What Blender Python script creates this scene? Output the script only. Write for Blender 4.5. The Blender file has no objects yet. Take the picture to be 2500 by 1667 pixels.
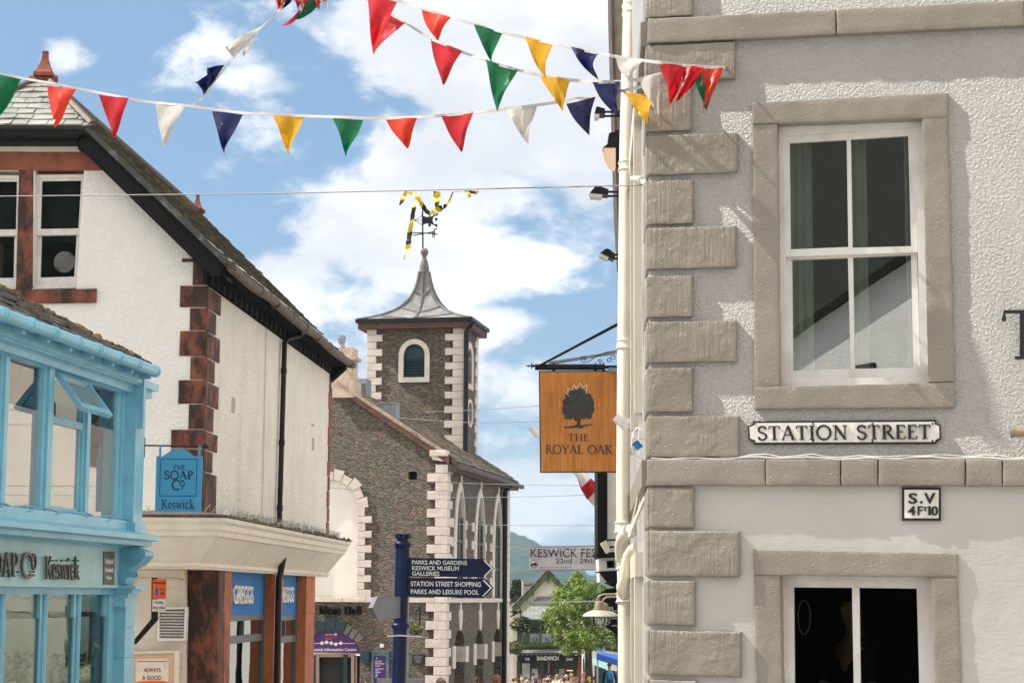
import bpy, bmesh, math, random
from mathutils import Vector, Matrix, noise
from mathutils.geometry import tessellate_polygon
R = math.radians
S = bpy.context.scene
COL = S.collection
rnd = random.Random(11)
V = Vector

# ------------------------------------------------------------------ camera
EYE = 1.65                      # eye height over the road; the street falls away from the camera
FPX = 4840.0                    # focal length for a picture 2500 wide
PITCH, ROLL = math.atan(622 / FPX), 0.006
fwd = V((0, math.cos(PITCH), math.sin(PITCH)))
up0 = V((0, -math.sin(PITCH), math.cos(PITCH)))
rt0 = V((1, 0, 0))
rt = rt0 * math.cos(ROLL) + up0 * math.sin(ROLL)
up = -rt0 * math.sin(ROLL) + up0 * math.cos(ROLL)
CAM = V((0, 0, EYE))
cd = bpy.data.cameras.new('camera')
cam = bpy.data.objects.new('camera', cd)
COL.objects.link(cam)
cam.matrix_world = Matrix(((rt.x, up.x, -fwd.x, CAM.x), (rt.y, up.y, -fwd.y, CAM.y), (rt.z, up.z, -fwd.z, CAM.z), (0, 0, 0, 1)))
cd.sensor_width = 36
cd.lens = 36 * FPX / 2500
cd.clip_start = 0.1
cd.clip_end = 9000
S.camera = cam

# ------------------------------------------------------------------ light
SUN_EL, SUN_AZ = R(48), R(-3)    # sun on the left, a little on the camera's side
sdir = V((-math.cos(SUN_AZ) * math.cos(SUN_EL), -math.sin(SUN_AZ) * math.cos(SUN_EL), math.sin(SUN_EL)))
sl = bpy.data.lights.new('sun', 'SUN')
sl.energy = 4.0
sl.angle = R(0.53)
sl.color = (1, 0.95, 0.87)
sun = bpy.data.objects.new('sun', sl)
COL.objects.link(sun)
sun.rotation_euler = sdir.to_track_quat('Z', 'Y').to_euler()
S.view_settings.view_transform = 'Standard'
S.view_settings.look = 'None'
S.view_settings.exposure = 0.8
S.view_settings.gamma = 1
S.cycles.use_denoising = True
S.cycles.max_bounces = 6
S.cycles.transparent_max_bounces = 12

W = bpy.data.worlds.new('World')
S.world = W
W.use_nodes = True


class NT:
    """tiny node-tree writer"""
    def __init__(s, tree):
        s.t = tree

    def n(s, typ, ins=None, **kw):
        nd = s.t.nodes.new(typ)
        for k, v in kw.items():
            setattr(nd, k, v)
        for k, v in (ins or {}).items():
            if isinstance(v, bpy.types.NodeSocket):
                s.t.links.new(v, nd.inputs[k])
            else:
                nd.inputs[k].default_value = v
        return nd

    def m(s, op, a, b=0.0, c=0.0, clamp=False):
        nd = s.n('ShaderNodeMath', {0: a, 1: b, 2: c}, operation=op)
        nd.use_clamp = clamp
        return nd.outputs[0]

    def vm(s, op, a, b=(0, 0, 0)):
        nd = s.n('ShaderNodeVectorMath', {0: a, 1: b}, operation=op)
        return nd.outputs['Value'] if op in ('LENGTH', 'DOT_PRODUCT', 'DISTANCE') else nd.outputs[0]

    def rng(s, v, a, b, c=0.0, d=1.0, smooth=True):
        nd = s.n('ShaderNodeMapRange', {0: v, 1: a, 2: b, 3: c, 4: d})
        nd.interpolation_type = 'SMOOTHSTEP' if smooth else 'LINEAR'
        return nd.outputs[0]

    def noise(s, vec, sc, det=4, rough=.55, dist=0.0):
        return s.n('ShaderNodeTexNoise', {'Vector': vec, 'Scale': sc, 'Detail': det, 'Roughness': rough, 'Distortion': dist}).outputs[0]

    def mix(s, f, a, b, mode='MIX'):
        nd = s.n('ShaderNodeMix', data_type='RGBA', blend_type=mode)
        for i, v in ((0, f), (6, a), (7, b)):
            if isinstance(v, bpy.types.NodeSocket):
                s.t.links.new(v, nd.inputs[i])
            else:
                nd.inputs[i].default_value = v if i == 0 else (*v[:3], 1)
        return nd.outputs[2]


def ray(px, py):
    return fwd + rt * ((px - 1250) / FPX) - up * ((py - 833.5) / FPX)


def pt(px, py, Y):
    d = ray(px, py)
    return CAM + d * (Y / d.y)


w = NT(W.node_tree)
W.node_tree.nodes.clear()
tc = w.n('ShaderNodeTexCoord').outputs['Generated']
sky = w.n('ShaderNodeTexSky', sky_type='NISHITA')
sky.sun_disc = False
sky.sun_elevation = SUN_EL
sky.sun_rotation = R(270) - SUN_AZ
sky.altitude = 100
sky.air_density = 1.0
sky.dust_density = 0.6
sky.ozone_density = 1.6
# cumulus: noise lifted by a few broad banks in fixed compass directions
def bank(px, py, rx, ry, amp):
    c = ray(px, py).normalized()
    e = w.vm('MULTIPLY', w.vm('SUBTRACT', tc, tuple(c)), (FPX / rx, FPX / rx * .6, FPX / ry))
    return w.rng(w.vm('LENGTH', e), 1.25, 0.2, 0, amp)
tot = None
for b in ((1290, 60, 460, 360, 1.0), (1150, 400, 360, 280, .6), (1420, 260, 240, 330, .65), (1060, 600, 430, 190, .55), (700, 730, 230, 170, .6),
          (800, 800, 360, 190, .55), (1290, 1010, 190, 150, .5), (1390, 1210, 420, 130, .6), (150, 115, 70, 80, .3), (540, 430, 60, 55, .25),
          (1180, 940, 130, 90, .5), (1340, 610, 240, 130, .5), (1210, 800, 150, 90, .35), (680, 30, 90, 70, .1), (250, 20, 160, 40, .14)):
    k = bank(*b)
    tot = k if tot is None else w.m('MAXIMUM', tot, k)
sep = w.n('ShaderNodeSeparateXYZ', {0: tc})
behind = w.m('MAXIMUM', w.rng(sep.outputs[1], 0.78, 0.3, 0, .62), w.rng(sep.outputs[2], .42, .7, 0, .6))          # unseen cloud added behind, beside and overhead, whitening the fill light
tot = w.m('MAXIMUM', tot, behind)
stretch = w.vm('MULTIPLY', tc, (1, 1, 1.7))
n1 = w.noise(stretch, 11.0, 9, .58, .25)
n2 = w.noise(stretch, 30.0, 6, .6, .1)
dens = w.m('ADD', tot, w.m('ADD', w.m('MULTIPLY', w.m('SUBTRACT', n1, .5), 2.1), w.m('MULTIPLY', w.m('SUBTRACT', n2, .5), .6)))
mask = w.rng(dens, .17, .5)
shade = w.rng(w.noise(w.vm('ADD', stretch, (.03, .05, -.05)), 9.0, 7, .55), .36, .64)
ccol = w.mix(shade, (.60, .62, .66), (.86, .86, .87))
hz = w.rng(sep.outputs[2], .16, 0, 0, .35)                  # paler towards the horizon
BG_SKY = w.n('ShaderNodeBackground', {'Color': w.mix(hz, w.mix(.6, sky.outputs[0], (2.0, 3.7, 6.0)), (4.2, 5.2, 6.2)), 'Strength': .0715})
# unseen clouds warmer and brighter than the visible ones, added to lift shaded faces
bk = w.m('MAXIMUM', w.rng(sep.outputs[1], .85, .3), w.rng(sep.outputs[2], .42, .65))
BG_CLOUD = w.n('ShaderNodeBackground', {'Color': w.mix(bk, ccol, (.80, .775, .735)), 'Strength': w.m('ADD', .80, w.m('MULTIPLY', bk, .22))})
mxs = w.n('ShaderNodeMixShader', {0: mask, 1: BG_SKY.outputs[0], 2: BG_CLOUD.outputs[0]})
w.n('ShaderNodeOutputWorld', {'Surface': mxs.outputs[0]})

# ------------------------------------------------------------------ frames and meshes
class Fr:
    """a plane in the world: origin, in-plane axes A (along) and B (up), outward axis N"""
    def __init__(s, O, A, N, B=(0, 0, 1)):
        s.O, s.A, s.B, s.N = V(O), V(A), V(B), V(N)

    def w(s, u, v, d=0.0):
        return s.O + s.A * u + s.B * v + s.N * d

    def uv(s, px, py, d=0.0):
        D = ray(px, py)
        M = Matrix(((D.x, -s.A.x, -s.B.x), (D.y, -s.A.y, -s.B.y), (D.z, -s.A.z, -s.B.z)))
        t, u, v = M.inverted() @ (s.O + s.N * d - CAM)
        return (u, v)

    def u(s, px, py, d=0.0):
        return s.uv(px, py, d)[0]

    def v(s, px, py, d=0.0):
        return s.uv(px, py, d)[1]

    def q(s, pts, d=0.0):
        return [s.uv(x, y, d) for x, y in pts]


def frontal(Y, X=0.0):
    return Fr((X, Y, EYE), (1, 0, 0), (0, -1, 0))


class MB:
    def __init__(s):
        s.v, s.f, s.c = [], [], []

    def add(s, vs, fs, cs=None):
        o = len(s.v)
        s.v += [V(p) for p in vs]
        s.c += list(cs) if cs else [None] * len(vs)
        s.f += [tuple(i + o for i in f) for f in fs]
        return s

    def box(s, fr, u0, u1, v0, v1, d0, d1):
        cs = [(u, v, d) for d in (d0, d1) for v in (v0, v1) for u in (u0, u1)]
        return s.add([fr.w(*c) for c in cs], [(0, 2, 3, 1), (4, 5, 7, 6), (0, 1, 5, 4), (2, 6, 7, 3), (0, 4, 6, 2), (1, 3, 7, 5)], cs)

    def bpx(s, fr, x0, y0, x1, y1, d0, d1):
        a, b = fr.uv(x0, y0, d1), fr.uv(x1, y1, d1)
        return s.box(fr, min(a[0], b[0]), max(a[0], b[0]), min(a[1], b[1]), max(a[1], b[1]), d0, d1)

    def plate(s, fr, outer, holes=(), d0=0.0, d1=0.1):
        loops = [list(outer)] + [list(h) for h in holes]
        tris = tessellate_polygon([[V((p[0], p[1], 0)) for p in lp] for lp in loops])
        flat = [p for lp in loops for p in lp]
        n = len(flat)
        cs = [(p[0], p[1], d1) for p in flat] + [(p[0], p[1], d0) for p in flat]
        fs = [tuple(t) for t in tris] + [tuple(i + n for i in reversed(t)) for t in tris]
        s.add([fr.w(*c) for c in cs], fs, cs)
        for lp in loops:                     # rims with their own vertices
            m = len(lp)
            cs = []
            for p in lp:
                cs += [(p[0], p[1], d1), (p[0], p[1], d0)]
            s.add([fr.w(*c) for c in cs], [(2 * i, 2 * ((i + 1) % m), 2 * ((i + 1) % m) + 1, 2 * i + 1) for i in range(m)], cs)
        return s

    def ppx(s, fr, pts, d0, d1, holes=()):
        return s.plate(fr, fr.q(pts, d1), [fr.q(h, d1) for h in holes], d0, d1)

    def poly3(s, pts, ext, uvs=None):
        """planar polygon with thickness"""
        n = len(pts)
        pts = [V(p) for p in pts]
        e = V(ext)
        c = [(u[0], u[1], 0) for u in uvs] if uvs else [None] * n
        s.add(pts + [p + e for p in pts], [tuple(range(n)), tuple(range(2 * n - 1, n - 1, -1))], c + c)
        for i in range(n):
            j = (i + 1) % n
            s.add([pts[i], pts[j], pts[j] + e, pts[i] + e], [(0, 1, 2, 3)], [c[i], c[j], c[j], c[i]])
        return s

    def tube(s, pts, r, n=10, cap=True):
        pts = [V(p) for p in pts]
        rs = r if isinstance(r, (list, tuple)) else [r] * len(pts)
        k = len(pts)
        ref = None
        vs = []
        for i, p in enumerate(pts):
            t = (pts[min(i + 1, k - 1)] - pts[max(i - 1, 0)])
            t = t.normalized() if t.length > 1e-9 else V((0, 0, 1))
            if ref is None:
                ref = t.orthogonal().normalized()
            ref = (ref - t * ref.dot(t)).normalized()
            b = t.cross(ref)
            vs += [p + (ref * math.cos(2 * math.pi * j / n) + b * math.sin(2 * math.pi * j / n)) * rs[i] for j in range(n)]
        fs = [(i * n + j, i * n + (j + 1) % n, (i + 1) * n + (j + 1) % n, (i + 1) * n + j) for i in range(k - 1) for j in range(n)]
        if cap:
            fs += [tuple(range(n - 1, -1, -1)), tuple(range((k - 1) * n, k * n))]
        return s.add(vs, fs)

    def lathe(s, O, prof, n=20, axis=(0, 0, 1)):
        O = V(O)
        ax = V(axis).normalized()
        return s.tube([O + ax * z for r, z in prof], [max(r, 1e-4) for r, z in prof], n) if all(
            abs(prof[i][1] - prof[i + 1][1]) > 1e-6 for i in range(len(prof) - 1)) else s.tube(
            [O + ax * (z + i * 1e-5) for i, (r, z) in enumerate(prof)], [max(r, 1e-4) for r, z in prof], n)

    def slab(s, fr, quad, d0, d1, r=.012, res=.035, amp=.003, fn=None):
        """hand-dressed block: quad TL,TR,BR,BL in (u,v), softened worn arrises"""
        tl, tr, br, bl = [V(p) for p in quad]
        Wd, Hd = (tr - tl).length, (tl - bl).length
        def brk(L):
            k = max(2, int(L / res))
            return [0, r * .12, r * .45, r] + [r + (L - 2 * r) * i / k for i in range(1, k)] + [L - r, L - r * .45, L - r * .12, L]
        X, Y = brk(Wd), brk(Hd)
        cs = []
        for y in Y:
            for x in X:
                a, b = x / Wd, y / Hd
                p = tl.lerp(tr, a).lerp(bl.lerp(br, a), b)
                e = min(x, Wd - x, y, Hd - y)
                dr = 0 if e >= r else r - math.sqrt(max(0, r * r - (r - e) ** 2))
                q = V((p.x * 9, p.y * 9, d1 * 3))
                q2 = V((p.x * 30, p.y * 30, d1))
                nx = noise.noise(q + V((7, 0, 0))) * amp * .45 + noise.noise(q2) * amp * .55
                ny = noise.noise(q + V((0, 9, 0))) * amp * .45 + noise.noise(q2 + V((3, 1, 0))) * amp * .55
                nd = noise.noise(q + V((0, 0, 5))) * amp * .6 + noise.noise(q2 * 1.7 + V((2, 2, 0))) * amp * .3 - dr
                if fn:
                    nd += fn(p.x, p.y)
                cs.append((p.x + nx, p.y + ny, d1 + nd))
        nx_, ny_ = len(X), len(Y)
        fs = [(j * nx_ + i, j * nx_ + i + 1, (j + 1) * nx_ + i + 1, (j + 1) * nx_ + i) for j in range(ny_ - 1) for i in range(nx_ - 1)]
        rim = [i for i in range(nx_)] + [j * nx_ + nx_ - 1 for j in range(1, ny_)] + [(ny_ - 1) * nx_ + i for i in range(nx_ - 2, -1, -1)] + [j * nx_ for j in range(ny_ - 2, 0, -1)]
        o = len(cs)
        cs += [(cs[i][0], cs[i][1], d0) for i in rim]
        m = len(rim)
        fs += [(rim[i], rim[(i + 1) % m], o + (i + 1) % m, o + i) for i in range(m)]
        return s.add([fr.w(*c) for c in cs], fs, cs)

    def ribbon(s, pts, wid, th=.004):
        """flat band: pts in world, wid list of half-width vectors"""
        n = len(pts)
        vs = []
        for p, h in zip(pts, wid):
            vs += [V(p) - V(h), V(p) + V(h)]
        e = V((0, th, 0))
        vs += [q + e for q in vs]
        m = 2 * n
        fs = []
        for i in range(n - 1):
            a = 2 * i
            fs += [(a, a + 1, a + 3, a + 2), (m + a, m + a + 2, m + a + 3, m + a + 1), (a, a + 2, m + a + 2, m + a), (a + 1, m + a + 1, m + a + 3, a + 3)]
        L = 0
        cs = []
        for i in range(n):
            if i:
                L += (V(pts[i]) - V(pts[i - 1])).length
            hw = V(wid[i]).length
            cs += [(L, -hw, 0), (L, hw, 0)]
        return s.add(vs, fs, cs + cs)


WM = {}


def base(name, label, cat, loc, yaw=0.0, group=None):
    o = bpy.data.objects.new(name, None)
    COL.objects.link(o)
    o.empty_display_size = .2
    o.location = loc
    o.rotation_euler = (0, 0, yaw)
    WM[o] = Matrix.Translation(V(loc)) @ Matrix.Rotation(yaw, 4, 'Z')
    tag(o, label, cat, group)
    return o


def tag(o, label=None, cat=None, group=None, kind=None):
    for k, v in (('label', label), ('category', cat), ('group', group), ('kind', kind)):
        if v:
            o[k] = v
    return o


def part(mb, name, mat, parent=None, label=None, smooth=False, loc=None, yaw=0.0, weld=False):
    if parent is not None:
        M = WM[parent]
    else:
        if loc is None:
            lo = [min(p[i] for p in mb.v) for i in range(3)]
            hi = [max(p[i] for p in mb.v) for i in range(3)]
            loc = ((lo[0] + hi[0]) / 2, (lo[1] + hi[1]) / 2, lo[2])
        M = Matrix.Translation(V(loc)) @ Matrix.Rotation(yaw, 4, 'Z')
    Mi = M.inverted()
    me = bpy.data.meshes.new(name)
    me.from_pydata([Mi @ p for p in mb.v], [], mb.f)
    if any(c is not None for c in mb.c):
        uvl = me.uv_layers.new(name='UVMap').data
        for p in me.polygons:
            c = [mb.c[i] for i in p.vertices]
            if any(x is None for x in c):
                continue
            sp = [max(x[k] for x in c) - min(x[k] for x in c) for k in range(3)]
            if sp[2] <= max(sp[0], sp[1]) * .6 and min(sp[0], sp[1]) > 1e-6:
                ks = (0, 1)
            elif sp[0] <= sp[1]:
                ks = (2, 1)
            else:
                ks = (2, 0) if sp[2] > sp[0] * .6 else (0, 2)
            if sp[2] < 1e-6:
                ks = (0, 1)
            for li, x in zip(p.loop_indices, c):
                uvl[li].uv = (x[ks[0]], x[ks[1]])
    bm = bmesh.new()
    bm.from_mesh(me)
    if weld:
        bmesh.ops.remove_doubles(bm, verts=bm.verts, dist=1e-4)
    bmesh.ops.recalc_face_normals(bm, faces=bm.faces)
    bm.to_mesh(me)
    bm.free()
    if smooth:
        me.polygons.foreach_set('use_smooth', [True] * len(me.polygons))
        me.set_sharp_from_angle(angle=R(38))
    if mat:
        me.materials.append(mat)
    o = bpy.data.objects.new(name, me)
    COL.objects.link(o)
    if parent is not None:
        o.parent = parent
        WM[o] = M
    else:
        o.location = M.translation
        o.rotation_euler = (0, 0, yaw)
        WM[o] = M
    if label:
        o['label'] = label
    return o


def solo(mb, name, mat, label, cat, group=None, kind=None, **kw):
    return tag(part(mb, name, mat, None, **kw), label, cat, group, kind)


def lin(*c):
    """sRGB 0-255 to linear"""
    return tuple(((x / 255 + .055) / 1.055) ** 2.4 if x > 10 else x / 255 / 12.92 for x in c)


# ------------------------------------------------------------------ lettering
FCACHE = {}


def glyphs(txt, bold=0.0):
    """outline mesh of the built-in sans, unit box: verts 2d, faces"""
    if (txt, bold) in FCACHE:
        return FCACHE[(txt, bold)]
    cu = bpy.data.curves.new('lettering', 'FONT')
    cu.body = txt
    cu.resolution_u = 3
    cu.offset = bold
    ob = bpy.data.objects.new('lettering', cu)
    COL.objects.link(ob)
    bpy.context.view_layer.update()
    dg = bpy.context.evaluated_depsgraph_get()
    me = bpy.data.meshes.new_from_object(ob.evaluated_get(dg))
    vs = [(v.co.x, v.co.y) for v in me.vertices]
    fs = [tuple(p.vertices) for p in me.polygons]
    bpy.data.objects.remove(ob)
    bpy.data.curves.remove(cu)
    bpy.data.meshes.remove(me)
    x0, x1 = min(v[0] for v in vs), max(v[0] for v in vs)
    y0, y1 = min(v[1] for v in vs), max(v[1] for v in vs)
    vs = [((x - x0) / (x1 - x0), (y - y0) / (y1 - y0)) for x, y in vs]
    FCACHE[(txt, bold)] = (vs, fs)
    return vs, fs


def arc(cx, cy, rx, ry, a0, a1, n=12):
    return [(cx + rx * math.cos(R(a0 + (a1 - a0) * i / n)), cy + ry * math.sin(R(a0 + (a1 - a0) * i / n))) for i in range(n + 1)]


T_, t_ = .15, .065
# roman letters drawn as pen strokes: advance width, strokes (weight, points), serif feet (x, y, half length)
ROMAN = {
    'A': (.74, [(t_, [(.06, 0), (.36, 1)]), (T_, [(.36, 1), (.67, 0)]), (t_, [(.16, .36), (.55, .36)])], [(.06, 0, .1), (.67, 0, .12)]),
    'C': (.74, [(T_, arc(.44, .5, .37, .5, 50, 310, 20)), (t_, [(.68, .78), (.68, .96)])], []),
    'E': (.56, [(T_, [(.14, 0), (.14, 1)]), (t_, [(.05, .97), (.5, .97), (.5, .8)]), (t_, [(.14, .52), (.42, .52)]), (t_, [(.05, .03), (.53, .03), (.53, .22)])], []),
    'H': (.82, [(T_, [(.16, 0), (.16, 1)]), (T_, [(.68, 0), (.68, 1)]), (t_, [(.16, .52), (.68, .52)])], [(.16, 0, .14), (.16, 1, .14), (.68, 0, .14), (.68, 1, .14)]),
    'I': (.32, [(T_, [(.16, 0), (.16, 1)])], [(.16, 0, .14), (.16, 1, .14)]),
    'K': (.74, [(T_, [(.16, 0), (.16, 1)]), (t_, [(.18, .42), (.6, .98)]), (T_, [(.3, .58), (.66, .02)])], [(.16, 0, .14), (.16, 1, .14), (.6, 1, .11), (.68, 0, .1)]),
    'L': (.58, [(T_, [(.16, 0), (.16, 1)]), (t_, [(.05, .03), (.53, .03), (.53, .24)])], [(.16, 1, .14)]),
    'M': (.96, [(t_, [(.13, 0), (.15, 1)]), (T_, [(.15, 1), (.47, .08)]), (t_, [(.47, .08), (.8, 1)]), (T_, [(.8, 1), (.83, 0)])], [(.13, 0, .11), (.83, 0, .13), (.1, 1, .09), (.84, 1, .09)]),
    'N': (.82, [(t_, [(.15, 0), (.15, 1)]), (T_, [(.15, 1), (.67, .02)]), (t_, [(.67, 0), (.67, 1)])], [(.15, 0, .12), (.67, 1, .12), (.1, 1, .1)]),
    'O': (.86, [(.13, arc(.43, .5, .37, .49, 0, 360, 28))], []),
    'P': (.62, [(T_, [(.16, 0), (.16, 1)]), (t_, [(.06, .97), (.3, .97)]), (.12, arc(.3, .73, .23, .24, 90, -90, 10)), (t_, [(.3, .49), (.16, .49)])], [(.16, 0, .14)]),
    'R': (.7, [(T_, [(.16, 0), (.16, 1)]), (t_, [(.06, .97), (.3, .97)]), (.12, arc(.3, .74, .22, .23, 90, -90, 10)), (t_, [(.3, .51), (.16, .51)]), (T_, [(.34, .5), (.64, .02)])], [(.16, 0, .14), (.66, 0, .09)]),
    'S': (.54, [(.12, arc(.27, .74, .2, .23, 25, 250, 14)[:-1] + arc(.27, .26, .22, .24, 80, -160, 14)), (t_, [(.46, .76), (.46, .97)]), (t_, [(.06, .04), (.06, .26)])], []),
    'T': (.66, [(T_, [(.33, 0), (.33, 1)]), (t_, [(.03, .78), (.04, .97), (.62, .97), (.63, .78)])], [(.33, 0, .15)]),
    'Y': (.7, [(T_, [(.06, 1), (.35, .46)]), (t_, [(.35, .46), (.64, 1)]), (T_, [(.35, .5), (.35, 0)])], [(.08, 1, .1), (.63, 1, .09), (.35, 0, .14)]),
    'a': (.5, [(.11, [(.07, .5), (.14, .62), (.24, .66), (.34, .62), (.36, .5), (.36, .08), (.44, .03)]), (.1, arc(.2, .2, .14, .19, 60, 330, 12))], []),
    'c': (.48, [(.12, arc(.27, .33, .2, .32, 45, 315, 14))], []),
    'e': (.5, [(.11, arc(.26, .33, .2, .32, 10, 320, 16)), (t_, [(.08, .38), (.45, .38)])], []),
    'i': (.28, [(.12, [(.14, 0), (.14, .66)]), (.13, [(.14, .84), (.14, .96)])], [(.14, 0, .11)]),
    'k': (.56, [(.12, [(.13, 0), (.13, 1.05)]), (t_, [(.14, .28), (.44, .64)]), (.12, [(.24, .4), (.48, .02)])], [(.13, 0, .11), (.48, 0, .08)]),
    'l': (.28, [(.12, [(.14, 0), (.14, 1.05)])], [(.14, 0, .12)]),
    'o': (.52, [(.11, arc(.26, .33, .2, .31, 0, 360, 20))], []),
    's': (.4, [(.1, arc(.2, .49, .13, .15, 30, 250, 10)[:-1] + arc(.2, .18, .14, .16, 80, -150, 10))], []),
    't': (.36, [(.11, [(.15, .85), (.15, .1), (.22, .03), (.32, .06)]), (t_, [(.03, .63), (.31, .63)])], []),
    'w': (.74, [(.11, [(.05, .65), (.2, .02)]), (t_, [(.2, .02), (.36, .62)]), (.11, [(.36, .62), (.52, .02)]), (t_, [(.52, .02), (.68, .65)])], [(.07, .65, .09), (.67, .65, .08)]),
    ' ': (.36, [], []),
}


def roman(txt, weight=1.0, gap=.05):
    quads = []
    x = 0
    for ch in txt:
        adv, st, sf = ROMAN[ch]
        for wd, pl in st:
            hw = wd * weight / 2
            m = len(pl)
            closed = m > 3 and math.dist(pl[0], pl[-1]) < 1e-6
            L = []
            for i, (a, b) in enumerate(pl):
                p0 = pl[i - 1] if i else (pl[-2] if closed else pl[0])
                p1 = pl[i + 1] if i < m - 1 else (pl[1] if closed else pl[-1])
                dx, dy = p1[0] - p0[0], p1[1] - p0[1]
                l = math.hypot(dx, dy) or 1
                L.append(((x + a - dy / l * hw, b + dx / l * hw), (x + a + dy / l * hw, b - dx / l * hw)))
            quads.append(L)
        for sx, sy, hl in sf:
            yy = sy + (.025 if sy < .5 else -.025)
            quads.append([((x + sx - hl, yy + .028), (x + sx - hl, yy - .028)), ((x + sx + hl, yy + .028), (x + sx + hl, yy - .028))])
        x += adv + gap
    return quads, x - gap


def letters(mb, fr, txt, px=None, d=0.0, th=.003, quad=None, serif=False, weight=1.0, pos=None, gap=.05, vr=None, bold=.012):
    """write txt into a picture box (x0,y0,x1,y1), a picture quad TL,TR,BR,BL, or pos=(u0,v0,u1,v1) on the frame"""
    if pos:
        u0, v0, u1, v1 = pos
        Q = [V((u0, v1)), V((u1, v1)), V((u1, v0)), V((u0, v0))]
    else:
        if px:
            x0, y0, x1, y1 = px
            quad = [(x0, y0), (x1, y0), (x1, y1), (x0, y1)]
        Q = [V(p) for p in fr.q(quad, d + th)]
    tl, tr, br, bl = Q
    def mp(a, b):
        return bl.lerp(br, a).lerp(tl.lerp(tr, a), b)
    if serif:
        quads, Wd = roman(txt, weight, gap)
        top = 1.0 if vr is None else vr
        for k, L in enumerate(quads):
            e = th + k * .00025 + (0 if th > .002 else 0)
            vs, fs, cs = [], [], []
            for l, r in L:
                for (x, y) in (l, r):
                    p = mp(x / Wd, y / top)
                    cs += [(p.x, p.y, d + e), (p.x, p.y, d)]
            n = len(L)
            for i in range(n - 1):
                a, b = 4 * i, 4 * i + 4
                fs += [(a, b, b + 2, a + 2), (a + 1, a + 3, b + 3, b + 1), (a, a + 1, b + 1, b), (a + 2, b + 2, b + 3, a + 3)]
            fs += [(0, 2, 3, 1), (4 * n - 4, 4 * n - 3, 4 * n - 1, 4 * n - 2)]
            mb.add([fr.w(*c) for c in cs], fs, cs)
    else:
        vs, fs = glyphs(txt, bold)
        P = [mp(x, y) for x, y in vs]
        n = len(P)
        cs = [(p.x, p.y, d + th) for p in P]
        mb.add([fr.w(*c) for c in cs], fs, cs)
        ed = {}
        for f in fs:                      # walls along open edges
            for i in range(len(f)):
                a, b = f[i], f[(i + 1) % len(f)]
                k = (min(a, b), max(a, b))
                ed[k] = None if k in ed else (a, b)
        for e in ed.values():
            if e:
                a, b = P[e[0]], P[e[1]]
                c4 = [(a.x, a.y, d + th), (b.x, b.y, d + th), (b.x, b.y, d), (a.x, a.y, d)]
                mb.add([fr.w(*c) for c in c4], [(0, 1, 2, 3)], c4)
    return mb

# ------------------------------------------------------------------ materials
def newmat(name):
    m = bpy.data.materials.new(name)
    m.use_nodes = True
    m.node_tree.nodes.clear()
    t = NT(m.node_tree)
    out = t.n('ShaderNodeOutputMaterial')
    return m, t, out


def coords(t, uv=False, stretch=(1, 1, 1)):
    c = t.n('ShaderNodeTexCoord').outputs['UV' if uv else 'Object']
    return t.vm('MULTIPLY', c, stretch) if stretch != (1, 1, 1) else c


def fin(t, out, col, rough=.6, bump=None, bstr=.5, bdist=.01, spec=.4, metal=0, coat=0, alpha=None):
    ins = {'Base Color': col if isinstance(col, bpy.types.NodeSocket) else (*col[:3], 1), 'Roughness': rough, 'Specular IOR Level': spec, 'Metallic': metal, 'Coat Weight': coat, 'Coat Roughness': .15}
    if bump is not None:
        b = t.n('ShaderNodeBump', {'Height': bump, 'Strength': bstr, 'Distance': bdist})
        ins['Normal'] = b.outputs[0]
    p = t.n('ShaderNodeBsdfPrincipled', ins)
    t.t.links.new(p.outputs[0], out.inputs[0])
    return p


def mat(name, col, rough=.6, col2=None, sc=5, lo=.4, hi=.62, det=6, bump=0, bsc=60, bdet=4, stretch=(1, 1, 1), uv=False, spec=.4, metal=0, coat=0, bdist=.01, grime=0, gsc=2.0, gcol=(.08, .07, .06), glo=.52):
    m, t, out = newmat(name)
    c = coords(t, uv, stretch)
    if col2 is None:
        col2 = tuple(x * .86 for x in col)
    k = t.rng(t.noise(c, sc, det, .6), lo, hi)
    cc = t.mix(k, col, col2)
    if grime:
        g = t.rng(t.noise(t.vm('MULTIPLY', c, (1, 1, .45)), gsc, 8, .68), glo, glo + .2, 0, grime)
        cc = t.mix(g, cc, gcol)
    b = t.noise(c, bsc, bdet, .6) if bump else None
    fin(t, out, cc, rough, b, bump, bdist, spec, metal, coat)
    return m


M = {}
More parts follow.
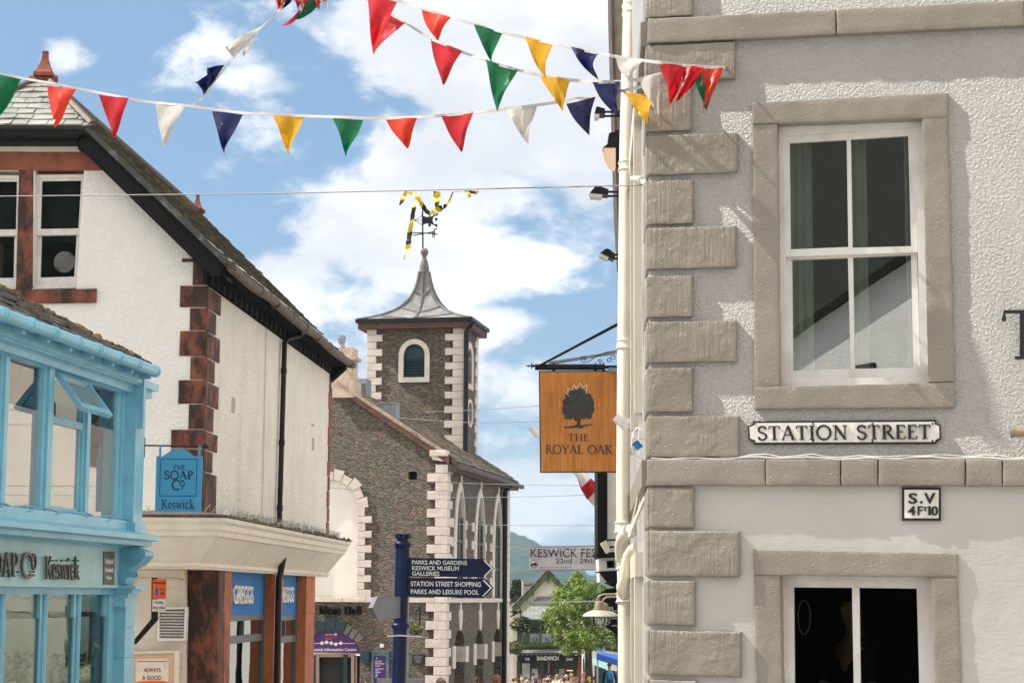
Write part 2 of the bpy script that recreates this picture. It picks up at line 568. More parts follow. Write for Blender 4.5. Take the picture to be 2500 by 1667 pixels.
# roughcast render: thrown pebbles under thick paint
def roughcast(name, col, col2, sc, strength, dist, rough, grime, gcol, spec=.5, streak=None):
    m, t, out = newmat(name)
    c = coords(t)
    v = t.n('ShaderNodeTexVoronoi', {'Vector': t.vm('ADD', c, t.vm('MULTIPLY', t.n('ShaderNodeTexNoise', {'Vector': c, 'Scale': sc * 1.1, 'Detail': 3}).outputs[1], (.03, .03, .03))), 'Scale': sc * 1.25})
    pebble = t.rng(v.outputs[0], .6, .0)
    h = t.m('ADD', t.m('MULTIPLY', t.m('MULTIPLY', pebble, t.rng(t.noise(c, sc * .5, 3), .42, .62)), .45), t.m('ADD', t.m('MULTIPLY', t.rng(t.noise(c, sc * .75, 4, .6), .3, .75), 1.0), t.m('ADD', t.m('MULTIPLY', t.noise(c, sc * 2.0, 4, .7), .4), t.m('MULTIPLY', t.noise(c, sc * .1, 3, .6), .5))))
    cc = t.mix(t.rng(t.noise(c, 1.3, 5, .6), .38, .65), col, col2)
    g = t.rng(t.noise(t.vm('MULTIPLY', c, (1, 1, .3)), 1.6, 9, .7), .47, .7, 0, grime)
    sp = t.rng(t.noise(c, sc * .55, 2, .5), .56, .68, 0, grime)  # dirt specks; on the gable they also paint in bump shading
    cc = t.mix(t.m('ADD', g, sp, clamp=True), cc, gcol)
    if streak:
        z = t.n('ShaderNodeSeparateXYZ', {0: c}).outputs[2]
        s1 = t.noise(t.vm('MULTIPLY', c, (1, 1, .05)), 7, 4, .6)
        s2 = t.m('MULTIPLY', t.rng(s1, .45, .7, 0, streak[2]), t.rng(z, streak[0], streak[1]))
        cc = t.mix(s2, cc, gcol)
    fin(t, out, cc, rough, h, strength, dist, spec)
    return m


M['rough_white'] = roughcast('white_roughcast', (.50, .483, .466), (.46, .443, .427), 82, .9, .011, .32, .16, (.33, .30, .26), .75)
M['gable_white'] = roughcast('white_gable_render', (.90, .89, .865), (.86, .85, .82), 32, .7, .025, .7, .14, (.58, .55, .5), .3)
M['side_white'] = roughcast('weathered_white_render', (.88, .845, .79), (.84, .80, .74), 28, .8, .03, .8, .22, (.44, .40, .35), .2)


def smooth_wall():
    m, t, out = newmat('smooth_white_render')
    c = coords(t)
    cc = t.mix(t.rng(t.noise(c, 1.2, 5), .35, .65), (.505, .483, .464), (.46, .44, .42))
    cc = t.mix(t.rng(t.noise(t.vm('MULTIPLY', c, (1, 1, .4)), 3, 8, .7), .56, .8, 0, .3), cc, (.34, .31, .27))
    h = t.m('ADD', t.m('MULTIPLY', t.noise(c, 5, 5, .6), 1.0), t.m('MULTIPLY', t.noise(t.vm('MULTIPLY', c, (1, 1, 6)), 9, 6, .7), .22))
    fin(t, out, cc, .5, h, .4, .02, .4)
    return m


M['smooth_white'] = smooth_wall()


def painted_stone(name, col, col2, tool=.6, coat=0):
    """vertical tooling drags under gloss paint, drips and chips"""
    m, t, out = newmat(name)
    c = coords(t)
    tl = t.noise(t.vm('MULTIPLY', c, (1, 1, .06)), 58, 3, .55)
    area = t.rng(t.noise(c, 4.5, 3), .4, .6)
    h = t.m('ADD', t.m('MULTIPLY', t.m('MULTIPLY', tl, tool), area), t.m('MULTIPLY', t.noise(c, 40, 6, .7), .5))
    v = t.n('ShaderNodeTexVoronoi', {'Vector': c, 'Scale': 24}).outputs[0]
    h = t.m('ADD', h, t.rng(v, .16, .03, 0, .45))
    cc = t.mix(t.rng(t.noise(c, 2.6, 7, .65), .35, .66), col, col2)
    cc = t.mix(t.rng(t.noise(c, 16, 8, .7), .66, .74, 0, .5), cc, tuple(x * .62 for x in col))
    fin(t, out, cc, .42, h, .7, .012, .5, coat=coat)
    return m


M['taupe'] = painted_stone('taupe_painted_stone', (.268, .234, .194), (.215, .186, .152), 1.5)
M['taupe_smooth'] = painted_stone('taupe_painted_smooth_stone', (.268, .234, .194), (.225, .196, .161), .12)


def rubble(name, kx):
    """slate and sandstone rubble laid in rough courses"""
    m, t, out = newmat(name)
    c = coords(t)
    wob = t.n('ShaderNodeTexNoise', {'Vector': c, 'Scale': 2.2, 'Detail': 4}).outputs[1]
    c2 = t.vm('ADD', c, t.vm('MULTIPLY', t.vm('SUBTRACT', wob, (.5, .5, .5)), (.35, .35, .22)))
    c3 = t.vm('MULTIPLY', c2, (kx, kx, 4.6))
    va = t.n('ShaderNodeTexVoronoi', {'Vector': c3, 'Scale': 3.4, 'Randomness': 1.0})
    vb = t.n('ShaderNodeTexVoronoi', {'Vector': c3, 'Scale': 3.4}, feature='DISTANCE_TO_EDGE')
    rg = t.n('ShaderNodeSeparateColor', {0: va.outputs[1]})
    ramp = t.n('ShaderNodeValToRGB', {0: rg.outputs[0]})
    e = ramp.color_ramp
    e.interpolation = 'CONSTANT'
    cols = [(0, (0.099, 0.081, 0.057)), (.14, (0.140, 0.116, 0.082)), (.3, (0.178, 0.136, 0.089)), (.44, (0.226, 0.152, 0.089)), (.56, (0.138, 0.125, 0.097)), (.68, (0.259, 0.149, 0.076)), (.76, (0.205, 0.167, 0.116)), (.86, (0.291, 0.128, 0.063)), (.93, (0.174, 0.162, 0.130))]
    e.elements[0].color = (*cols[0][1], 1)
    e.elements[1].position, e.elements[1].color = cols[1][0], (*cols[1][1], 1)
    for p, cc in cols[2:]:
        el = e.elements.new(p)
        el.color = (*cc, 1)
    cc = t.mix(t.rng(t.noise(c, 9, 8, .7), .3, .75, 0, .75), ramp.outputs[0], (.21, .185, .15))
    cc = t.mix(t.rng(t.noise(t.vm('MULTIPLY', c, (1, 1, 2.5)), 7, 6, .75), .6, .69, 0, .9), cc, (.55, .52, .48))  # pale flecks: glints on the slate put into the colour
    mort = t.rng(vb.outputs[0], .04, .01)
    cc = t.mix(t.m('MULTIPLY', mort, .6), cc, (.085, .075, .062))
    h = t.m('ADD', t.m('MULTIPLY', t.rng(vb.outputs[0], 0, .14), 1.0), t.m('ADD', t.m('MULTIPLY', t.noise(t.vm('MULTIPLY', c, (1, 1, 3)), 9, 6, .7), .9), t.m('MULTIPLY', rg.outputs[1], .5)))
    fin(t, out, cc, .62, h, 1.0, .09, .45)
    return m


M['rubble'] = rubble('slate_rubble', 1.15)
M['rubble_side'] = rubble('slate_rubble_side', 1.5)


def slates(name, c1, c2, bw, bh, moss=0.0, mosscol=(.13, .11, .03), rough=.6, joint=(.03, .03, .03), bd=.03):
    m, t, out = newmat(name)
    c = coords(t, True)
    wob = t.n('ShaderNodeTexNoise', {'Vector': c, 'Scale': 3.0, 'Detail': 3}).outputs[1]
    cw = t.vm('ADD', c, t.vm('MULTIPLY', t.vm('SUBTRACT', wob, (.5, .5, .5)), (.06, .05, 0)))
    br = t.n('ShaderNodeTexBrick', {'Vector': cw, 'Color1': (0, 0, 0, 1), 'Color2': (1, 1, 1, 1), 'Mortar': (.5, .5, .5, 1), 'Scale': 1.0, 'Mortar Size': .012, 'Mortar Smooth': .2, 'Brick Width': bw, 'Row Height': bh})
    k = t.n('ShaderNodeSeparateColor', {0: br.outputs[0]}).outputs[0]
    cc = t.mix(k, c1, c2)
    cc = t.mix(t.rng(t.noise(c, 6, 7, .7), .45, .75, 0, .5), cc, tuple(x * .5 for x in c1))
    if moss:
        cc = t.mix(t.rng(t.noise(c, 3.2, 8, .72), .62 - moss * .35, .74 - moss * .25), cc, t.mix(t.noise(c, 24, 4), mosscol, tuple(x * .25 for x in mosscol)))
    cc = t.mix(br.outputs[1], cc, joint)
    sy = t.n('ShaderNodeSeparateXYZ', {0: cw}).outputs[1]
    saw = t.m('FRACT', t.m('DIVIDE', sy, bh))
    h = t.m('ADD', t.m('MULTIPLY', saw, -.8), t.m('ADD', t.m('MULTIPLY', br.outputs[1], -.7), t.m('ADD', t.m('MULTIPLY', k, .35), t.m('MULTIPLY', t.noise(c, 20, 6, .7), .7))))
    fin(t, out, cc, rough, h, .9, bd, .5)
    return m


M['slate_hip'] = slates('grey_slates', (.20, .205, .19), (.34, .34, .31), .34, .22, .15, (.2, .19, .1))
M['slate_moss'] = slates('mossy_brown_slates', (.055, .045, .032), (.10, .08, .05), .3, .19, .75, (.13, .095, .022), .85)
M['slate_dark'] = slates('dark_weathered_slates', (.075, .065, .052), (.15, .125, .095), .35, .22, .5, (.16, .115, .04), .7)
M['slate_pale'] = slates('pale_green_slates', (.22, .235, .215), (.36, .375, .35), .42, .3, .1, (.18, .19, .1), .6)
M['brick_dist'] = slates('grey_stone_courses', (.3, .29, .27), (.42, .4, .37), .5, .22)

M['sandstone'] = mat('red_sandstone', (.24, .075, .04), .75, (.17, .05, .028), 4, .35, .65, bump=.35, bsc=40, grime=.92, gsc=4.5, glo=.38, gcol=(.018, .014, .012))
M['sandstone_clean'] = mat('red_sandstone_clean', (.30, .095, .045), .7, (.22, .062, .03), 3, .3, .7, bump=.3, bsc=40, grime=.6, gsc=2.2, glo=.47, gcol=(.05, .022, .014))
M['sandstone_orange'] = mat('orange_sandstone', (.50, .17, .07), .7, (.40, .12, .05), 3, .3, .7, bump=.3, bsc=40, grime=.5, gsc=1.6, glo=.5, gcol=(.06, .026, .016))
M['black_paint'] = mat('black_gloss_paint', (.007, .007, .0075), .4, (.012, .012, .012), bump=.1, bsc=30, spec=.22)
M['black_wood'] = mat('worn_black_boards', (.007, .007, .007), .6, (.018, .017, .016), 9, .5, .75, bump=.4, bsc=30, stretch=(1, 1, 4), spec=.15)
M['matt_black'] = mat('matt_black_timber', (.006, .006, .006), .95, (.012, .012, .012), spec=.03)
M['white_paint'] = mat('white_gloss_paint', (.82, .81, .79), .35, (.75, .73, .7), 4, bump=.12, bsc=40, grime=.25, gsc=6, gcol=(.4, .36, .3))
M['white_grey_paint'] = mat('dull_white_paint', (.68, .66, .64), .45, (.6, .57, .54), 5, bump=.15, bsc=30, grime=.4, gsc=5, gcol=(.3, .27, .24))
M['cream_paint'] = mat('cream_paint', (.74, .69, .60), .45, (.68, .62, .53), 3, bump=.15, bsc=25, grime=.2, gsc=3, gcol=(.42, .36, .28))
M['pipe_cream'] = mat('cream_pipe_paint', (.72, .66, .55), .3, (.66, .60, .49), 3, bump=.1, bsc=20, spec=.5)
M['quoin_white'] = mat('pinkish_white_painted_stone', (.66, .585, .525), .6, (.58, .505, .445), 3, bump=.5, bsc=14, grime=.35, gsc=3, gcol=(.35, .28, .22))
M['lead'] = mat('lead_sheet', (.27, .255, .25), .55, (.17, .16, .155), 1.6, .35, .65, bump=.3, bsc=9, metal=.15, grime=.55, gsc=2.2, gcol=(.42, .41, .40))
M['lead_dark'] = mat('dull_lead', (.15, .135, .125), .6, (.10, .09, .085), 4)
M['lead_roll'] = mat('dark_lead_roll', (.10, .10, .105), .5, (.16, .16, .165), 4)
M['zinc'] = mat('grey_zinc', (.3, .32, .35), .45, (.22, .24, .27), 5, metal=.3)
M['terracotta'] = mat('red_terracotta', (.26, .055, .03), .6, (.16, .035, .022), 8, grime=.5, gsc=6)
M['blue_shop'] = mat('pale_blue_shop_paint', (.25, .585, .745), .32, (.215, .52, .68), 3, bump=.12, bsc=18, grime=.22, gsc=5, gcol=(.2, .33, .36), spec=.5)
M['blue_deep'] = mat('mid_blue_shop_paint', (.16, .46, .62), .35, (.13, .40, .56), 3, bump=.12, bsc=18, spec=.5)
M['blue_sign'] = mat('blue_sign_paint', (.075, .38, .66), .4, (.065, .35, .62), 2)
M['navy_sign'] = mat('navy_sign_enamel', (.006, .012, .045), .4, (.008, .016, .055), 2, spec=.2)
M['navy_post'] = mat('navy_post_enamel', (.004, .012, .05), .35, (.005, .015, .06), 5, bump=.1, bsc=30, spec=.25, grime=.3, gsc=14, gcol=(.05, .06, .09))
M['letter_black'] = mat('black_lettering', (.012, .012, .012), .5)
M['letter_white'] = mat('white_lettering', (.8, .8, .78), .5)
M['letter_grey'] = mat('bronze_grey_lettering', (.13, .12, .095), .4, (.09, .085, .07), metal=.4)
M['enamel'] = mat('white_enamel', (.74, .72, .69), .25, (.66, .63, .59), 8, grime=.5, gsc=12, gcol=(.38, .27, .18))
M['gutter_brown'] = mat('brown_cast_gutter', (.11, .075, .05), .6, (.055, .042, .032), 7, bump=.4, bsc=20)
M['grey_metal'] = mat('grey_metal', (.32, .33, .35), .4, metal=.5)
M['wire'] = mat('grey_wire', (.22, .22, .23), .6)
M['dark_in'] = mat('dark_interior', (.018, .017, .016), .8, (.028, .026, .024), 3)
M['dark_green_in'] = mat('dim_interior', (.05, .052, .045), .8, (.03, .03, .026), 3)
M['curtain'] = mat('pale_curtain', (.8, .8, .7), .8, (.7, .7, .6), 4)
M['green_paint'] = mat('olive_green_paint', (.055, .095, .012), .45, (.045, .08, .01), 5)
M['teal_paint'] = mat('dark_teal_paint', (.008, .036, .038), .5, (.006, .028, .031), 5, bump=.3, bsc=12)
M['teal_grey'] = mat('grey_teal_paint', (.09, .16, .165), .5)
M['purple'] = mat('purple_panel', (.085, .012, .16), .35, (.075, .01, .14), 3)
M['pink_paint'] = mat('pinkish_timber_paint', (.42, .27, .21), .5)
M['orange_sign'] = mat('orange_sign_face', (.85, .13, .02), .45)
M['greggs_blue'] = mat('mid_blue_panel', (.012, .16, .48), .5, (.018, .19, .53), 1, spec=.12)
M['yellow_card'] = mat('yellow_card', (.75, .5, .16), .6)
M['beige_card'] = mat('beige_poster', (.62, .43, .27), .5, (.66, .47, .31), 2)
M['pale_card'] = mat('pale_poster_card', (.80, .68, .58), .5)
M['brown_plaque'] = mat('taupe_plaque', (.15, .12, .095), .5)
M['skin'] = mat('skin', (.40, .20, .13), .5, (.36, .18, .115), 10)
M['asphalt'] = mat('grey_road_paving', (.22, .21, .2), .9, (.17, .165, .16), 1.2, bump=.3, bsc=50)
M['paving'] = mat('pale_stone_paving', (.36, .34, .31), .9, (.29, .27, .25), 1.5, bump=.3, bsc=30)
M['bark'] = mat('brown_bark', (.07, .048, .033), .9, (.035, .025, .018), 8, bump=.8, bsc=12, stretch=(1, 1, .3))
M['rust_metal'] = mat('verdigris_bronze', (.33, .27, .19), .5, (.25, .21, .15), 5, metal=.3)
M['awning_blue'] = mat('blue_awning_canvas', (.02, .10, .42), .7)
M['awning_teal'] = mat('pale_teal_canvas', (.25, .45, .42), .7)


def wood_sign():
    m, t, out = newmat('orange_varnished_wood')
    c = coords(t)
    g = t.noise(t.vm('MULTIPLY', c, (1, 1, .07)), 26, 7, .65, .6)
    cc = t.mix(t.rng(g, .33, .66), (.46, .15, .022), (.62, .25, .045))
    cc = t.mix(t.rng(t.noise(t.vm('MULTIPLY', c, (1, 1, .05)), 45, 5, .6), .6, .78, 0, .75), cc, (.78, .42, .13))
    cc = t.mix(t.rng(t.noise(c, 2.4, 4), .45, .75, 0, .5), cc, (.30, .085, .012))
    fin(t, out, cc, .4, g, .15, .01, .45)
    return m


M['wood_sign'] = wood_sign()


def tape():
    m, t, out = newmat('black_yellow_tape')
    c = coords(t, True)
    s = t.n('ShaderNodeSeparateXYZ', {0: c})
    k = t.m('FRACT', t.m('ADD', t.m('MULTIPLY', s.outputs[0], 5.2), t.m('MULTIPLY', s.outputs[1], 3.0)))
    cc = t.mix(t.rng(k, .48, .5), (.75, .60, .03), (.012, .012, .014))
    fin(t, out, cc, .25, t.noise(c, 20, 4), .4, .03, .5)
    return m


M['tape'] = tape()


def cloth(name, col, dark=.7):
    """thin pennant nylon, lets some light through"""
    m, t, out = newmat(name)
    c = coords(t)
    k = t.rng(t.noise(c, 6, 5, .6), .35, .7)
    cc = t.mix(k, col, tuple(x * dark for x in col))
    b = t.n('ShaderNodeBump', {'Height': t.noise(t.vm('MULTIPLY', c, (1, 1, .6)), 14, 5, .6, .8), 'Strength': .55, 'Distance': .02})
    p = t.n('ShaderNodeBsdfPrincipled', {'Base Color': cc, 'Roughness': .32, 'Specular IOR Level': .5, 'Normal': b.outputs[0]})
    tr = t.n('ShaderNodeBsdfTranslucent', {'Color': cc})
    mx = t.n('ShaderNodeMixShader', {0: .45, 1: p.outputs[0], 2: tr.outputs[0]})
    t.t.links.new(mx.outputs[0], out.inputs[0])
    return m


for k, c in (('red', (.62, .012, .022)), ('orange', (.80, .05, .018)), ('white', (.70, .67, .62)), ('navy', (.004, .010, .08)), ('yellow', (.80, .42, .01)), ('green', (.0, .16, .055))):
    M['f_' + k] = cloth(k + '_pennant_nylon', c)
M['tapecord'] = cloth('white_bunting_tape', (.72, .69, .68), .9)
M['flagwhite'] = cloth('white_flag_cotton', (.8, .78, .76), .9)


def glass(name, tint, refl, rough=.0, body=None, trans=.9, bumps=.06, k=1.4):
    """clear pane: fresnel reflection over a see-through body"""
    m, t, out = newmat(name)
    c = coords(t)
    b = t.n('ShaderNodeBump', {'Height': t.noise(c, 1.7, 2), 'Strength': bumps, 'Distance': .05})
    f = t.n('ShaderNodeFresnel', {'IOR': 1.5})
    kk = t.m('ADD', t.m('MULTIPLY', f.outputs[0], k), refl, clamp=True)
    tr = t.n('ShaderNodeBsdfTransparent', {'Color': (*tint, 1)})
    low = tr.outputs[0]
    if body:
        df = t.n('ShaderNodeBsdfDiffuse', {'Color': (*body, 1)})
        low = t.n('ShaderNodeMixShader', {0: 1 - trans, 1: low, 2: df.outputs[0]}).outputs[0]
    gl = t.n('ShaderNodeBsdfGlossy', {'Color': (1, 1, 1, 1), 'Roughness': rough, 'Normal': b.outputs[0]})
    mx = t.n('ShaderNodeMixShader', {0: kk, 1: low, 2: gl.outputs[0]})
    t.t.links.new(mx.outputs[0], out.inputs[0])
    return m


M['glass'] = glass('window_glass', (.8, .85, .83), .03)
M['glass_refl'] = glass('reflecting_window_glass', (.7, .75, .72), .14)
M['glass_house'] = glass('old_window_glass', (.7, .75, .72), .2, bumps=.004)
M['glass_dark'] = glass('plain_window_glass', (.7, .75, .72), -.012, k=.3)
M['frosted'] = glass('frosted_window_film', (.3, .3, .3), .10, .0, (.40, .365, .325), .15, bumps=0)
M['smoked'] = glass('dim_window_glass', (.35, .38, .36), .05)


def foliage(name, c1, c2, c3):
    m, t, out = newmat(name)
    oi = t.n('ShaderNodeNewGeometry').outputs['Random Per Island']
    cc = t.mix(t.rng(oi, 0, 1, smooth=False), c1, c2)
    cc = t.mix(t.rng(t.noise(coords(t), 1.4, 3), .4, .7), cc, c3)
    p = t.n('ShaderNodeBsdfPrincipled', {'Base Color': cc, 'Roughness': .5, 'Specular IOR Level': .35})
    tr = t.n('ShaderNodeBsdfTranslucent', {'Color': cc})
    mx = t.n('ShaderNodeMixShader', {0: .3, 1: p.outputs[0], 2: tr.outputs[0]})
    t.t.links.new(mx.outputs[0], out.inputs[0])
    return m


M['leaf'] = foliage('bright_maple_leaf', (.13, .21, .03), (.30, .40, .07), (.09, .15, .02))
M['leaf_dark'] = foliage('dark_conifer_leaf', (.025, .045, .02), (.045, .07, .03), (.02, .035, .018))
M['leaf_basket'] = foliage('basket_leaf', (.07, .13, .02), (.14, .2, .04), (.05, .09, .02))
M['petal'] = foliage('yellow_petals', (.75, .62, .15), (.8, .5, .1), (.8, .75, .4))
M['petal_red'] = foliage('red_petals', (.5, .05, .08), (.7, .25, .05), (.6, .1, .2))


def hillmat():
    m, t, out = newmat('wooded_fell')
    c = coords(t)
    v = t.n('ShaderNodeTexVoronoi', {'Vector': t.vm('MULTIPLY', c, (1, 1, .6)), 'Scale': .085})
    k = t.n('ShaderNodeSeparateColor', {0: v.outputs[1]}).outputs[0]
    cc = t.mix(k, (.001, .008, .01), (.04, .078, .052))
    cc = t.mix(t.rng(t.noise(c, .012, 5), .42, .62), cc, (.045, .08, .035))
    h = t.m('ADD', t.m('MULTIPLY', v.outputs[0], -1), t.m('MULTIPLY', t.noise(c, .12, 6, .7), 1.0))
    fin(t, out, cc, .9, h, .8, 8, .1)
    return m


M['fell'] = hillmat()

# ------------------------------------------------------------------ ground
def gz(y):
    return -.0395 * max(y, -30) if y < 220 else -.0395 * 220
mb = MB()
ys = [-70, -30, 0, 30, 60, 90, 130, 180, 220, 700, 4200]
mb.add([V((x, y, gz(y) - .12)) for y in ys for x in (-3200, 3200)], [(2 * i, 2 * i + 1, 2 * i + 3, 2 * i + 2) for i in range(len(ys) - 1)])
tag(part(mb, 'ground', M['paving'], loc=(0, 0, 0)), kind='structure')
mb = MB()
ys = [-40, 0, 30, 50, 57]
for i in range(len(ys) - 1):
    a, b = ys[i], ys[i + 1]
    xa, xb = a * .06, b * .06
    mb.add([(-3.1 + xa, a, gz(a) - .06), (-.3 + xa, a, gz(a) - .06), (-.3 + xb, b, gz(b) - .06), (-3.1 + xb, b, gz(b) - .06)], [(0, 1, 2, 3)])
tag(part(mb, 'road', M['asphalt'], loc=(0, 0, 0)), kind='structure')
mb = MB()
for x0, x1 in ((-4.35, -3.1), (-.3, .95)):
    for i in range(3):
        a, b = ys[i], ys[i + 1]
        vs = [(x + y * .06, y, gz(y) - .02 + z) for z in (-.3, .07) for y in (a, b) for x in (x0, x1)]
        mb.add(vs, [(4, 5, 7, 6), (0, 1, 5, 4), (2, 6, 7, 3), (0, 4, 6, 2), (1, 3, 7, 5)])
tag(part(mb, 'pavement', M['paving'], loc=(0, 0, 0)), kind='structure')

# ------------------------------------------------------------------ right: corner building
a143 = R(14.3)
o = pt(2060, 1050, 11.3)
RF = Fr((o.x, o.y, EYE), (math.cos(a143), -math.sin(a143), 0), (-math.sin(a143), -math.cos(a143), 0))
uC = RF.u(1585, 950)
c0 = RF.w(uC, 0)
L_ = math.hypot(.0413, 1)
RS = Fr((c0.x, c0.y, EYE), (.0413 / L_, 1 / L_, 0), (-1 / L_, .0413 / L_, 0))
uE = RF.u(2500, 900) + 2.2
vG = gz(11) - EYE - .1
vT = RF.v(1585, 0) + 2.0
corner = base('corner_building', 'white roughcast corner house with taupe quoins, window surrounds and string courses', 'building', (c0.x, c0.y, gz(11)), -a143)

def slope(y):
    return (y - 1130) * .00005
def Q(x0, y0, x1, y1):
    return [(x0, y0), (x1, y0 + slope(y0) * (x1 - x0)), (x1, y1 + slope(y1) * (x1 - x0)), (x0, y1)]

W1_in = [(1897, 303), (2251, 286), (2266, 932), (1903, 944)]
W2_in = [(1904, 1402), (2274, 1408), (2290, 1900), (1915, 1900)]
def grow(q, k):
    cx, cy = sum(p[0] for p in q) / 4, sum(p[1] for p in q) / 4
    return [(x + (k if x > cx else -k), y + (k if y > cy else -k)) for x, y in q]
vS = RF.v(1900, 1152)
mb = MB()
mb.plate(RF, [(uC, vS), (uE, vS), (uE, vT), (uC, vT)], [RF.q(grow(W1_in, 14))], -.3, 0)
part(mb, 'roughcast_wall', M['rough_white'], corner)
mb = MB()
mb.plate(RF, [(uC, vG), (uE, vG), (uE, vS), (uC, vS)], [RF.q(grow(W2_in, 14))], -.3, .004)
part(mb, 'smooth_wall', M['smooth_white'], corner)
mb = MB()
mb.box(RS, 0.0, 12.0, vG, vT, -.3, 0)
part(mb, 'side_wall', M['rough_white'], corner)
mb = MB()
mb.plate(RF, [(uC - .3, vT), (uE + .2, vT), (uE + .2, vT + .18), (uC - .3, vT + .18)], (), -7, .3)
part(mb, 'eaves', M['cream_paint'], corner)
# string courses, in lengths of stone
for nm, segs, dd in (('upper_string_course', [(1581, 2040), (2043, 2500), (2503, 2900)], .05), ('string_course', [(1579, 1868), (1870, 2051), (2053, 2142), (2145, 2355), (2358, 2446), (2449, 2900)], .055)):
    mb = MB()
    for i, (xa, xb) in enumerate(segs):
        if nm[0] == 'u':
            y = lambda x, k: (46 - (x - 1582) * .048) if k == 0 else (106 - (x - 1582) * .047)
        else:
            y = lambda x, k: 1121 if k == 0 else 1184 + (x - 1582) * .0016
        q = RF.q([(xa, y(xa, 0)), (xb, y(xb, 0)), (xb, y(xb, 1)), (xa, y(xa, 1))], dd)
        mb.slab(RF, q, -.05, dd + .003 * (i % 2), .006, .03, .006)
    v0, v1 = RF.v(1582, 106 if nm[0] == 'u' else 1184, dd), RF.v(1582, 46 if nm[0] == 'u' else 1121, dd)
    mb.box(RS, .02, 12, v0, v1, -.05, .045)
    part(mb, nm, M['taupe_smooth'], corner, smooth=True)
# quoins
QS = [(-70, 43, 1689), (113, 201, 1794), (204, 322, 1687), (332, 428, 1800), (443, 548, 1691), (557, 657, 1796), (675, 774, 1690), (786, 885, 1797), (899, 1005, 1690), (1016, 1114, 1803),
      (1190, 1287, 1693), (1294, 1406, 1805), (1416, 1525, 1697), (1537, 1647, 1809), (1658, 1768, 1700), (1780, 1890, 1812), (-190, -82, 1797), (-300, -200, 1689)]
for i, (y0, y1, xR) in enumerate(QS):
    mb = MB()
    x0 = 1583 if y1 < 1150 else 1585.5
    dd = .036 if y0 < 1150 else .05
    mb.slab(RF, RF.q(Q(x0, y0, xR, y1), dd), -.02, dd, .0045 if y0 < 1150 else .011, .022, .005)
    vv0, vv1 = RF.v(x0, y1, dd), RF.v(x0, y0, dd)
    mb.slab(RS, [(-.03, vv1), (.62 if xR < 1740 else .34, vv1), (.62 if xR < 1740 else .34, vv0), (-.03, vv0)], -.02, .016, .01, .06, .002)
    part(mb, 'quoin', M['taupe'], corner, smooth=True)

def sash_window(fr, surr, inner, sash, up_panes, low_panes, split, dS, name='window'):
    """surround stones, sash bars, panes and curtain of one window"""
    mb = MB()
    (sl, st, sr, sb) = surr
    for q, t in surr_stones(surr, inner):
        mb.slab(fr, fr.q(q, t), -.2, t, .004, .022, .006)
    win = part(mb, 'window', M['taupe_smooth'], corner, smooth=True)
    return win

def surr_stones(s, i):
    TL, TR, BR, BL = s
    a, b, c, d = i
    st = [([TL, TR, (TR[0] + 1, b[1]), (TL[0] + 1, a[1] + 1)], .024),
          ([(TL[0] + 1, a[1] + 2), (a[0], a[1]), (d[0], d[1]), (BL[0], d[1] + 2)], .018),
          ([(b[0], b[1]), (TR[0] + 1, b[1]), (BR[0] - 1, c[1]), (c[0], c[1])], .021)]
    if s[2][1] < 1200:
        st.append(([(BL[0] - 1, d[1] + 1), (BR[0], c[1] + 1), BR, BL], .03))
    return st

W1 = sash_window(RF, [(1836, 251), (2313, 227), (2331, 994), (1842, 998)], W1_in, None, None, None, None, None)
W2 = sash_window(RF, [(1840, 1341), (2337, 1351), (2358, 1900), (1852, 1900)], W2_in, None, None, None, None, None)
# upper window: two sashes of two panes
dA, dB = -.085, -.12
mb = MB()
mb.ppx(RF, [(1897, 300), (2252, 284), (2268, 936), (1902, 948)], dB - .06, dA + .015, [[(1914, 333), (2234, 311), (2247, 918), (1921, 926)]])
mb.ppx(RF, [(1912, 332), (2235, 310), (2240, 616), (1915, 627)], dA - .035, dA, [[(1927, 349), (2067, 341), (2071, 603), (1930, 609)], [(2077, 340), (2217, 331), (2224, 601), (2081, 605)]])
mb.ppx(RF, [(1916, 626), (2239, 614), (2247, 919), (1920, 927)], dB - .035, dB, [[(1933, 634), (2070, 629), (2077, 900), (1936, 905)], [(2082, 628), (2224, 622), (2230, 897), (2087, 900)]])
part(mb, 'sash', M['white_grey_paint'], W1)
mb = MB()
mb.ppx(RF, [(1914, 334), (2234, 312), (2239, 614), (1916, 625)], dA - .022, dA - .016)
mb.ppx(RF, [(1918, 628), (2239, 615), (2246, 918), (1921, 926)], dB - .022, dB - .016)
part(mb, 'pane', M['glass_house'], W1)

def curtain(fr, px0, px1, yt, yb, d, n=7, amp=.02):
    mb = MB()
    (ua, va), (ub, vb) = fr.uv(px0, yt, d), fr.uv(px1, yb, d)
    k = 60
    cs = []
    for i in range(k + 1):
        s = i / k
        for v in (va, vb):
            cs.append((ua + (ub - ua) * s, v, d + amp * math.sin(s * n * 2 * math.pi) + amp * .4 * math.sin(s * n * 5)))
    mb.add([fr.w(*c) for c in cs], [(2 * i, 2 * i + 2, 2 * i + 3, 2 * i + 1) for i in range(k)], cs)
    return mb

for a, b in ((1900, 1990), (2070, 2125), (2205, 2275)):
    part(curtain(RF, a, b, 300, 960, -.24, 4 if b - a > 70 else 2.5), 'curtain', M['curtain'], W1, smooth=True)
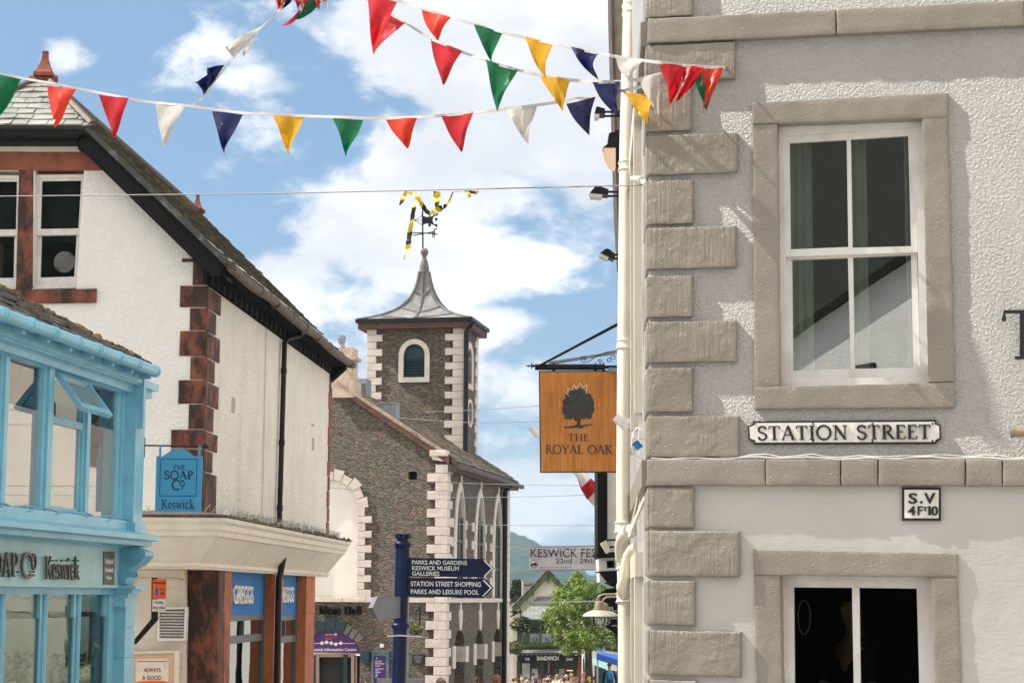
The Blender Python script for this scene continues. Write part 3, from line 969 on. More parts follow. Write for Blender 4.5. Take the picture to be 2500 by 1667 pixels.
# lower window frame
mb = MB()
mb.ppx(RF, [(1904, 1402), (2275, 1408), (2291, 1900), (1914, 1900)], dB - .05, dB + .02, [[(1922, 1417), (2258, 1422), (2270, 1890), (1930, 1890)]])
mb.ppx(RF, [(1922, 1416), (2258, 1421), (2270, 1880), (1930, 1880)], dB - .04, dB, [[(1938, 1433), (2080, 1434), (2088, 1875), (1942, 1870)], [(2098, 1434), (2238, 1436), (2250, 1875), (2104, 1875)]])
part(mb, 'frame', M['white_grey_paint'], W2)
mb = MB()
mb.ppx(RF, [(1924, 1418), (2257, 1423), (2270, 1885), (1930, 1885)], dB - .026, dB - .02)
part(mb, 'pane', M['glass_dark'], W2)
mb = MB()                                                # oval outline transfer on the glass
cx, cy, rx, ry = 1963.5, 1506, 16, 42.5
outer = [(cx + rx * math.cos(2 * math.pi * i / 40), cy + ry * math.sin(2 * math.pi * i / 40)) for i in range(40)]
inner = [(cx + (rx - 1.6) * math.cos(2 * math.pi * i / 40), cy + (ry - 1.6) * math.sin(2 * math.pi * i / 40)) for i in range(40)]
mb.ppx(RF, outer, dB - .018, dB - .016, [inner])
part(mb, 'oval_transfer', mat('faint_grey_transfer', (.02, .022, .02), .8), W2)
# rooms behind the two windows
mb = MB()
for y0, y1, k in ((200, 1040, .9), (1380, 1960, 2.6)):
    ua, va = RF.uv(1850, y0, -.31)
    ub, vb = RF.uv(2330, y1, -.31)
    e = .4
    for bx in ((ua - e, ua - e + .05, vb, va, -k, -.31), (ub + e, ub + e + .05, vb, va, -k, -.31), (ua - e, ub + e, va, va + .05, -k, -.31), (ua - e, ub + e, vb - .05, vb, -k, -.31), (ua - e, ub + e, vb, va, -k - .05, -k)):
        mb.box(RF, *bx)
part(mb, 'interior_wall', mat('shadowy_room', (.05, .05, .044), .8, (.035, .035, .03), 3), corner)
# the street side: window surrounds seen on edge
mb = MB()
for v0, v1 in ((RF.v(1585, 940), RF.v(1585, 130)), (vG + .1, RF.v(1585, 1400))):
    for u0 in (1.75, 3.1):
        mb.box(RS, u0, u0 + .22, v0, v1, -.02, .05)
        mb.box(RS, u0 + .22, u0 + .3, v0 + .1, v1 - .1, -.02, .02)
    mb.box(RS, 1.55, 3.5, v1, v1 + .16, -.02, .052)
part(mb, 'side_window_surround', M['pipe_cream'], corner)
mb = MB()
for v0, v1 in ((RF.v(1585, 930), RF.v(1585, 140)), (vG + .2, RF.v(1585, 1410))):
    part(MB().box(RS, 2.05, 3.1, v0, v1, -.01, .006), 'side_pane', M['smoked'], corner)

# ---- fixed to the corner building
mb = MB()
pl = [(1838, 1028), (2284, 1024), (2285, 1031), (2296, 1037), (2297, 1072), (2287, 1077), (2286, 1083), (1841, 1085), (1839, 1078), (1828, 1073), (1826, 1040), (1837, 1035)]
mb.ppx(RF, pl, .0, .022)
plate = solo(mb, 'street_name_sign', M['letter_black'], 'white cast street sign with black border and notched corners below the upper window', 'street sign')
mb = MB()
cx, cy = 2061.5, 1054.5
mb.ppx(RF, [(cx + (x - cx) * .985, cy + (y - cy) * .83) for x, y in pl], .0, .026)
part(mb, 'face', M['enamel'], plate)
mb = letters(MB(), RF, 'STATION STREET', quad=[(1849, 1040), (2272, 1036), (2273, 1071), (1850, 1074)], d=.026, th=.004, serif=True, weight=1.0, gap=.075)
part(mb, 'lettering', M['letter_black'], plate)
mb = MB()
for x in (1842, 1985, 2130, 2277):
    for y in (1034, 1076):
        part(MB().lathe(RF.w(*RF.uv(x, y, .026), .026), [(.007, 0), (.005, .004)], 8, RF.N), 'screw', M['gutter_brown'], plate)
mb = MB()
mb.ppx(RF, Q(2202, 1189, 2297, 1270), -.0, .025)
sv = solo(mb, 'valve_sign', M['letter_black'], 'small square white iron plate with black border and raised figures under the string course', 'wall plate')
mb = MB()
mb.ppx(RF, Q(2208, 1195, 2291.5, 1264), .0, .03)
part(mb, 'face', M['enamel'], sv)
mb = MB()
for txt, bx in (('S', (2218, 1203, 2239, 1229)), ('.', (2246, 1222, 2252, 1229)), ('V', (2256, 1203, 2283, 1229)), ('4', (2216, 1235, 2235, 1257)), ('F', (2240, 1235, 2252, 1257)), ('T', (2253, 1237, 2264, 1247)), ('1', (2266, 1235, 2272, 1257)), ('0', (2273, 1235, 2290, 1258))):
    for k in range(3):                       # heavy cast strokes
        letters(mb, RF, txt, px=(bx[0] + k * .8, bx[1], bx[2] + k * .8 - 1, bx[3]), d=.03, th=.006 + k * .0006)
part(mb, 'lettering', M['letter_black'], sv)
mb = MB()
letters(mb, RF, 'T', px=(2446, 757, 2560, 876), d=.03, th=.02, serif=True, weight=1.05)
mb.bpx(RF, 2490, 800, 2496, 806, -.005, .03)
solo(mb, 'wall_letter', M['letter_black'], 'large black serif capital fixed to the roughcast at the right edge', 'letter')
mb = MB()
a, b = RF.w(*RF.uv(2468, 1054, .09), .09), RF.w(*RF.uv(2800, 1054, .09), .09)
mb.tube([a, b], .029, 16)
mb.tube([a - RF.A * .004, a + RF.A * .02], .033, 16)
for x in (2560, 2760):
    p = RF.w(*RF.uv(x, 1054, .09), .09)
    mb.tube([p, p - RF.N * .1], .012, 8)
solo(mb, 'wall_pipe', M['rust_metal'], 'short beige horizontal pipe end beside the street name sign', 'pipe', smooth=True)
mb = MB()
pp = [RF.w(*RF.uv(1590 + i * 38, 1118 + (2.2 * math.sin(i * 1.7) + 1.5 * math.sin(i * .6)), .03), .03) for i in range(28)]
mb.tube(pp, .005, 6)
mb.tube([p + V((.03, 0, .012 + .006 * math.sin(i * 2.1))) for i, p in enumerate(pp)], .004, 6)
solo(mb, 'wall_cable', M['white_grey_paint'], 'pair of thin white cables lying along the string course', 'cable', smooth=True)

# drainpipe with its two swept branches
mb = MB()
ax = [(1538, -260, 17.2), (1536, 38, 16.5), (1528, 350, 16.0), (1523, 889, 15.6), (1521, 1150, 15.5), (1522, 1360, 15.45), (1525, 1455, 15.4), (1526, 1667, 15.3), (1527, 2160, 15.2)]
mb.tube([pt(*p) for p in ax], .053, 20)
def along(y):
    for i in range(len(ax) - 1):
        if ax[i][1] <= y <= ax[i + 1][1]:
            k = (y - ax[i][1]) / (ax[i + 1][1] - ax[i][1])
            return pt(*[ax[i][j] + (ax[i + 1][j] - ax[i][j]) * k for j in range(3)])
    return pt(*ax[-1])
def collar(y0, y1, r):
    a, b = along(y0), along(y1)
    d = (b - a).normalized()
    e = (b - a).length
    mb.tube([a, a + d * .004, a + d * e * .12, a + d * e * .2, a + d * e * .55, a + d * e * .78, a + d * e * .86, b], [.054, r * .95, r, r * .88, r * .84, r * .95, r, .054], 20)
for y0, y1, r in ((14, 40, .066), (396, 422, .066), (833, 857, .068), (1273, 1304, .074), (1357, 1372, .066), (1377, 1392, .066), (1446, 1474, .072)):
    collar(y0, y1, r)
mb.tube([pt(1553, 1292, 15.0), pt(1541, 1294, 15.05), pt(1529, 1300, 15.1), pt(1519, 1313, 15.2), pt(1515, 1332, 15.3), pt(1516, 1362, 15.4)], [.046] * 6, 16)
mb.tube([pt(1536, 1296, 15.05), pt(1530, 1299, 15.08)], .056, 16)
mb.tube([pt(1554, 1334, 14.9), pt(1542, 1341, 14.95), pt(1533, 1356, 14.98), pt(1528, 1376, 15.0), pt(1524, 1412, 15.0), pt(1521, 1432, 15.05), pt(1524, 1450, 15.3)], [.036, .036, .038, .04, .042, .052, .05], 16)
for y in (120, 700, 1100, 1560):
    p = along(y)
    mb.box(Fr(p, (0, 1, 0), (1, 0, 0)), -.02, .02, -.03, .03, .04, .16)
solo(mb, 'drainpipe', M['pipe_cream'], 'cream cast iron drainpipe with collars and swept branches on the corner house', 'drainpipe', smooth=True)

# swan neck lamps
M['shade_cream'] = mat('chalky_green_cream_shade', (.50, .48, .38), .6, (.38, .38, .31), 8)
for i, (px, Y, lab) in enumerate(((1463, 16.0, 'near verdigris swan neck lamp with wide shade and clear glass on the right wall'), (1475, 18.6, 'second swan neck lamp half hidden behind the nearer one'))):
    s = 16.0 / Y
    c = pt(px, 1496, Y)
    la = base('wall_lamp', lab, 'lamp', c, 0, 'swan neck lamps on the right hand wall')
    mb = MB()
    mb.lathe(c, [(.136, -.026), (.137, -.024), (.125, -.010), (.10, .006), (.07, .018), (.045, .026), (.043, .03), (.04, .034)], 28)
    part(mb, 'shade', M['shade_cream'], la, smooth=True)
    mb = MB()
    mb.lathe(c, [(.05, .026), (.052, .034), (.040, .038), (.038, .07), (.034, .086), (.022, .093), (.012, .096)], 20)
    part(mb, 'lamp_cap', M['rust_metal'], la, smooth=True)
    mb = MB()
    wx = c0.x + .0413 * (Y - c0.y)
    nk = [c + V((-.012, 0, .09)), c + V((-.012, 0, .115)), c + V((0, 0, .135)), c + V((.03, 0, .148)), V((wx - .02, Y, c.z + .152)), V((wx, Y, c.z + .152))]
    mb.tube(nk, .009, 10)
    mb.tube([V((wx - .03, Y, c.z + .152)), V((wx + .01, Y, c.z + .152))], [.03, .035], 14)
    part(mb, 'neck', M['rust_metal'], la, smooth=True)
    mb = MB()
    mb.lathe(c, [(.055, -.026), (.057, -.05), (.055, -.085), (.043, -.103), (.02, -.108)], 20)
    part(mb, 'glass_jar', M['glass'], la, smooth=True)
    mb = MB()
    mb.lathe(c, [(.012, -.03), (.028, -.05), (.03, -.07), (.018, -.09)], 14)
    part(mb, 'bulb', M['enamel'], la, smooth=True)

def flood(px, py, Y, wx_px, head_w, tilt, lab):
    """small arm-mounted led floodlight on the side wall"""
    c = pt(px, py, Y)
    e = pt(wx_px, py, Y)
    fl = base('floodlight', lab, 'floodlight', c, 0, 'black floodlights high on the right hand wall')
    mb = MB()
    mb.tube([c + V((.05, 0, .01)), e + V((0, 0, .012))], .012, 8)
    mb.tube([c + V((.05, .0, -.035)), e + V((0, 0, -.03))], .012, 8)
    part(mb, 'arm', M['black_paint'], fl, smooth=True)
    fr = Fr(c, (math.cos(tilt), 0, math.sin(tilt)), (0, -1, 0), (-math.sin(tilt), 0, math.cos(tilt)))
    mb = MB().plate(fr, [(-head_w, -.03), (.06, -.035), (.06, .02), (-.02, .045), (-head_w * .6, .04)], (), -.1, .1)
    part(mb, 'head', M['black_paint'], fl)
    mb = MB()
    mb.box(fr, -head_w * .96, .0, -.062, -.03, -.09, .09)
    part(mb, 'lens', M['enamel'], fl)
flood(1462, 276, 20, 1530, .05, .02, 'topmost black floodlight behind the blue pennants by the drainpipe')
flood(1470, 471, 20, 1530, .13, -.06, 'black floodlight on a twin arm level with the thin overhead wire')
flood(1488, 624, 21, 1530, .10, -.42, 'lowest black floodlight tilted down above the inn sign')
# half lantern
c = pt(1497, 365, 19)
ln = base('wall_lantern', 'lit black half lantern on the wall left of the drainpipe', 'lantern', c)
mb = MB()
fz = Fr(c, (1, 0, 0), (0, -1, 0))
mb.plate(fz, [(.02, -.19), (.09, -.19), (.09, .17), (.02, .17), (-.02, .12), (-.03, .02), (.02, .02)], (), -.09, .09)
mb.plate(fz, [(-.045, .14), (.0, .15), (.03, .0), (-.105, -.005), (-.06, .03)], (), -.1, .1)
part(mb, 'housing', M['black_paint'], ln)
mb = MB().plate(fz, [(-.1, -.005), (.02, -.005), (.02, -.2), (-.03, -.19), (-.08, -.1)], (), -.08, .08)
lm, lt, lo = newmat('lit_lantern_glass')
e = lt.n('ShaderNodeEmission', {'Color': (1, .62, .36, 1), 'Strength': .55})
g = lt.n('ShaderNodeBsdfGlossy', {'Roughness': .08})
lt.t.links.new(lt.n('ShaderNodeMixShader', {0: .2, 1: e.outputs[0], 2: g.outputs[0]}).outputs[0], lo.inputs[0])
part(mb, 'lantern_glass', lm, ln)

# wire bracket, socket, camera
mb = MB()
q = [pt(1543, 436, 12.6), pt(1556, 437, 12.3), pt(1580, 448, 11.7)]
mb.tube(q, [.016, .018, .02], 8)
mb.tube([q[1], q[1] + V((.1, .05, .02))], .02, 8)
solo(mb, 'wire_bracket', M['pipe_cream'], 'small cream bracket at the corner holding the thin overhead wire', 'bracket')
sk = base('power_socket', 'blue outdoor power socket with looped white cable on the corner', 'socket', pt(1560, 1072, 12.4))
p0 = pt(1563, 1064, 12.4)
mb = MB()
mb.box(Fr(p0, (1, 0, 0), (0, -1, 0)), -.012, .03, -.02, .035, -.03, .03)
part(mb, 'box', M['white_paint'], sk)
mb = MB()
p1 = pt(1557, 1086, 12.4)
mb.tube([p1 + V((-.018, 0, .02)), p1 + V((.014, 0, -.022))], [.02, .024], 14)
mb.tube([p1 + V((-.03, 0, .01)), p1 + V((-.012, 0, .003))], .014, 10)
part(mb, 'plug', mat('bright_blue_plastic', (.01, .16, .42), .35), sk, smooth=True)
mb = MB()
mb.tube([pt(x, y, 12.4) for x, y in ((1566, 1048), (1556, 1043), (1547, 1054), (1542, 1080), (1546, 1104), (1560, 1117), (1574, 1119))], .0042, 6)
part(mb, 'lead', M['white_paint'], sk, smooth=True)
cm = base('security_camera', 'white tubular floodlight on a short arm beside the inn sign', 'camera', pt(1517, 1036, 15.2))
mb = MB()
mb.tube([pt(1502, 1017, 15.2), pt(1531, 1046, 15.2)], [.036, .03], 14)
part(mb, 'body', M['white_paint'], cm, smooth=True)
mb = MB()
mb.box(Fr(pt(1520, 1027, 15.2), (1, 0, 0), (0, -1, 0)), .0, .13, -.02, .02, -.015, .015)
part(mb, 'arm', M['white_paint'], cm)
# loose cables on the corner
mb = MB()
mb.tube([pt(x, y, 12.9) for x, y in ((1573, 1138), (1566, 1150), (1570, 1175), (1556, 1215), (1551, 1240), (1543, 1275), (1538, 1300))], .006, 6)
mb.tube([pt(x, y, 12.95) for x, y in ((1578, 1150), (1572, 1190), (1560, 1235), (1557, 1262), (1562, 1268))], .004, 6)
mb.tube([pt(x, y, 12.2) for x, y in ((1583, 1195), (1570, 1225), (1556, 1258), (1543, 1290), (1537, 1310))], .012, 8)
solo(mb, 'corner_cables', M['pipe_cream'], 'tangle of painted cables running down the corner to the drainpipe', 'cable', smooth=True)

# ------------------------------------------------------------------ inn further along on the right
PB = frontal(25.6)
inn = base('inn_building', 'cream and black timbered inn beyond the corner house with a jettied bay', 'building', (1.5, 24, gz(24)))
mb = MB()
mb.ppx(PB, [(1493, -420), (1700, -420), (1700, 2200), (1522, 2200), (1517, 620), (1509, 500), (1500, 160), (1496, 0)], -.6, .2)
part(mb, 'wall', mat('shaded_buff_render', (.30, .26, .195), .8, (.22, .19, .14), 5, bump=.3, bsc=12), inn)  # buff darkened to put the shade under the eaves into the colour
mb = MB()
mb.ppx(PB, [(1490, -420), (1497, -420), (1499, 0), (1503, 160), (1512, 500), (1519, 640), (1514, 640), (1506, 500), (1496, 160), (1491.5, 0)], -.5, .3)
part(mb, 'verge_board', M['gutter_brown'], inn)
i0, i1 = pt(1514, 400, 25.9), pt(1519, 400, 46)
IS = Fr((i0.x, i0.y, EYE), ((i1 - i0).x / 20.1, 1, 0), (-1, (i1 - i0).x / 20.1, 0))
mb = MB().box(IS, 0, 20.1, vG - .6, 5.2, -3, 0)  # unseen wall added to give the blue shop panes a bright reflection
part(mb, 'reflected_wall', M['cream_paint'], inn)
for k in range(4):
    for v0 in (-1.2, 2.2):
        mb = MB().box(IS, 2 + k * 4.5, 3.3 + k * 4.5, v0, v0 + 1.7, -.1, .03)
        part(mb, 'reflected_window', M['dark_in'], inn)
PB2 = frontal(24.6)
mb = MB()
mb.ppx(PB2, [(1459, 1120), (1483, 1120), (1483, 1352), (1459, 1352)], -.8, .1)
part(mb, 'timber_post', M['black_wood'], inn)
mb = MB()
mb.ppx(PB2, [(1483, 1120), (1530, 1120), (1530, 1420), (1464, 1420), (1461, 1362), (1483, 1358)], -.8, .0, [[(1481, 1368), (1501, 1367), (1501, 1385), (1482, 1386)]])
part(mb, 'plaster_panel', M['white_paint'], inn)
mb = MB()
mb.ppx(PB2, [(1478, 1365), (1505, 1365), (1505, 1388), (1478, 1388)], -.5, -.3)
part(mb, 'bay_pane', M['dark_in'], inn)
mb = MB()
mb.ppx(PB2, [(1455, 1350), (1530, 1344), (1530, 1359), (1461, 1362)], -.85, .16)
part(mb, 'bay_ledge', M['black_wood'], inn)
mb = MB()
mb.ppx(PB2, [(1461, 1394), (1530, 1391), (1530, 1440), (1497, 1428), (1482, 1420), (1472, 1408)], -.85, .08)
part(mb, 'bay_bracket', M['black_wood'], inn)
mb = MB()
mb.ppx(PB2, [(1466, 1448), (1480, 1438), (1500, 1434), (1535, 1434), (1535, 1590), (1512, 1590), (1503, 1545), (1481, 1530), (1474, 1480)], -.6, -.1)
part(mb, 'dark_shopfront', M['black_wood'], inn)
mb = letters(MB(), PB2, 'S22', px=(1485.5, 1480.5, 1497, 1487), d=-.098, th=.004)
part(mb, 'number', M['letter_white'], inn)
mb = MB()
for y in (1489, 1507, 1525):
    part(MB().bpx(PB2, 1493, y, 1506, y + 3, -.1, -.09), 'shopfront_bar', M['grey_metal'], inn)

# inn sign
Y = 23.0
PS = frontal(Y)
sg = base('inn_sign', 'square orange wooden inn sign with a dark tree hanging from a black bracket', 'pub sign', pt(1412, 1150, Y))
mb = MB()
bx = [(1318, 908), (1507, 907), (1506, 1150), (1321, 1151)]
mb.ppx(PS, bx, -.03, .03)
bd = part(mb, 'board', M['wood_sign'], sg)
mb = MB()
mb.ppx(PS, [(1315.5, 905), (1509, 904), (1508, 1152.5), (1318.5, 1153)], -.034, .028, [[(1318.5, 908.5), (1506.5, 907.5), (1505.5, 1149.5), (1321.5, 1150.5)]])
part(mb, 'board_edge', M['black_paint'], sg)
ink = mat('charcoal_paint', (.032, .032, .03), .5, (.05, .048, .042), 20)
mb = MB()
crown = []
rr = random.Random(5)
cx, cy = 1411, 993
prof = [(1373, 1003), (1376, 990), (1374, 978), (1382, 972), (1380, 962), (1390, 958), (1395, 953), (1404, 953), (1410, 949), (1420, 950), (1428, 955), (1434, 961), (1441, 962), (1444, 971), (1449, 980), (1449, 992), (1450, 1003), (1444, 1010), (1444, 1018), (1436, 1022), (1430, 1018), (1424, 1023), (1419, 1018), (1415, 1027), (1404, 1026), (1399, 1018), (1393, 1024), (1386, 1020), (1381, 1024), (1378, 1013)]
fine = []
for i, p in enumerate(prof):
    q = prof[(i + 1) % len(prof)]
    for k in range(4):
        t = k / 4
        x, y = p[0] + (q[0] - p[0]) * t, p[1] + (q[1] - p[1]) * t
        nx, ny = x - cx, y - cy
        l = math.hypot(nx, ny)
        o_ = 2.2 * math.sin(math.pi * t) + rr.uniform(-.5, .5)
        fine.append((x + nx / l * o_, y + ny / l * o_))
mb.ppx(PS, fine, .028, .034)
mb.ppx(PS, [(1404, 1018), (1409, 1018), (1412, 1024), (1415, 1018), (1420, 1018), (1417, 1030), (1417, 1038), (1447, 1034), (1443, 1037), (1422, 1042), (1424, 1046), (1408, 1043), (1378, 1045), (1376, 1042), (1400, 1039), (1408, 1036), (1409, 1028)], .028, .0345)
part(mb, 'tree_emblem', ink, bd)
mb = MB()
cr = [(1389, 966), (1382, 959), (1388, 957), (1385, 947), (1396, 952), (1401, 938), (1408, 950), (1416, 935), (1424, 946), (1434, 938), (1431, 960)]
pw = [PS.w(*PS.uv(x, y, .033), .033) for x, y in cr]
for i in range(len(pw) - 1):
    mb.tube([pw[i], pw[i + 1]], .0045, 6)
part(mb, 'crown_emblem', M['pale_card'], bd)
mb = MB()
letters(mb, PS, 'THE', px=(1387, 1059, 1437, 1076), d=.03, th=.003, serif=True, weight=.8)
letters(mb, PS, 'ROYAL OAK', px=(1331, 1086, 1495, 1107), d=.03, th=.003, serif=True, weight=.8, gap=.03)
part(mb, 'lettering', ink, bd)
mb = MB()
a, b, c = pt(1306, 896, Y), pt(1476, 896, Y), pt(1512, 896, Y)
mb.tube([a, b], .036, 12)
mb.tube([b, c + V((.1, 0, 0))], .022, 10)
mb.tube([pt(1284, 893.5, Y), pt(1291, 893, Y), pt(1295, 893, Y), pt(1299, 893, Y), pt(1306, 893, Y)], [.001, .014, .006, .018, .012], 8)
for x, y in ((1297, 888), (1297, 898)):
    mb.tube([pt(1299, 893, Y), pt(x, y, Y), pt(x + 3, y + (y - 893) * .3, Y)], .006, 6)
fr2 = frontal(Y - .02)
mb.ppx(fr2, [(1318, 889), (1512, 785), (1512, 793), (1328, 889)], -.03, .03)
part(mb, 'bracket', M['black_paint'], sg, smooth=True)
mb = MB()
mb.ppx(frontal(Y + .15), [(1338, 886), (1345, 882), (1512, 856), (1512, 862), (1352, 889)], -.02, .02)
part(mb, 'stay', M['zinc'], sg)
mb = MB()
def spiral(cx, cy, r0, turns, a0, s=1):
    return [pt(cx + r0 * (1 - .75 * i / 30) * math.cos(a0 + s * turns * 2 * math.pi * i / 30), cy + r0 * (1 - .75 * i / 30) * math.sin(a0 + s * turns * 2 * math.pi * i / 30), Y - .03) for i in range(31)]
for cx, cy, r0, tn, a0, s in ((1426, 876, 9, 1.1, 1.6, 1), (1465, 883, 6, 1.1, 3.3, 1), (1487, 880, 7, 1.1, .3, -1), (1498, 873, 7, 1.0, 2.6, 1)):
    mb.tube(spiral(cx, cy, r0, tn, a0, s), .005, 6)
mb.tube([pt(x, y, Y - .03) for x, y in ((1426, 885), (1440, 881), (1458, 868), (1480, 860), (1505, 856))], .005, 6)
for x in (1352, 1454, 1474):
    mb.tube([pt(x, 885, Y), pt(x, 907, Y)], .007, 6)
    mb.tube([pt(x - 4, 903, Y - .03), pt(x + 4, 903, Y - .03)], .008, 6)
part(mb, 'scroll', M['black_paint'], sg)
mb = MB().bpx(PS, 1486, 897, 1506, 908, -.08, .05)
part(mb, 'light_box', M['zinc'], sg)

# furled flag
Y = 26.0
fl = base('flag', 'furled white flag with red bands on a white pole behind the inn sign', 'flag', pt(1505, 1250, Y))
mb = MB()
mb.tube([pt(1294, 1044, Y), pt(1540, 1284, Y)], .035, 10)
mb.tube([pt(1293, 1043, Y), pt(1297, 1047, Y)], .05, 10)
part(mb, 'pole', M['white_paint'], fl, smooth=True)
mb = MB()
path = [(1404, 1150, .03), (1415, 1160, .05), (1430, 1180, .085), (1450, 1203, .10), (1475, 1226, .11), (1495, 1246, .12), (1510, 1270, .11)]
def flagseg(i0, i1, k, ph, off=0.0, only=None):
    m = MB()
    vs, fs = [], []
    n = 18
    rows = []
    for i in range(i0 * 4, i1 * 4 + 1):
        a = min(i // 4, len(path) - 2)
        f = i / 4 - a
        x, y, r = [path[a][j] + (path[a + 1][j] - path[a][j]) * f for j in range(3)]
        c_ = pt(x, y, Y)
        row = []
        for j in range(n + 1):
            th = only[0] + (only[1] - only[0]) * j / n if only else 2 * math.pi * j / n
            rad = (r + off) * (1 + .22 * math.sin(3 * th + i * .35 + ph))
            row.append(c_ + V((.7, 0, .7)) * rad * math.cos(th) + V((0, 1, 0)) * rad * math.sin(th))
        rows.append(row)
    vs = [p for r_ in rows for p in r_]
    fs = [(a * (n + 1) + j, a * (n + 1) + j + 1, (a + 1) * (n + 1) + j + 1, (a + 1) * (n + 1) + j) for a in range(len(rows) - 1) for j in range(n)]
    return m.add(vs, fs)
part(flagseg(0, 6, 1, 0), 'flag_cloth', M['flagwhite'], fl, smooth=True)
part(flagseg(2, 3, 1, 0, .006, (R(160), R(330))), 'red_band', M['f_red'], fl, smooth=True)
part(flagseg(4, 5, 1, 0, .006, (R(150), R(290))), 'red_band', M['f_red'], fl, smooth=True)
part(flagseg(1, 2, 1, 0, .006, (R(170), R(220))), 'red_band', M['f_red'], fl, smooth=True)
# blue hanging sign at the bay
Y = 27.0
hs = MB().ppx(frontal(Y), [(1455, 1364), (1475, 1364), (1475, 1418), (1455, 1418)], -.02, .02)
bs = solo(hs, 'hanging_sign', M['greggs_blue'], 'small bright blue hanging sign beside the black timber bay', 'hanging sign')
mb = letters(MB(), frontal(Y), 'b', px=(1461, 1402, 1467, 1411), d=.02, th=.004)
part(mb, 'lettering', M['letter_white'], bs)
# white tubular lamp on the bay
cm2 = base('bay_floodlight', 'white tubular floodlight on black brackets at the timber bay', 'floodlight', pt(1478, 1335, 22.6))
mb = MB().tube([pt(1472, 1322, 22.6), pt(1486, 1348, 22.6)], [.042, .035], 12)
part(mb, 'body', M['cream_paint'], cm2, smooth=True)
mb = MB()
mb.tube([pt(1479, 1318, 22.7), pt(1508, 1317, 22.7)], .011, 6)
mb.tube([pt(1487, 1335, 22.7), pt(1508, 1334, 22.7)], .011, 6)
mb.tube([pt(1487, 1339, 22.7), pt(1494, 1334, 22.7)], .011, 6)
part(mb, 'arm', M['black_paint'], cm2)

# ------------------------------------------------------------------ left: white gabled building with the bakery on its ground floor
gO = pt(500, 900, 30)
GF = Fr((gO.x, 30, EYE), (1, 0, 0), (-.064, -.998, 0))
LS = Fr((gO.x, 30, EYE), (.064, .998, 0), (.998, -.064, 0))
GL = 12.3
gable = base('gabled_building', 'white rendered gabled building with red sandstone dressings, mossy roof and bakery below', 'building', (gO.x, 30, gz(30)))
gE = GF.uv(551, 640, .42)
gH = GF.uv(212, 303, .42)
sl_ = (gH[1] - gE[1]) / (gE[0] - gH[0])
uR = -2.88
vR = gH[1] + (gH[0] - uR) * sl_
vEw = gE[1] + gE[0] * sl_            # roof line at the wall face
vGr = gz(30) - EYE - .6
hu = gH[0] - .0
vWt = 5.02
win = [(44, 415), (205, 414), (186, 708), (36, 712)]
mb = MB()
wl = GF.q([(86, 416), (205, 416), (186, 710), (80, 712)])
wl2 = [(2 * uR + .15 - u, v) for u, v in wl]
wl3 = GF.q([(-60, 416), (46, 416), (42, 712), (-62, 712)])
outer = [(0, vGr), (0, vEw - .12), (gH[0] - .02, gH[1] - .1), (2 * uR - gH[0], gH[1] - .1), (2 * uR, vEw - .12), (2 * uR, vGr)]
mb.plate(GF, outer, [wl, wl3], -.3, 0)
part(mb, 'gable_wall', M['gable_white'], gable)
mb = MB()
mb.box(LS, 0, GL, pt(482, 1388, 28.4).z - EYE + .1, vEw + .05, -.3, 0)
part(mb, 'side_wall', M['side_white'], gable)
mb = MB()
mb.box(GF, uR - 2.8, 0, .5, vEw, -GL, -GL + .2)
mb.box(GF, uR - 2.8, -.9, vGr, .5, -GL, -GL + .2)
part(mb, 'rear_wall', M['side_white'], gable)
# windows of the gable
def gwin(q, nm='window'):
    mb = MB()
    TL, TR, BR, BL = q
    yt, yb = TL[1], BL[1]
    ym = yt + (yb - yt) * .505
    wq = [TL, TR, BR, BL]
    def L(x, y):      # x,y in 0..1
        a = (TL[0] + (TR[0] - TL[0]) * x, TL[1] + (TR[1] - TL[1]) * x)
        b = (BL[0] + (BR[0] - BL[0]) * x, BL[1] + (BR[1] - BL[1]) * x)
        return (a[0] + (b[0] - a[0]) * y, a[1] + (b[1] - a[1]) * y)
    def rc(x0, y0, x1, y1):
        return [L(x0, y0), L(x1, y0), L(x1, y1), L(x0, y1)]
    mb.ppx(GF, rc(0, 0, 1, 1), -.22, -.07, [rc(.05, .03, .97, .955)])
    mb.ppx(GF, rc(.05, .02, .98, .53), -.13, -.09, [rc(.13, .055, .96, .475)])
    mb.ppx(GF, rc(.05, .50, .98, .96), -.19, -.145, [rc(.16, .535, .93, .90)])
    w_ = part(mb, nm, M['white_grey_paint'], gable)
    mb = MB()
    mb.ppx(GF, rc(.08, .03, .97, .5), -.118, -.112)
    mb.ppx(GF, rc(.1, .51, .97, .93), -.178, -.172)
    part(mb, 'pane', M['glass_dark'], w_)
    mb = MB()
    mb.ppx(GF, rc(.02, .02, .98, .6), -.36, -.34)
    part(mb, 'blind', M['dark_green_in'], w_)
    return w_
w1 = gwin([(88, 427), (204, 426), (187, 703), (80, 706)])
w2 = gwin([(-62, 428), (46, 428), (40, 706), (-64, 708)])
mb = MB()
fc = GF.uv(158, 640, -.17)
mb.lathe(GF.w(*fc, -.165), [(.165, 0), (.165, .02), (.135, .025), (.125, .012), (.10, .012), (.10, .02), (.09, .03), (.03, .035)], 28, GF.N)
part(mb, 'extractor_fan', mat('dull_fan_plastic', (.10, .10, .095), .5), w1, smooth=True)
mb = MB()
for k in (-.45, -1.8):
    mb.box(GF, *sorted((GF.u(-80, 400, 0), GF.u(240, 400, 0))), GF.v(100, 730), GF.v(100, 400), -2.0, -1.9)
    break
part(mb, 'interior_wall', M['dark_green_in'], gable)
mb = MB()
mb.slab(GF, GF.q([(-120, 369), (247, 372), (247, 416), (-120, 414)], .03), -.2, .03, .01, .12, .004)
part(mb, 'lintel', M['sandstone_clean'], gable, smooth=True)
mb = MB()
mb.slab(GF, GF.q([(46, 415), (81, 415), (79, 712), (38, 712)], .02), -.2, .02, .012, .12, .004)
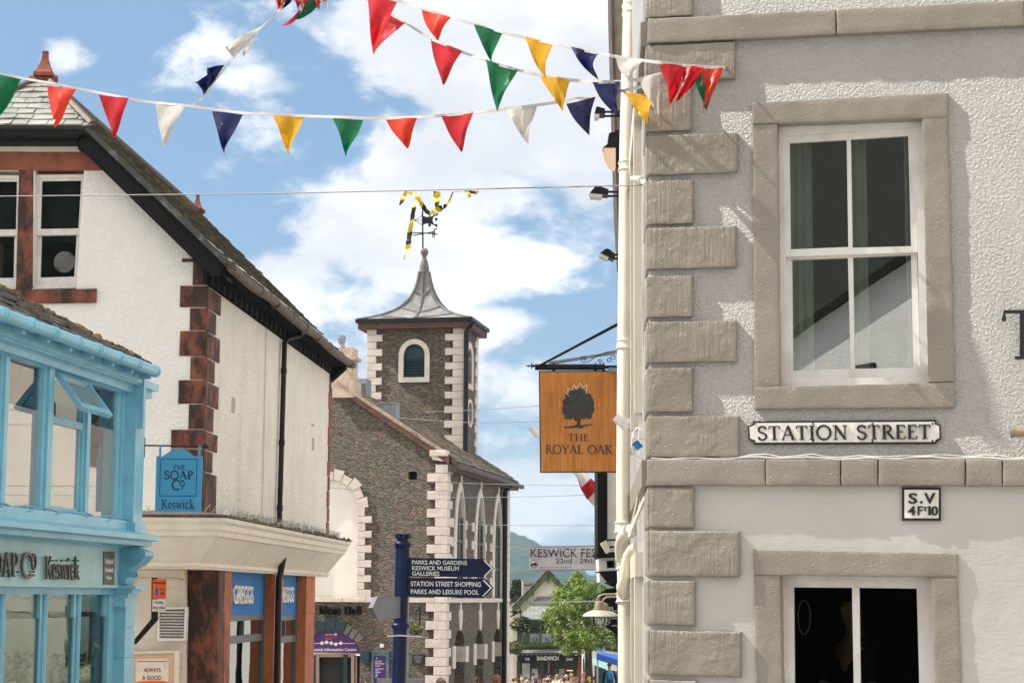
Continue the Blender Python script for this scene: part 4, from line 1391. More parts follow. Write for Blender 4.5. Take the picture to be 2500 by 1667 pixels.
part(mb, 'mullion', M['sandstone'], gable, smooth=True)
mb = MB()
mb.slab(GF, GF.q([(-90, 712), (234, 704), (233, 738), (-90, 742)], .06), -.2, .06, .015, .12, .004)
part(mb, 'sill', M['sandstone'], gable, smooth=True)
mb = MB().ppx(GF, [(-20, 344), (196, 344), (247, 371), (-20, 371)], 0, .02)  # beige strip paints in the shade under the hip eave
part(mb, 'eaves_shade_strip', M['cream_paint'], gable)
# roof slabs
def roof_side(s):
    f = lambda u: u if s > 0 else 2 * uR - u
    e0 = GF.w(f(gE[0] + .06), gE[1] - .06 * sl_, .42)
    h0 = GF.w(f(gH[0]), gH[1], .42)
    r0 = GF.w(uR, vR, -1.0)
    r1 = GF.w(uR, vR, -GL)
    e1 = GF.w(f(gE[0] + .06), gE[1] - .06 * sl_, -GL - .25)
    L = math.hypot(1, sl_)
    uv = [(.42, 0), (.42, (gE[0] - gH[0]) * L), (-1, (gE[0] - uR) * L), (-GL, (gE[0] - uR) * L), (-GL - .25, 0)]
    n = V((s * sl_, 0, 1)).normalized()
    mb = MB().poly3([e0, h0, r0, r1, e1], n * -.05, uv)
    # slate courses as real steps so the verge and skyline are ragged
    return mb
part(roof_side(1), 'roof', M['slate_moss'], gable)
part(roof_side(-1), 'roof', M['slate_moss'], gable)
rr = random.Random(3)
mb = MB()                                   # lifted slate tails along the street slope
L = math.hypot(1, sl_)
tdir = V((-1, 0, sl_)) / L
ndir = V((sl_, 0, 1)) / L
span = (gE[0] - uR) * L
k = 0
s_ = .02
while s_ < span - .1:
    dmin = .42 if s_ < (gE[0] - gH[0]) * L else .42 - (s_ - (gE[0] - gH[0]) * L) / ((gH[0] - uR) * L) * 1.42
    d = dmin + rr.uniform(0, .05)
    while d > -GL - .2:
        wd = rr.uniform(.2, .42)
        hgt = .24
        p = GF.w(gE[0] + .06, gE[1] - .06 * sl_, d) + tdir * s_
        q = GF.w(gE[0] + .06, gE[1] - .06 * sl_, d - wd + .012) + tdir * s_
        th = rr.uniform(.018, .05)
        jig = rr.uniform(-.02, .02)
        a, b = p + ndir * th + tdir * jig, q + ndir * (th + rr.uniform(-.01, .01)) + tdir * jig
        c, e = q + tdir * hgt + ndir * .004, p + tdir * hgt + ndir * .004
        o_ = -ndir * .03
        mb.add([a, b, c, e, a + o_, b + o_], [(0, 1, 2, 3), (0, 4, 5, 1), (0, 3, 4), (1, 5, 2)],
               [(d, s_, 0), (d - wd, s_, 0), (d - wd, s_ + hgt, 0), (d, s_ + hgt, 0), (d, s_ - .03, 0), (d - wd, s_ - .03, 0)])
        d -= wd
    s_ += .2
part(mb, 'roof_slates', mat('mossy_slate_tails', (.05, .042, .03), .85, (.16, .12, .03), 1.8, .48, .66, 8, bump=.5, bsc=30, grime=.6, gsc=5, gcol=(.018, .015, .012)), gable)
# front hip
mb = MB()
hl, hr = GF.w(2 * uR - gH[0] - .12, gH[1] - .05, .5), GF.w(gH[0] + .12, gH[1] - .05, .5)
ap = GF.w(uR, vR + .03, -.95)
Lh = (ap - (hl + hr) / 2).length
mb.poly3([hl, hr, ap], V((0, .1, -.08)), [(-1.2, 0), (1.2, 0), (0, Lh)])
part(mb, 'hip_roof', M['slate_hip'], gable)
mb = MB()
rr = random.Random(8)
ax_ = (hr - hl).normalized()
upv = (ap - (hl + hr) / 2).normalized()
nv = ax_.cross(upv)
nv = nv if nv.z > 0 else -nv
for j in range(9):
    y0 = j * Lh / 9
    hw = (hr - hl).length / 2 * (1 - y0 / Lh)
    x = -hw
    while x < hw - .04:
        wd = min(rr.uniform(.24, .4), hw - x)
        c_ = (hl + hr) / 2
        th = .02 + rr.uniform(0, .018)
        tilt = rr.uniform(-.012, .012)
        y1 = y0 + Lh / 9 * 1.25
        hw1 = max(0, (hr - hl).length / 2 * (1 - y1 / Lh))
        x0a, x1a = max(-hw1, min(hw1, x)), max(-hw1, min(hw1, x + wd - .015))
        dn = rr.uniform(-.012, .012)
        P = [c_ + ax_ * x + upv * (y0 + dn) + nv * (th + tilt), c_ + ax_ * (x + wd - .015) + upv * (y0 + dn) + nv * (th - tilt), c_ + ax_ * x1a + upv * y1 + nv * .006, c_ + ax_ * x0a + upv * y1 + nv * .006]
        mb.add(P + [P[0] - nv * .025, P[1] - nv * .025], [(0, 1, 2, 3), (0, 4, 5, 1), (0, 3, 4), (1, 5, 2)])
        x += wd
part(mb, 'hip_slates', mat('grey_slate_leaves', (.22, .225, .21), .55, (.36, .36, .33), 2.2, .35, .65, 8, bump=.5, bsc=25, grime=.7, gsc=4, gcol=(.09, .085, .06)), gable)
mb = MB()
mb.tube([ap + V((0, 0, .02)), hr + V((-.02, 0, .03))], .06, 6)
mb.tube([ap + V((0, 0, .02)), hl + V((.02, 0, .03))], .06, 6)
mb.tube([GF.w(uR, vR + .03, -1), GF.w(uR, vR + .03, -GL)], .07, 8)
part(mb, 'ridge_tiles', M['gutter_brown'], gable)
def finial(p, k):
    mb = MB()
    fr = Fr(p, (1, 0, 0), (0, -1, 0))
    prof = [(.17, -.06), (.165, 0), (.13, .03), (.085, .13), (.055, .22), (.045, .31), (.05, .32), (.05, .345), (.0, .35)]
    mb.lathe(p, [(r * k * 1.2, z * k) for r, z in prof], 4)
    mb.tube([p + V((-.21 * k, -.06, -.09 * k)), p + V((.21 * k, -.06, -.09 * k))], .05 * k, 6)
    part(mb, 'finial', M['terracotta'], gable)
finial(ap + V((-.0, -.05, .05)), 1.05)
finial(GF.w(uR, vR + .08, -GL + .3), .85)
# boards under the verge and the hip eave
mb = MB()
mb.ppx(GF, [(-60, 305), (214, 303), (233, 330), (196, 326), (190, 334), (-60, 334)], .28, .45)
mb.ppx(GF, [(-60, 330), (196, 330), (186, 347), (-60, 347)], .02, .33)
part(mb, 'eaves_board', M['black_wood'], gable)
mb = MB()
mb.ppx(GF, [(212, 303), (555, 634), (549, 646), (206, 316)], .2, .47)
part(mb, 'verge_board', mat('grey_green_verge', (.05, .055, .05), .7, (.16, .16, .15), 6, .5, .7, grime=.4), gable)
mb = MB()
mb.ppx(GF, [(207, 317), (548, 645), (533, 672), (510, 668), (190, 349)], .25, .33)
mb.ppx(GF, [(205, 340), (528, 662), (511, 671), (189, 356)], .02, .25)
mb.ppx(GF, [(186, 345), (212, 345), (247, 372), (192, 366)], .0, .2)
part(mb, 'bargeboard', M['black_wood'], gable)
mb = MB()                                    # soffit behind the boards
mb.poly3([GF.w(gE[0], gE[1] - .2, .3), GF.w(gH[0], gH[1] - .22, .3), GF.w(gH[0], gH[1] - .22, -.1), GF.w(gE[0], gE[1] - .2, -.1)], V((0, 0, -.05)))
part(mb, 'soffit', M['black_wood'], gable)
# street side eaves: gutter, dark frieze with brackets
mb = MB()
ge = lambda s, dz=0.0, du=0.0: LS.w(s, gE[1] - .1 + dz, gE[0] + .10 + du)
mb.tube([ge(-.42 + i * .4, -.02 * math.sin(i * .55), .008 * math.sin(i)) for i in range(33)], .075, 12)
for i in range(9):
    mb.tube([ge(.3 + i * 1.45), ge(.42 + i * 1.45)], .088, 12)
part(mb, 'gutter', M['gutter_brown'], gable, smooth=True)
mb = MB()
mb.box(LS, -.3, GL + .05, gE[1] - .29, gE[1] - .12, -.0, .05)
mb.box(LS, -.3, GL + .05, gE[1] - .13, gE[1] - .04, .0, .36)
mb.plate(GF, [(-.05, gE[1] - .5), (.34, gE[1] - .14), (-.05, gE[1] - .04)], (), -GL - .2, -GL + .1)
part(mb, 'eaves_frieze', M['matt_black'], gable)
mb = MB()
br_m = mat('weathered_bracket', (.07, .07, .072), .8)
for i in range(27):
    part(MB().box(LS, .1 + i * .45, .115 + i * .45, gE[1] - .29, gE[1] - .13, .05, .07), 'eaves_bracket', br_m, gable)
# corner quoins, front face and street face
zq = lambda y: GF.v(500, y)
QL = [(563, 570, 446, 497), (570, 698, 472, 502), (698, 752, 440, 512), (752, 808, 464, 511), (808, 871, 439, 509), (871, 928, 465, 507), (928, 987, 436, 505), (987, 1049, 461, 503), (1049, 1096, 418, 502), (1096, 1150, 418, 501), (1150, 1250, 470, 499)]
for i, (y0, y1, xl, xr) in enumerate(QL):
    mb = MB()
    ul = GF.u(xl, (y0 + y1) / 2)
    v0, v1 = zq(y1) + .012, zq(y0) - .002
    if i == 0:
        v0, v1 = zq(640), zq(632)
    if i == 1:
        v1 = zq(640)
    mb.slab(GF, [(ul, v1), (.025, v1), (.025, v0), (ul, v0)], -.05, .022, .012, .07, .006)
    lw = .62 if i % 2 else .95
    mb.slab(LS, [(-.022, v1 - .01), (lw, v1 - .01), (lw, v0), (-.022, v0)], -.05, .024, .012, .1, .006)
    part(mb, 'quoin', M['sandstone'] if i not in (9, 10) else M['sandstone'], gable, smooth=True)
mb = MB()
rr = random.Random(4)
v = zq(1250)
i = 0
while v < gE[1] - .6:
    h = rr.uniform(.3, .4)
    mb.box(LS, GL - (.12 if i % 2 else .24), GL + .02, v, v + h - .02, -.3, .025)
    v += h
    i += 1
part(mb, 'far_quoins', M['sandstone_clean'], gable)
# wall stains left by old fixings
pm_ = mat('buff_patch', (.42, .37, .31), .8)
for x0, y0, x1, y1 in ((577, 705, 584, 742), (567, 968, 574, 1010), (761, 1033, 768, 1042), (763, 1068, 767, 1100), (768, 860, 772, 890)):
    part(MB().bpx(LS, x0, y0, x1, y1, -.01, .006), 'patch', pm_, gable)
# rainwater pipe
mb = MB()
gp = [LS.w(*LS.uv(741, 800, .42), .42), LS.w(*LS.uv(740, 812, .36), .36), LS.w(*LS.uv(734, 818, .3), .3), LS.w(*LS.uv(703, 826, .1), .1), LS.w(*LS.uv(695, 834, .08), .08), LS.w(*LS.uv(682, 1275, .08), .08)]
mb.tube(gp, .048, 12)
for y in (905, 1080, 1240):
    p = LS.w(*LS.uv(695 - (y - 834) * .0295, y, .08), .08)
    mb.tube([p - V((0, 0, .05)), p + V((0, 0, .05))], .058, 12)
mb2 = mb
gu = LS.u(681, 1400, .3)
part(mb2, 'drainpipe', M['black_paint'], gable, smooth=True)
mb = MB()
mb.tube([LS.w(gu - .18, LS.v(688, 830, .02), .02), LS.w(gu - .18, LS.v(682, 1275, .02), .02)], .012, 6)
part(mb, 'side_cable', M['white_grey_paint'], gable)
# ---- shop canopy: cornice, canted fascia, moulded foot, running along the front then down the street
sfO = pt(482, 1388, 28.4)
SFx, SFy = sfO.x, 28.4
z0 = sfO.z - EYE
zt = pt(540, 1262, 28.04).z - EYE
H = zt - z0
prof = [(.0, z0), (.0, z0 + .03), (.035, z0 + .035), (.035, z0 + .08), (.02, z0 + .10), (.30, zt - .27), (.33, zt - .265), (.35, zt - .2), (.38, zt - .17), (.39, zt - .10), (.44, zt - .06), (.45, zt - .01), (.40, zt)]
back = [(-.35, zt + .05), (-.35, z0 + .02)]
GLs = 11.9
def canopy(prof, seg=None):
    mb = MB()
    P = prof
    def at(o_, z, w_):          # w_: 0 far left front, 1 corner, 2 far end of street side
        if w_ == 0:
            return V((SFx - 4.2, SFy - o_, EYE + z))
        if w_ == 1:
            return V((SFx + o_, SFy - o_, EYE + z))
        return V((SFx + o_ + .064 * GLs, SFy + GLs + o_ * .5, EYE + z))
    n = len(P)
    vs = [at(o_, z, w_) for w_ in (0, 1, 2) for o_, z in P]
    fs = [(w_ * n + i, w_ * n + (i + 1) % n, (w_ + 1) * n + (i + 1) % n, (w_ + 1) * n + i) for w_ in (0, 1) for i in range(n)]
    fs += [tuple(range(n)), tuple(range(2 * n, 3 * n))]
    return mb.add(vs, fs)
part(canopy(prof[:5] + [(-.35, z0 + .10), (-.35, z0)]), 'canopy_foot', M['cream_paint'], gable)
part(canopy([(.018, z0 + .102), (.298, zt - .272), (-.35, zt - .27), (-.35, z0 + .102)]), 'fascia', mat('cream_fascia_paint', (.72, .67, .60), .4, (.67, .61, .54), 1.5, grime=.25, gsc=2.5, gcol=(.4, .35, .29), stretch=(1, 1, .3)), gable)
part(canopy(prof[5:] + [(-.35, zt), (-.35, zt - .27)]), 'cornice', M['cream_paint'], gable)
mb = MB()
p0, p1 = V((SFx + .15, SFy - .2, EYE + z0 + .1)), V((SFx + .30, SFy - .30, EYE + zt - .25))
part(canopy([(.47, zt + .002), (.47, zt + .03), (.2, zt + .07), (-.35, zt + .12), (-.35, zt + .002)]), 'canopy_roof', M['gutter_brown'], gable)
mb = MB()
rr = random.Random(6)
for i in range(60):
    s = i * .2 + rr.uniform(0, .1)
    p = V((SFx + .42 + .064 * s + rr.uniform(-.03, .04), SFy - .3 + s, EYE + zt + rr.uniform(.0, .03)))
    q = p + V((.013, .2, 0))
    r1 = rr.uniform(.012, .04)
    mb.tube([p, p.lerp(q, .5) + V((0, 0, .012)), q], [r1 * .7, r1, r1 * .6], 6)
part(mb, 'moss', mat('dry_moss', (.06, .05, .02), .95, (.10, .10, .03), 12, bump=.8, bsc=40), gable)
mb = MB()
rr = random.Random(9)
for i in range(520):                          # bird wires along the ledge
    t = i / 520
    if t < .25:
        p = V((SFx - 3.4 + t / .25 * 3.7, SFy - .22 + rr.uniform(-.1, .1), EYE + zt + .05))
    else:
        p = V((SFx + .28 + .064 * 11.5 * (t - .25) / .75, SFy + 11.5 * (t - .25) / .75, EYE + zt + .05))
    mb.tube([p, p + V((rr.uniform(-.05, .09), rr.uniform(-.06, .06), rr.uniform(.08, .14)))], .0025, 3, cap=False)
part(mb, 'bird_spikes', M['grey_metal'], gable)
mb = MB()
mb.box(Fr((SFx, SFy, EYE), (1, 0, 0), (0, -1, 0)), -4.2, .0, z0 + .04, z0 + .09, -1.7, .0)
mb.add([V((SFx - .35, SFy, EYE + z0 + .05)), V((SFx + .01, SFy, EYE + z0 + .05)), V((SFx + .01 + .064 * GLs, SFy + GLs, EYE + z0 + .05)), V((SFx - .35 + .064 * GLs, SFy + GLs, EYE + z0 + .05))], [(0, 1, 2, 3)])
part(mb, 'canopy_soffit', M['cream_paint'], gable)
# ground floor street side: pillars and bays
GS = Fr((SFx - .06, SFy, EYE), (.064, .998, 0), (.998, -.064, 0))
def su(px, d=0.0):
    return GS.u(px, 1450, d)
pil = [(531, 565), (671, 690), (748, 769)]
for i, (xa, xb) in enumerate(pil):
    mb = MB()
    ua, ub = su(xa), su(xb)
    v0, v1 = vGr, z0 + .06
    h = (v1 - v0) / 5
    for j in range(5):
        mb.box(GS, ua, ub, v0 + j * h + .004, v0 + (j + 1) * h, -.55 if i == 0 else -.32, 0.0 - .004 * (j % 2))
    vb = GS.v(xa, 1440)
    mb.tube([GS.w(ua - .01, vb, -.12), GS.w(ua + .03, vb, -.12)], .07, 10)
    mb.box(GS, ua - .03, ua, vb, v1, -.3, -.05)
    part(mb, 'pillar', M['sandstone_orange'] if i else mat('streaked_red_sandstone', (.44, .14, .058), .7, (.26, .07, .03), 2.2, .35, .65, bump=.3, bsc=40, grime=.75, gsc=1.2, gcol=(.028, .014, .01)), gable)
bays = [(565, 640, 566, 633), (690, 750, 690, 729)]
for i, (xa, xb, ga, gb) in enumerate(bays):
    ua, ub = su(xa, 0), su((671, 748)[i], 0)
    d0 = -.2
    vp0 = GS.v(ga + 20, 1501, d0)
    vm = GS.v(ga + 20, 1550, d0)
    mb = MB()
    for va, vb in ((vp0 - .09, vp0), (vm - .12, vm), (vm - 2.2, vm - 2.3)):
        mb.box(GS, ua, ub, min(va, vb), max(va, vb), d0 - .06, d0 + .03)
    mb.box(GS, ub - .1, ub, vGr, z0, d0 - .06, d0 + .03)
    mb.box(GS, ua, ua + .06, vGr, z0, d0 - .06, d0 + .03)
    um = ua + (ub - ua) * .52
    mb.box(GS, um - .03, um + .03, vm, vp0 - .09, d0 - .05, d0 + .025)
    sf = part(mb, 'shop_window', mat('slate_grey_frame', (.10, .11, .115), .4), gable)
    mb = MB().box(GS, ua + .06, ub - .1, vGr, vp0 - .05, d0 - .02, d0 - .01)
    part(mb, 'pane', M['smoked'], sf)
    mb = MB().box(GS, ua + .03, ub - .06, vp0, z0 + .04, d0 - .02, d0 + .02)
    pn = part(mb, 'sign_panel', M['greggs_blue'], gable)
    mb = MB()
    if i == 0:
        letters(mb, GS, 'GREGGS', quad=[(572, 1427), (619, 1431), (619, 1473), (572, 1474)], d=d0 + .05, th=.03)
    else:
        letters(mb, GS, 'GREGGS', quad=[(681, 1431), (718, 1432), (718, 1470), (681, 1471)], d=d0 + .05, th=.03)
    part(mb, 'lettering', M['letter_white'], pn)
    if i == 0:
        mb = MB()
        for y0, y1 in ((1427, 1444), (1455, 1473)):
            mb.ppx(GS, [(557, y0), (567, y0 + 1), (567, y1), (557, y1)], d0 + .05, d0 + .08)
        part(mb, 'square_emblem', M['orange_sign'], pn)
        # window poster of a baked roll
        m, t, out = newmat('baked_poster')
        c = coords(t)
        k = t.noise(t.vm('MULTIPLY', c, (1, 1, .35)), 9, 8, .75, 1.2)
        cc = t.mix(t.rng(k, .35, .62), (.16, .03, .008), (.55, .19, .05))
        cc = t.mix(t.rng(k, .6, .72), cc, (.85, .6, .38))
        fin(t, out, cc, .35)
        mb = MB().box(GS, ua + .08, ua + (ub - ua) * .86, vGr + .5, vm - .14, d0 - .1, d0 - .06)
        part(mb, 'window_poster', m, sf)
        mb = MB().box(GS, ua + .08, um - .05, vm, vp0 - .1, d0 - .1, d0 - .06)
        part(mb, 'window_poster', m, sf)
        mb = MB().box(GS, um + .03, ub - .12, vm, vp0 - .1, d0 - .1, d0 - .06)
        part(mb, 'window_card', M['beige_card'], sf)
    mb = MB().box(GS, ua, ub, vGr, z0, d0 - 1.2, d0 - 1.1)
    part(mb, 'interior_wall', M['dark_in'], gable)
mb = MB()
p0 = GS.w(su(681, .12), z0 + .1, .12)
mb.tube([GS.w(su(683, .12), z0 + .45, .2), GS.w(su(682, .12), z0 + .06, .14), GS.w(su(680, .12), z0 - .1, .12), GS.w(su(680, .12), vGr, .12)], .055, 12)
part(mb, 'drainpipe', M['black_paint'], gable, smooth=True)
# ground floor front: cream panelled wall
GB = frontal(29.6)
mb = MB()
mb.ppx(GB, [(150, 1380), (452, 1380), (452, 1760), (150, 1760)], -.2, 0)
part(mb, 'front_panel', M['cream_paint'], gable)
mb = MB()
for q in ((300, 1411, 446, 1415), (441, 1392, 446, 1560), (330, 1559, 446, 1563), (300, 1390, 446, 1393)):
    mb.bpx(GB, *q, -.02, .02)
part(mb, 'panel_moulding', M['cream_paint'], gable)
mb = MB()
mb.ppx(GB, [(451, 1392), (534, 1392), (530, 1760), (451, 1760)], -.9, -.25)
part(mb, 'pillar', M['sandstone'], gable)
# louvred vent
LV = frontal(29.45)
lv = base('louvre_vent', 'square white louvred vent on the cream shop wall', 'vent', pt(419, 1563, 29.5))
mb = MB().ppx(LV, [(384, 1482), (456, 1481), (453, 1563), (384, 1564)], -.15, .04, [[(389, 1487), (451, 1486), (448, 1558), (389, 1559)]])
part(mb, 'frame', M['white_paint'], lv)
mb = MB()
for i in range(10):
    y = 1488 + i * 7.2
    a, b = LV.uv(389, y, 0), LV.uv(449, y + 5, 0)
    mb.poly3([LV.w(a[0], a[1], -.06), LV.w(b[0], a[1], -.06), LV.w(b[0], b[1], .03), LV.w(a[0], b[1], .03)], V((0, 0, -.008)))
part(mb, 'slats', M['white_paint'], lv)
mb = MB().ppx(LV, [(388, 1486), (451, 1486), (449, 1560), (388, 1560)], -.14, -.12)
part(mb, 'backing', M['black_paint'], lv)
# poster board
ps = base('poster_board', 'white framed beige poster board under the louvred vent', 'poster', pt(380, 1700, 29.4))
mb = MB().ppx(LV, [(310, 1590), (437, 1587), (434, 1760), (310, 1760)], -.1, .03, [[(316, 1596), (426, 1593), (424, 1752), (316, 1752)]])
part(mb, 'frame', M['cream_paint'], ps)
mb = MB().ppx(LV, [(315, 1595), (427, 1592), (425, 1753), (315, 1753)], -.08, -.01)
pf = part(mb, 'poster_face', M['beige_card'], ps)
mb = MB().ppx(LV, [(331, 1608), (412, 1606), (411, 1740), (331, 1740)], -.02, .0)
part(mb, 'card', M['pale_card'], pf)
mb = MB()
letters(mb, LV, 'ALWAYS', px=(351, 1629.5, 392, 1639.5), d=.0, th=.003)
letters(mb, LV, 'A GOOD', px=(347, 1648, 394, 1658.5), d=.0, th=.003)
for i in range(17):
    mb.bpx(LV, 336 + i * 4.3, 1612.5, 338.4 + i * 4.3, 1615, 0, .003)
part(mb, 'lettering', M['letter_black'], pf)
mb = MB().ppx(LV, [(324, 1667), (340, 1662), (370, 1660), (400, 1661), (418, 1667), (424, 1680), (320, 1680)], 0, .004)
part(mb, 'orange_bun', M['orange_sign'], pf)

# ------------------------------------------------------------------ pale blue shop
bO = pt(345, 1100, 22)
Lb = math.hypot(.125, .992)
BS = Fr((bO.x, 22, EYE), (.125, .992, 0), (.992, -.125, 0))
UL = -8.0
ub = lambda px, py=1100, d=0.0: BS.u(px, py, d)
vb_ = lambda px, py, d=0.0: BS.v(px, py, d)
shop = base('blue_shop', 'pale blue painted shop with bay windows, mossy roof and scrolled pilasters', 'shop', (bO.x, 22, gz(22)))
vGb = gz(22) - EYE
vSill, vHead = vb_(287, 1270), vb_(287, 944)
vGut = vb_(377, 915, .3)
vCor0, vCor1 = vb_(345, 1332, .2), vb_(389, 1309, .3)
vF0, vF1 = vb_(302, 1435), vb_(297, 1340)
uW1 = ub(287)
# back wall block
mb = MB()
mb.box(BS, UL, -.02, vGb, vF1, -4.5, -4.3)
mb.box(BS, -.2, 0, vGb, vGut, -6, -.25)
part(mb, 'wall', M['cream_paint'], shop)
mb = MB()
mb.box(BS, UL, .0, vHead + .02, vGut - .02, -.25, .0)                 # frieze board
mb.box(BS, UL, .04, vHead + .10, vHead + .15, -.1, .05)
mb.box(BS, UL, .06, vGut - .12, vGut - .04, -.1, .16)
mb.box(BS, UL, .05, vGut - .2, vGut - .12, -.1, .09)
part(mb, 'frieze', M['blue_shop'], shop)
# first floor window: frames
M1, M2, JR = (ub(101), ub(124)), (ub(205), ub(220)), (ub(287), ub(312))
M0 = (ub(0), ub(17))
mb = MB()
for a, b, d in ((M0[0], M0[1], .03), (M1[0], M1[1], .05), (M2[0], M2[1], .03), (JR[0], JR[1], .03)):
    mb.box(BS, a, b, vSill, vHead, -.09, d - .045)
    mb.box(BS, a + (b - a) * .3, b - (b - a) * .15, vSill, vHead, -.05, d - .02)
mb.box(BS, UL, JR[1], vHead - .05, vHead + .022, -.14, .01)
part(mb, 'window_frame', M['blue_shop'], shop)
mb = MB()
mb.box(BS, UL, JR[1] + .02, vSill - .12, vSill, -.2, .08)
mb.box(BS, UL, JR[1] + .02, vSill - .17, vSill - .12, -.2, .03)
part(mb, 'window_sill', M['blue_shop'], shop)
vFr = vb_(287, 1050)
seg = [(UL, M0[0]), (M0[1], M1[0]), (M2[1], JR[0])]
for a, b in seg:
    mb = MB().box(BS, a, b, vSill, vFr, -.055, -.05)
    part(mb, 'frosted_pane', M['frosted'], shop)
    mb = MB().box(BS, a, b, vFr, vHead, -.055, -.05)
    part(mb, 'clear_pane', M['glass'], shop)
# middle light with its open top sash
vTr = vb_(130, 1013)
a, b = M1[1], M2[0]
mb = MB()
mb.box(BS, a, b, vTr - .07, vTr, -.1, -.02)
mb.box(BS, a, a + .05, vSill, vTr, -.12, -.04)
mb.box(BS, b - .05, b, vSill, vTr, -.12, -.04)
mb.box(BS, a + .05, b - .05, vSill, vSill + .07, -.12, -.04)
part(mb, 'casement_frame', M['blue_shop'], shop)
mb = MB().box(BS, a + .05, b - .05, vSill + .07, vTr - .07, -.055, -.05)
part(mb, 'frosted_pane', M['frosted'], shop)
hh = vHead - vTr
ang = R(38)
OS = Fr(BS.w(a, vHead - .06, .0), BS.A, BS.N * math.cos(ang) + V((0, 0, math.sin(ang))), V((0, 0, math.cos(ang))) - BS.N * math.sin(ang))
wd = b - a
mb = MB().plate(OS, [(.02, 0), (wd - .02, 0), (wd - .02, -hh + .02), (.02, -hh + .02)], [[(.08, -.06), (wd - .08, -.06), (wd - .08, -hh + .09), (.08, -hh + .09)]], -.02, .03)
os_ = part(mb, 'open_sash', M['blue_shop'], shop)
mb = MB().plate(OS, [(.07, -.05), (wd - .07, -.05), (wd - .07, -hh + .08), (.07, -hh + .08)], (), 0, .006)
part(mb, 'open_pane', M['frosted'], os_)
mb = MB()
mb.box(BS, UL, JR[0], vSill - .1, vHead + .1, -1.6, -1.5)
part(mb, 'interior_wall', M['dark_green_in'], shop)
mb = MB()
mb.box(BS, a - .1, b + .1, vTr - .02, vTr + .22, -.6, -.35)
mb.box(BS, a + .2, b - .25, vTr + .22, vTr + .3, -.58, -.4)
part(mb, 'cardboard_box', mat('brown_cardboard', (.32, .17, .08), .8), shop)
# end pilasters, upper
mb = MB()
q0, q1 = ub(330, 1100, .13), ub(356, 960, .13)
mb.box(BS, q0, q1, vSill - .35, vHead + .3, -.3, .13)
mb.box(BS, q0 + .02, ub(357, 960, .2) + .0, vHead - .42, vHead + .28, .1, .2)
mb.box(BS, q0 - .04, q1 - .0, vSill - .2, vSill - .02, -.3, .17)
part(mb, 'upper_pilaster', M['blue_shop'], shop)
mb = MB()
mb.box(BS, UL, .0, vCor1 - .02, vSill - .15, -.3, -.02)
part(mb, 'stall_riser', mat('worn_blue_paint', (.27, .54, .62), .5, (.18, .34, .37), 4, .5, .62, grime=.7, gsc=4, gcol=(.12, .13, .10)), shop)
# shop cornice
mb = MB()
pr = [(-.05, vF1), (.06, vF1), (.08, vF1 + .05), (.10, vCor0 - .02), (.24, vCor0), (.24, vCor0 + .06), (.28, vCor1 - .06), (.32, vCor1 - .05), (.32, vCor1), (.05, vCor1 + .06), (-.05, vCor1 + .06)]
n = len(pr)
uA, uB = UL, BS.u(389, 1309, .32)
vs = [BS.w(uA, v, d) for d, v in pr] + [BS.w(uB, v, d) for d, v in pr]
mb.add(vs, [(i, (i + 1) % n, n + (i + 1) % n, n + i) for i in range(n)] + [tuple(range(n)), tuple(range(n, 2 * n))])
part(mb, 'cornice', M['blue_shop'], shop)
mb = MB()
for ph in (0, 2.0):
    mb.tube([BS.w(-7.5 + i * .12, vCor1 + .12 + .06 * abs(math.sin(i * .33 + ph)), .06 + .02 * math.sin(i)) for i in range(62)], .011, 6)
part(mb, 'loose_cable', M['blue_deep'], shop, smooth=True)
# fascia with stand-off letters
mb = MB().box(BS, UL, ub(302), vF0, vF1, -.1, .03)
mb.box(BS, UL, ub(302), vF0, vF0 + .03, .03, .045)
fa = part(mb, 'fascia', mat('pale_aqua_fascia_paint', (.40, .66, .70), .35, (.34, .60, .65), 2.5, bump=.12, bsc=18, grime=.25, gsc=4, gcol=(.22, .32, .33)), shop)
mb = MB()
letters(mb, BS, 'SOAP', quad=[(-34, 1345), (46, 1349), (46, 1408), (-34, 1407)], d=.05, th=.02, serif=True, weight=.8)
letters(mb, BS, 'C', quad=[(54, 1350), (80, 1351), (80, 1409), (54, 1409)], d=.05, th=.02, serif=True, weight=.8)
letters(mb, BS, 'o', quad=[(79, 1351), (91, 1352), (91, 1390), (79, 1389)], d=.05, th=.02, serif=True, weight=.9, vr=.66)
letters(mb, BS, '.', quad=[(79, 1400), (86, 1400), (86, 1407), (79, 1407)], d=.05, th=.02)
letters(mb, BS, 'Keswick', quad=[(113, 1354), (194, 1358), (194, 1414), (113, 1413)], d=.05, th=.02, serif=True, weight=.75, vr=1.05)
part(mb, 'lettering', M['letter_grey'], fa)
mb = MB()
for x in (-28, -10, 8, 20, 34, 44, 58, 76, 84, 118, 130, 140, 152, 165, 180, 192):
    for y in (1368, 1395):
        u, v = BS.uv(x, y, .05)
        part(MB().tube([BS.w(u, v, .02), BS.w(u, v, .055)], .008, 6), 'letter_pin', M['letter_grey'], fa)
mb = MB().ppx(BS, [(254, 1345), (280, 1346), (279, 1434), (253, 1434)], .03, .04)
pq = part(mb, 'plaque', M['brown_plaque'], fa)
mb = MB()
for s, y0, y1 in (('Traditional', 1363, 1376), ('Handmade', 1384, 1396), ('Unique', 1404, 1416)):
    letters(mb, BS, s, quad=[(257 if s[0] != 'U' else 260, y0), (277 if s[0] != 'U' else 273, y0), (277 if s[0] != 'U' else 273, y1), (257 if s[0] != 'U' else 260, y1)], d=.04, th=.004)
part(mb, 'lettering', M['letter_white'], pq)
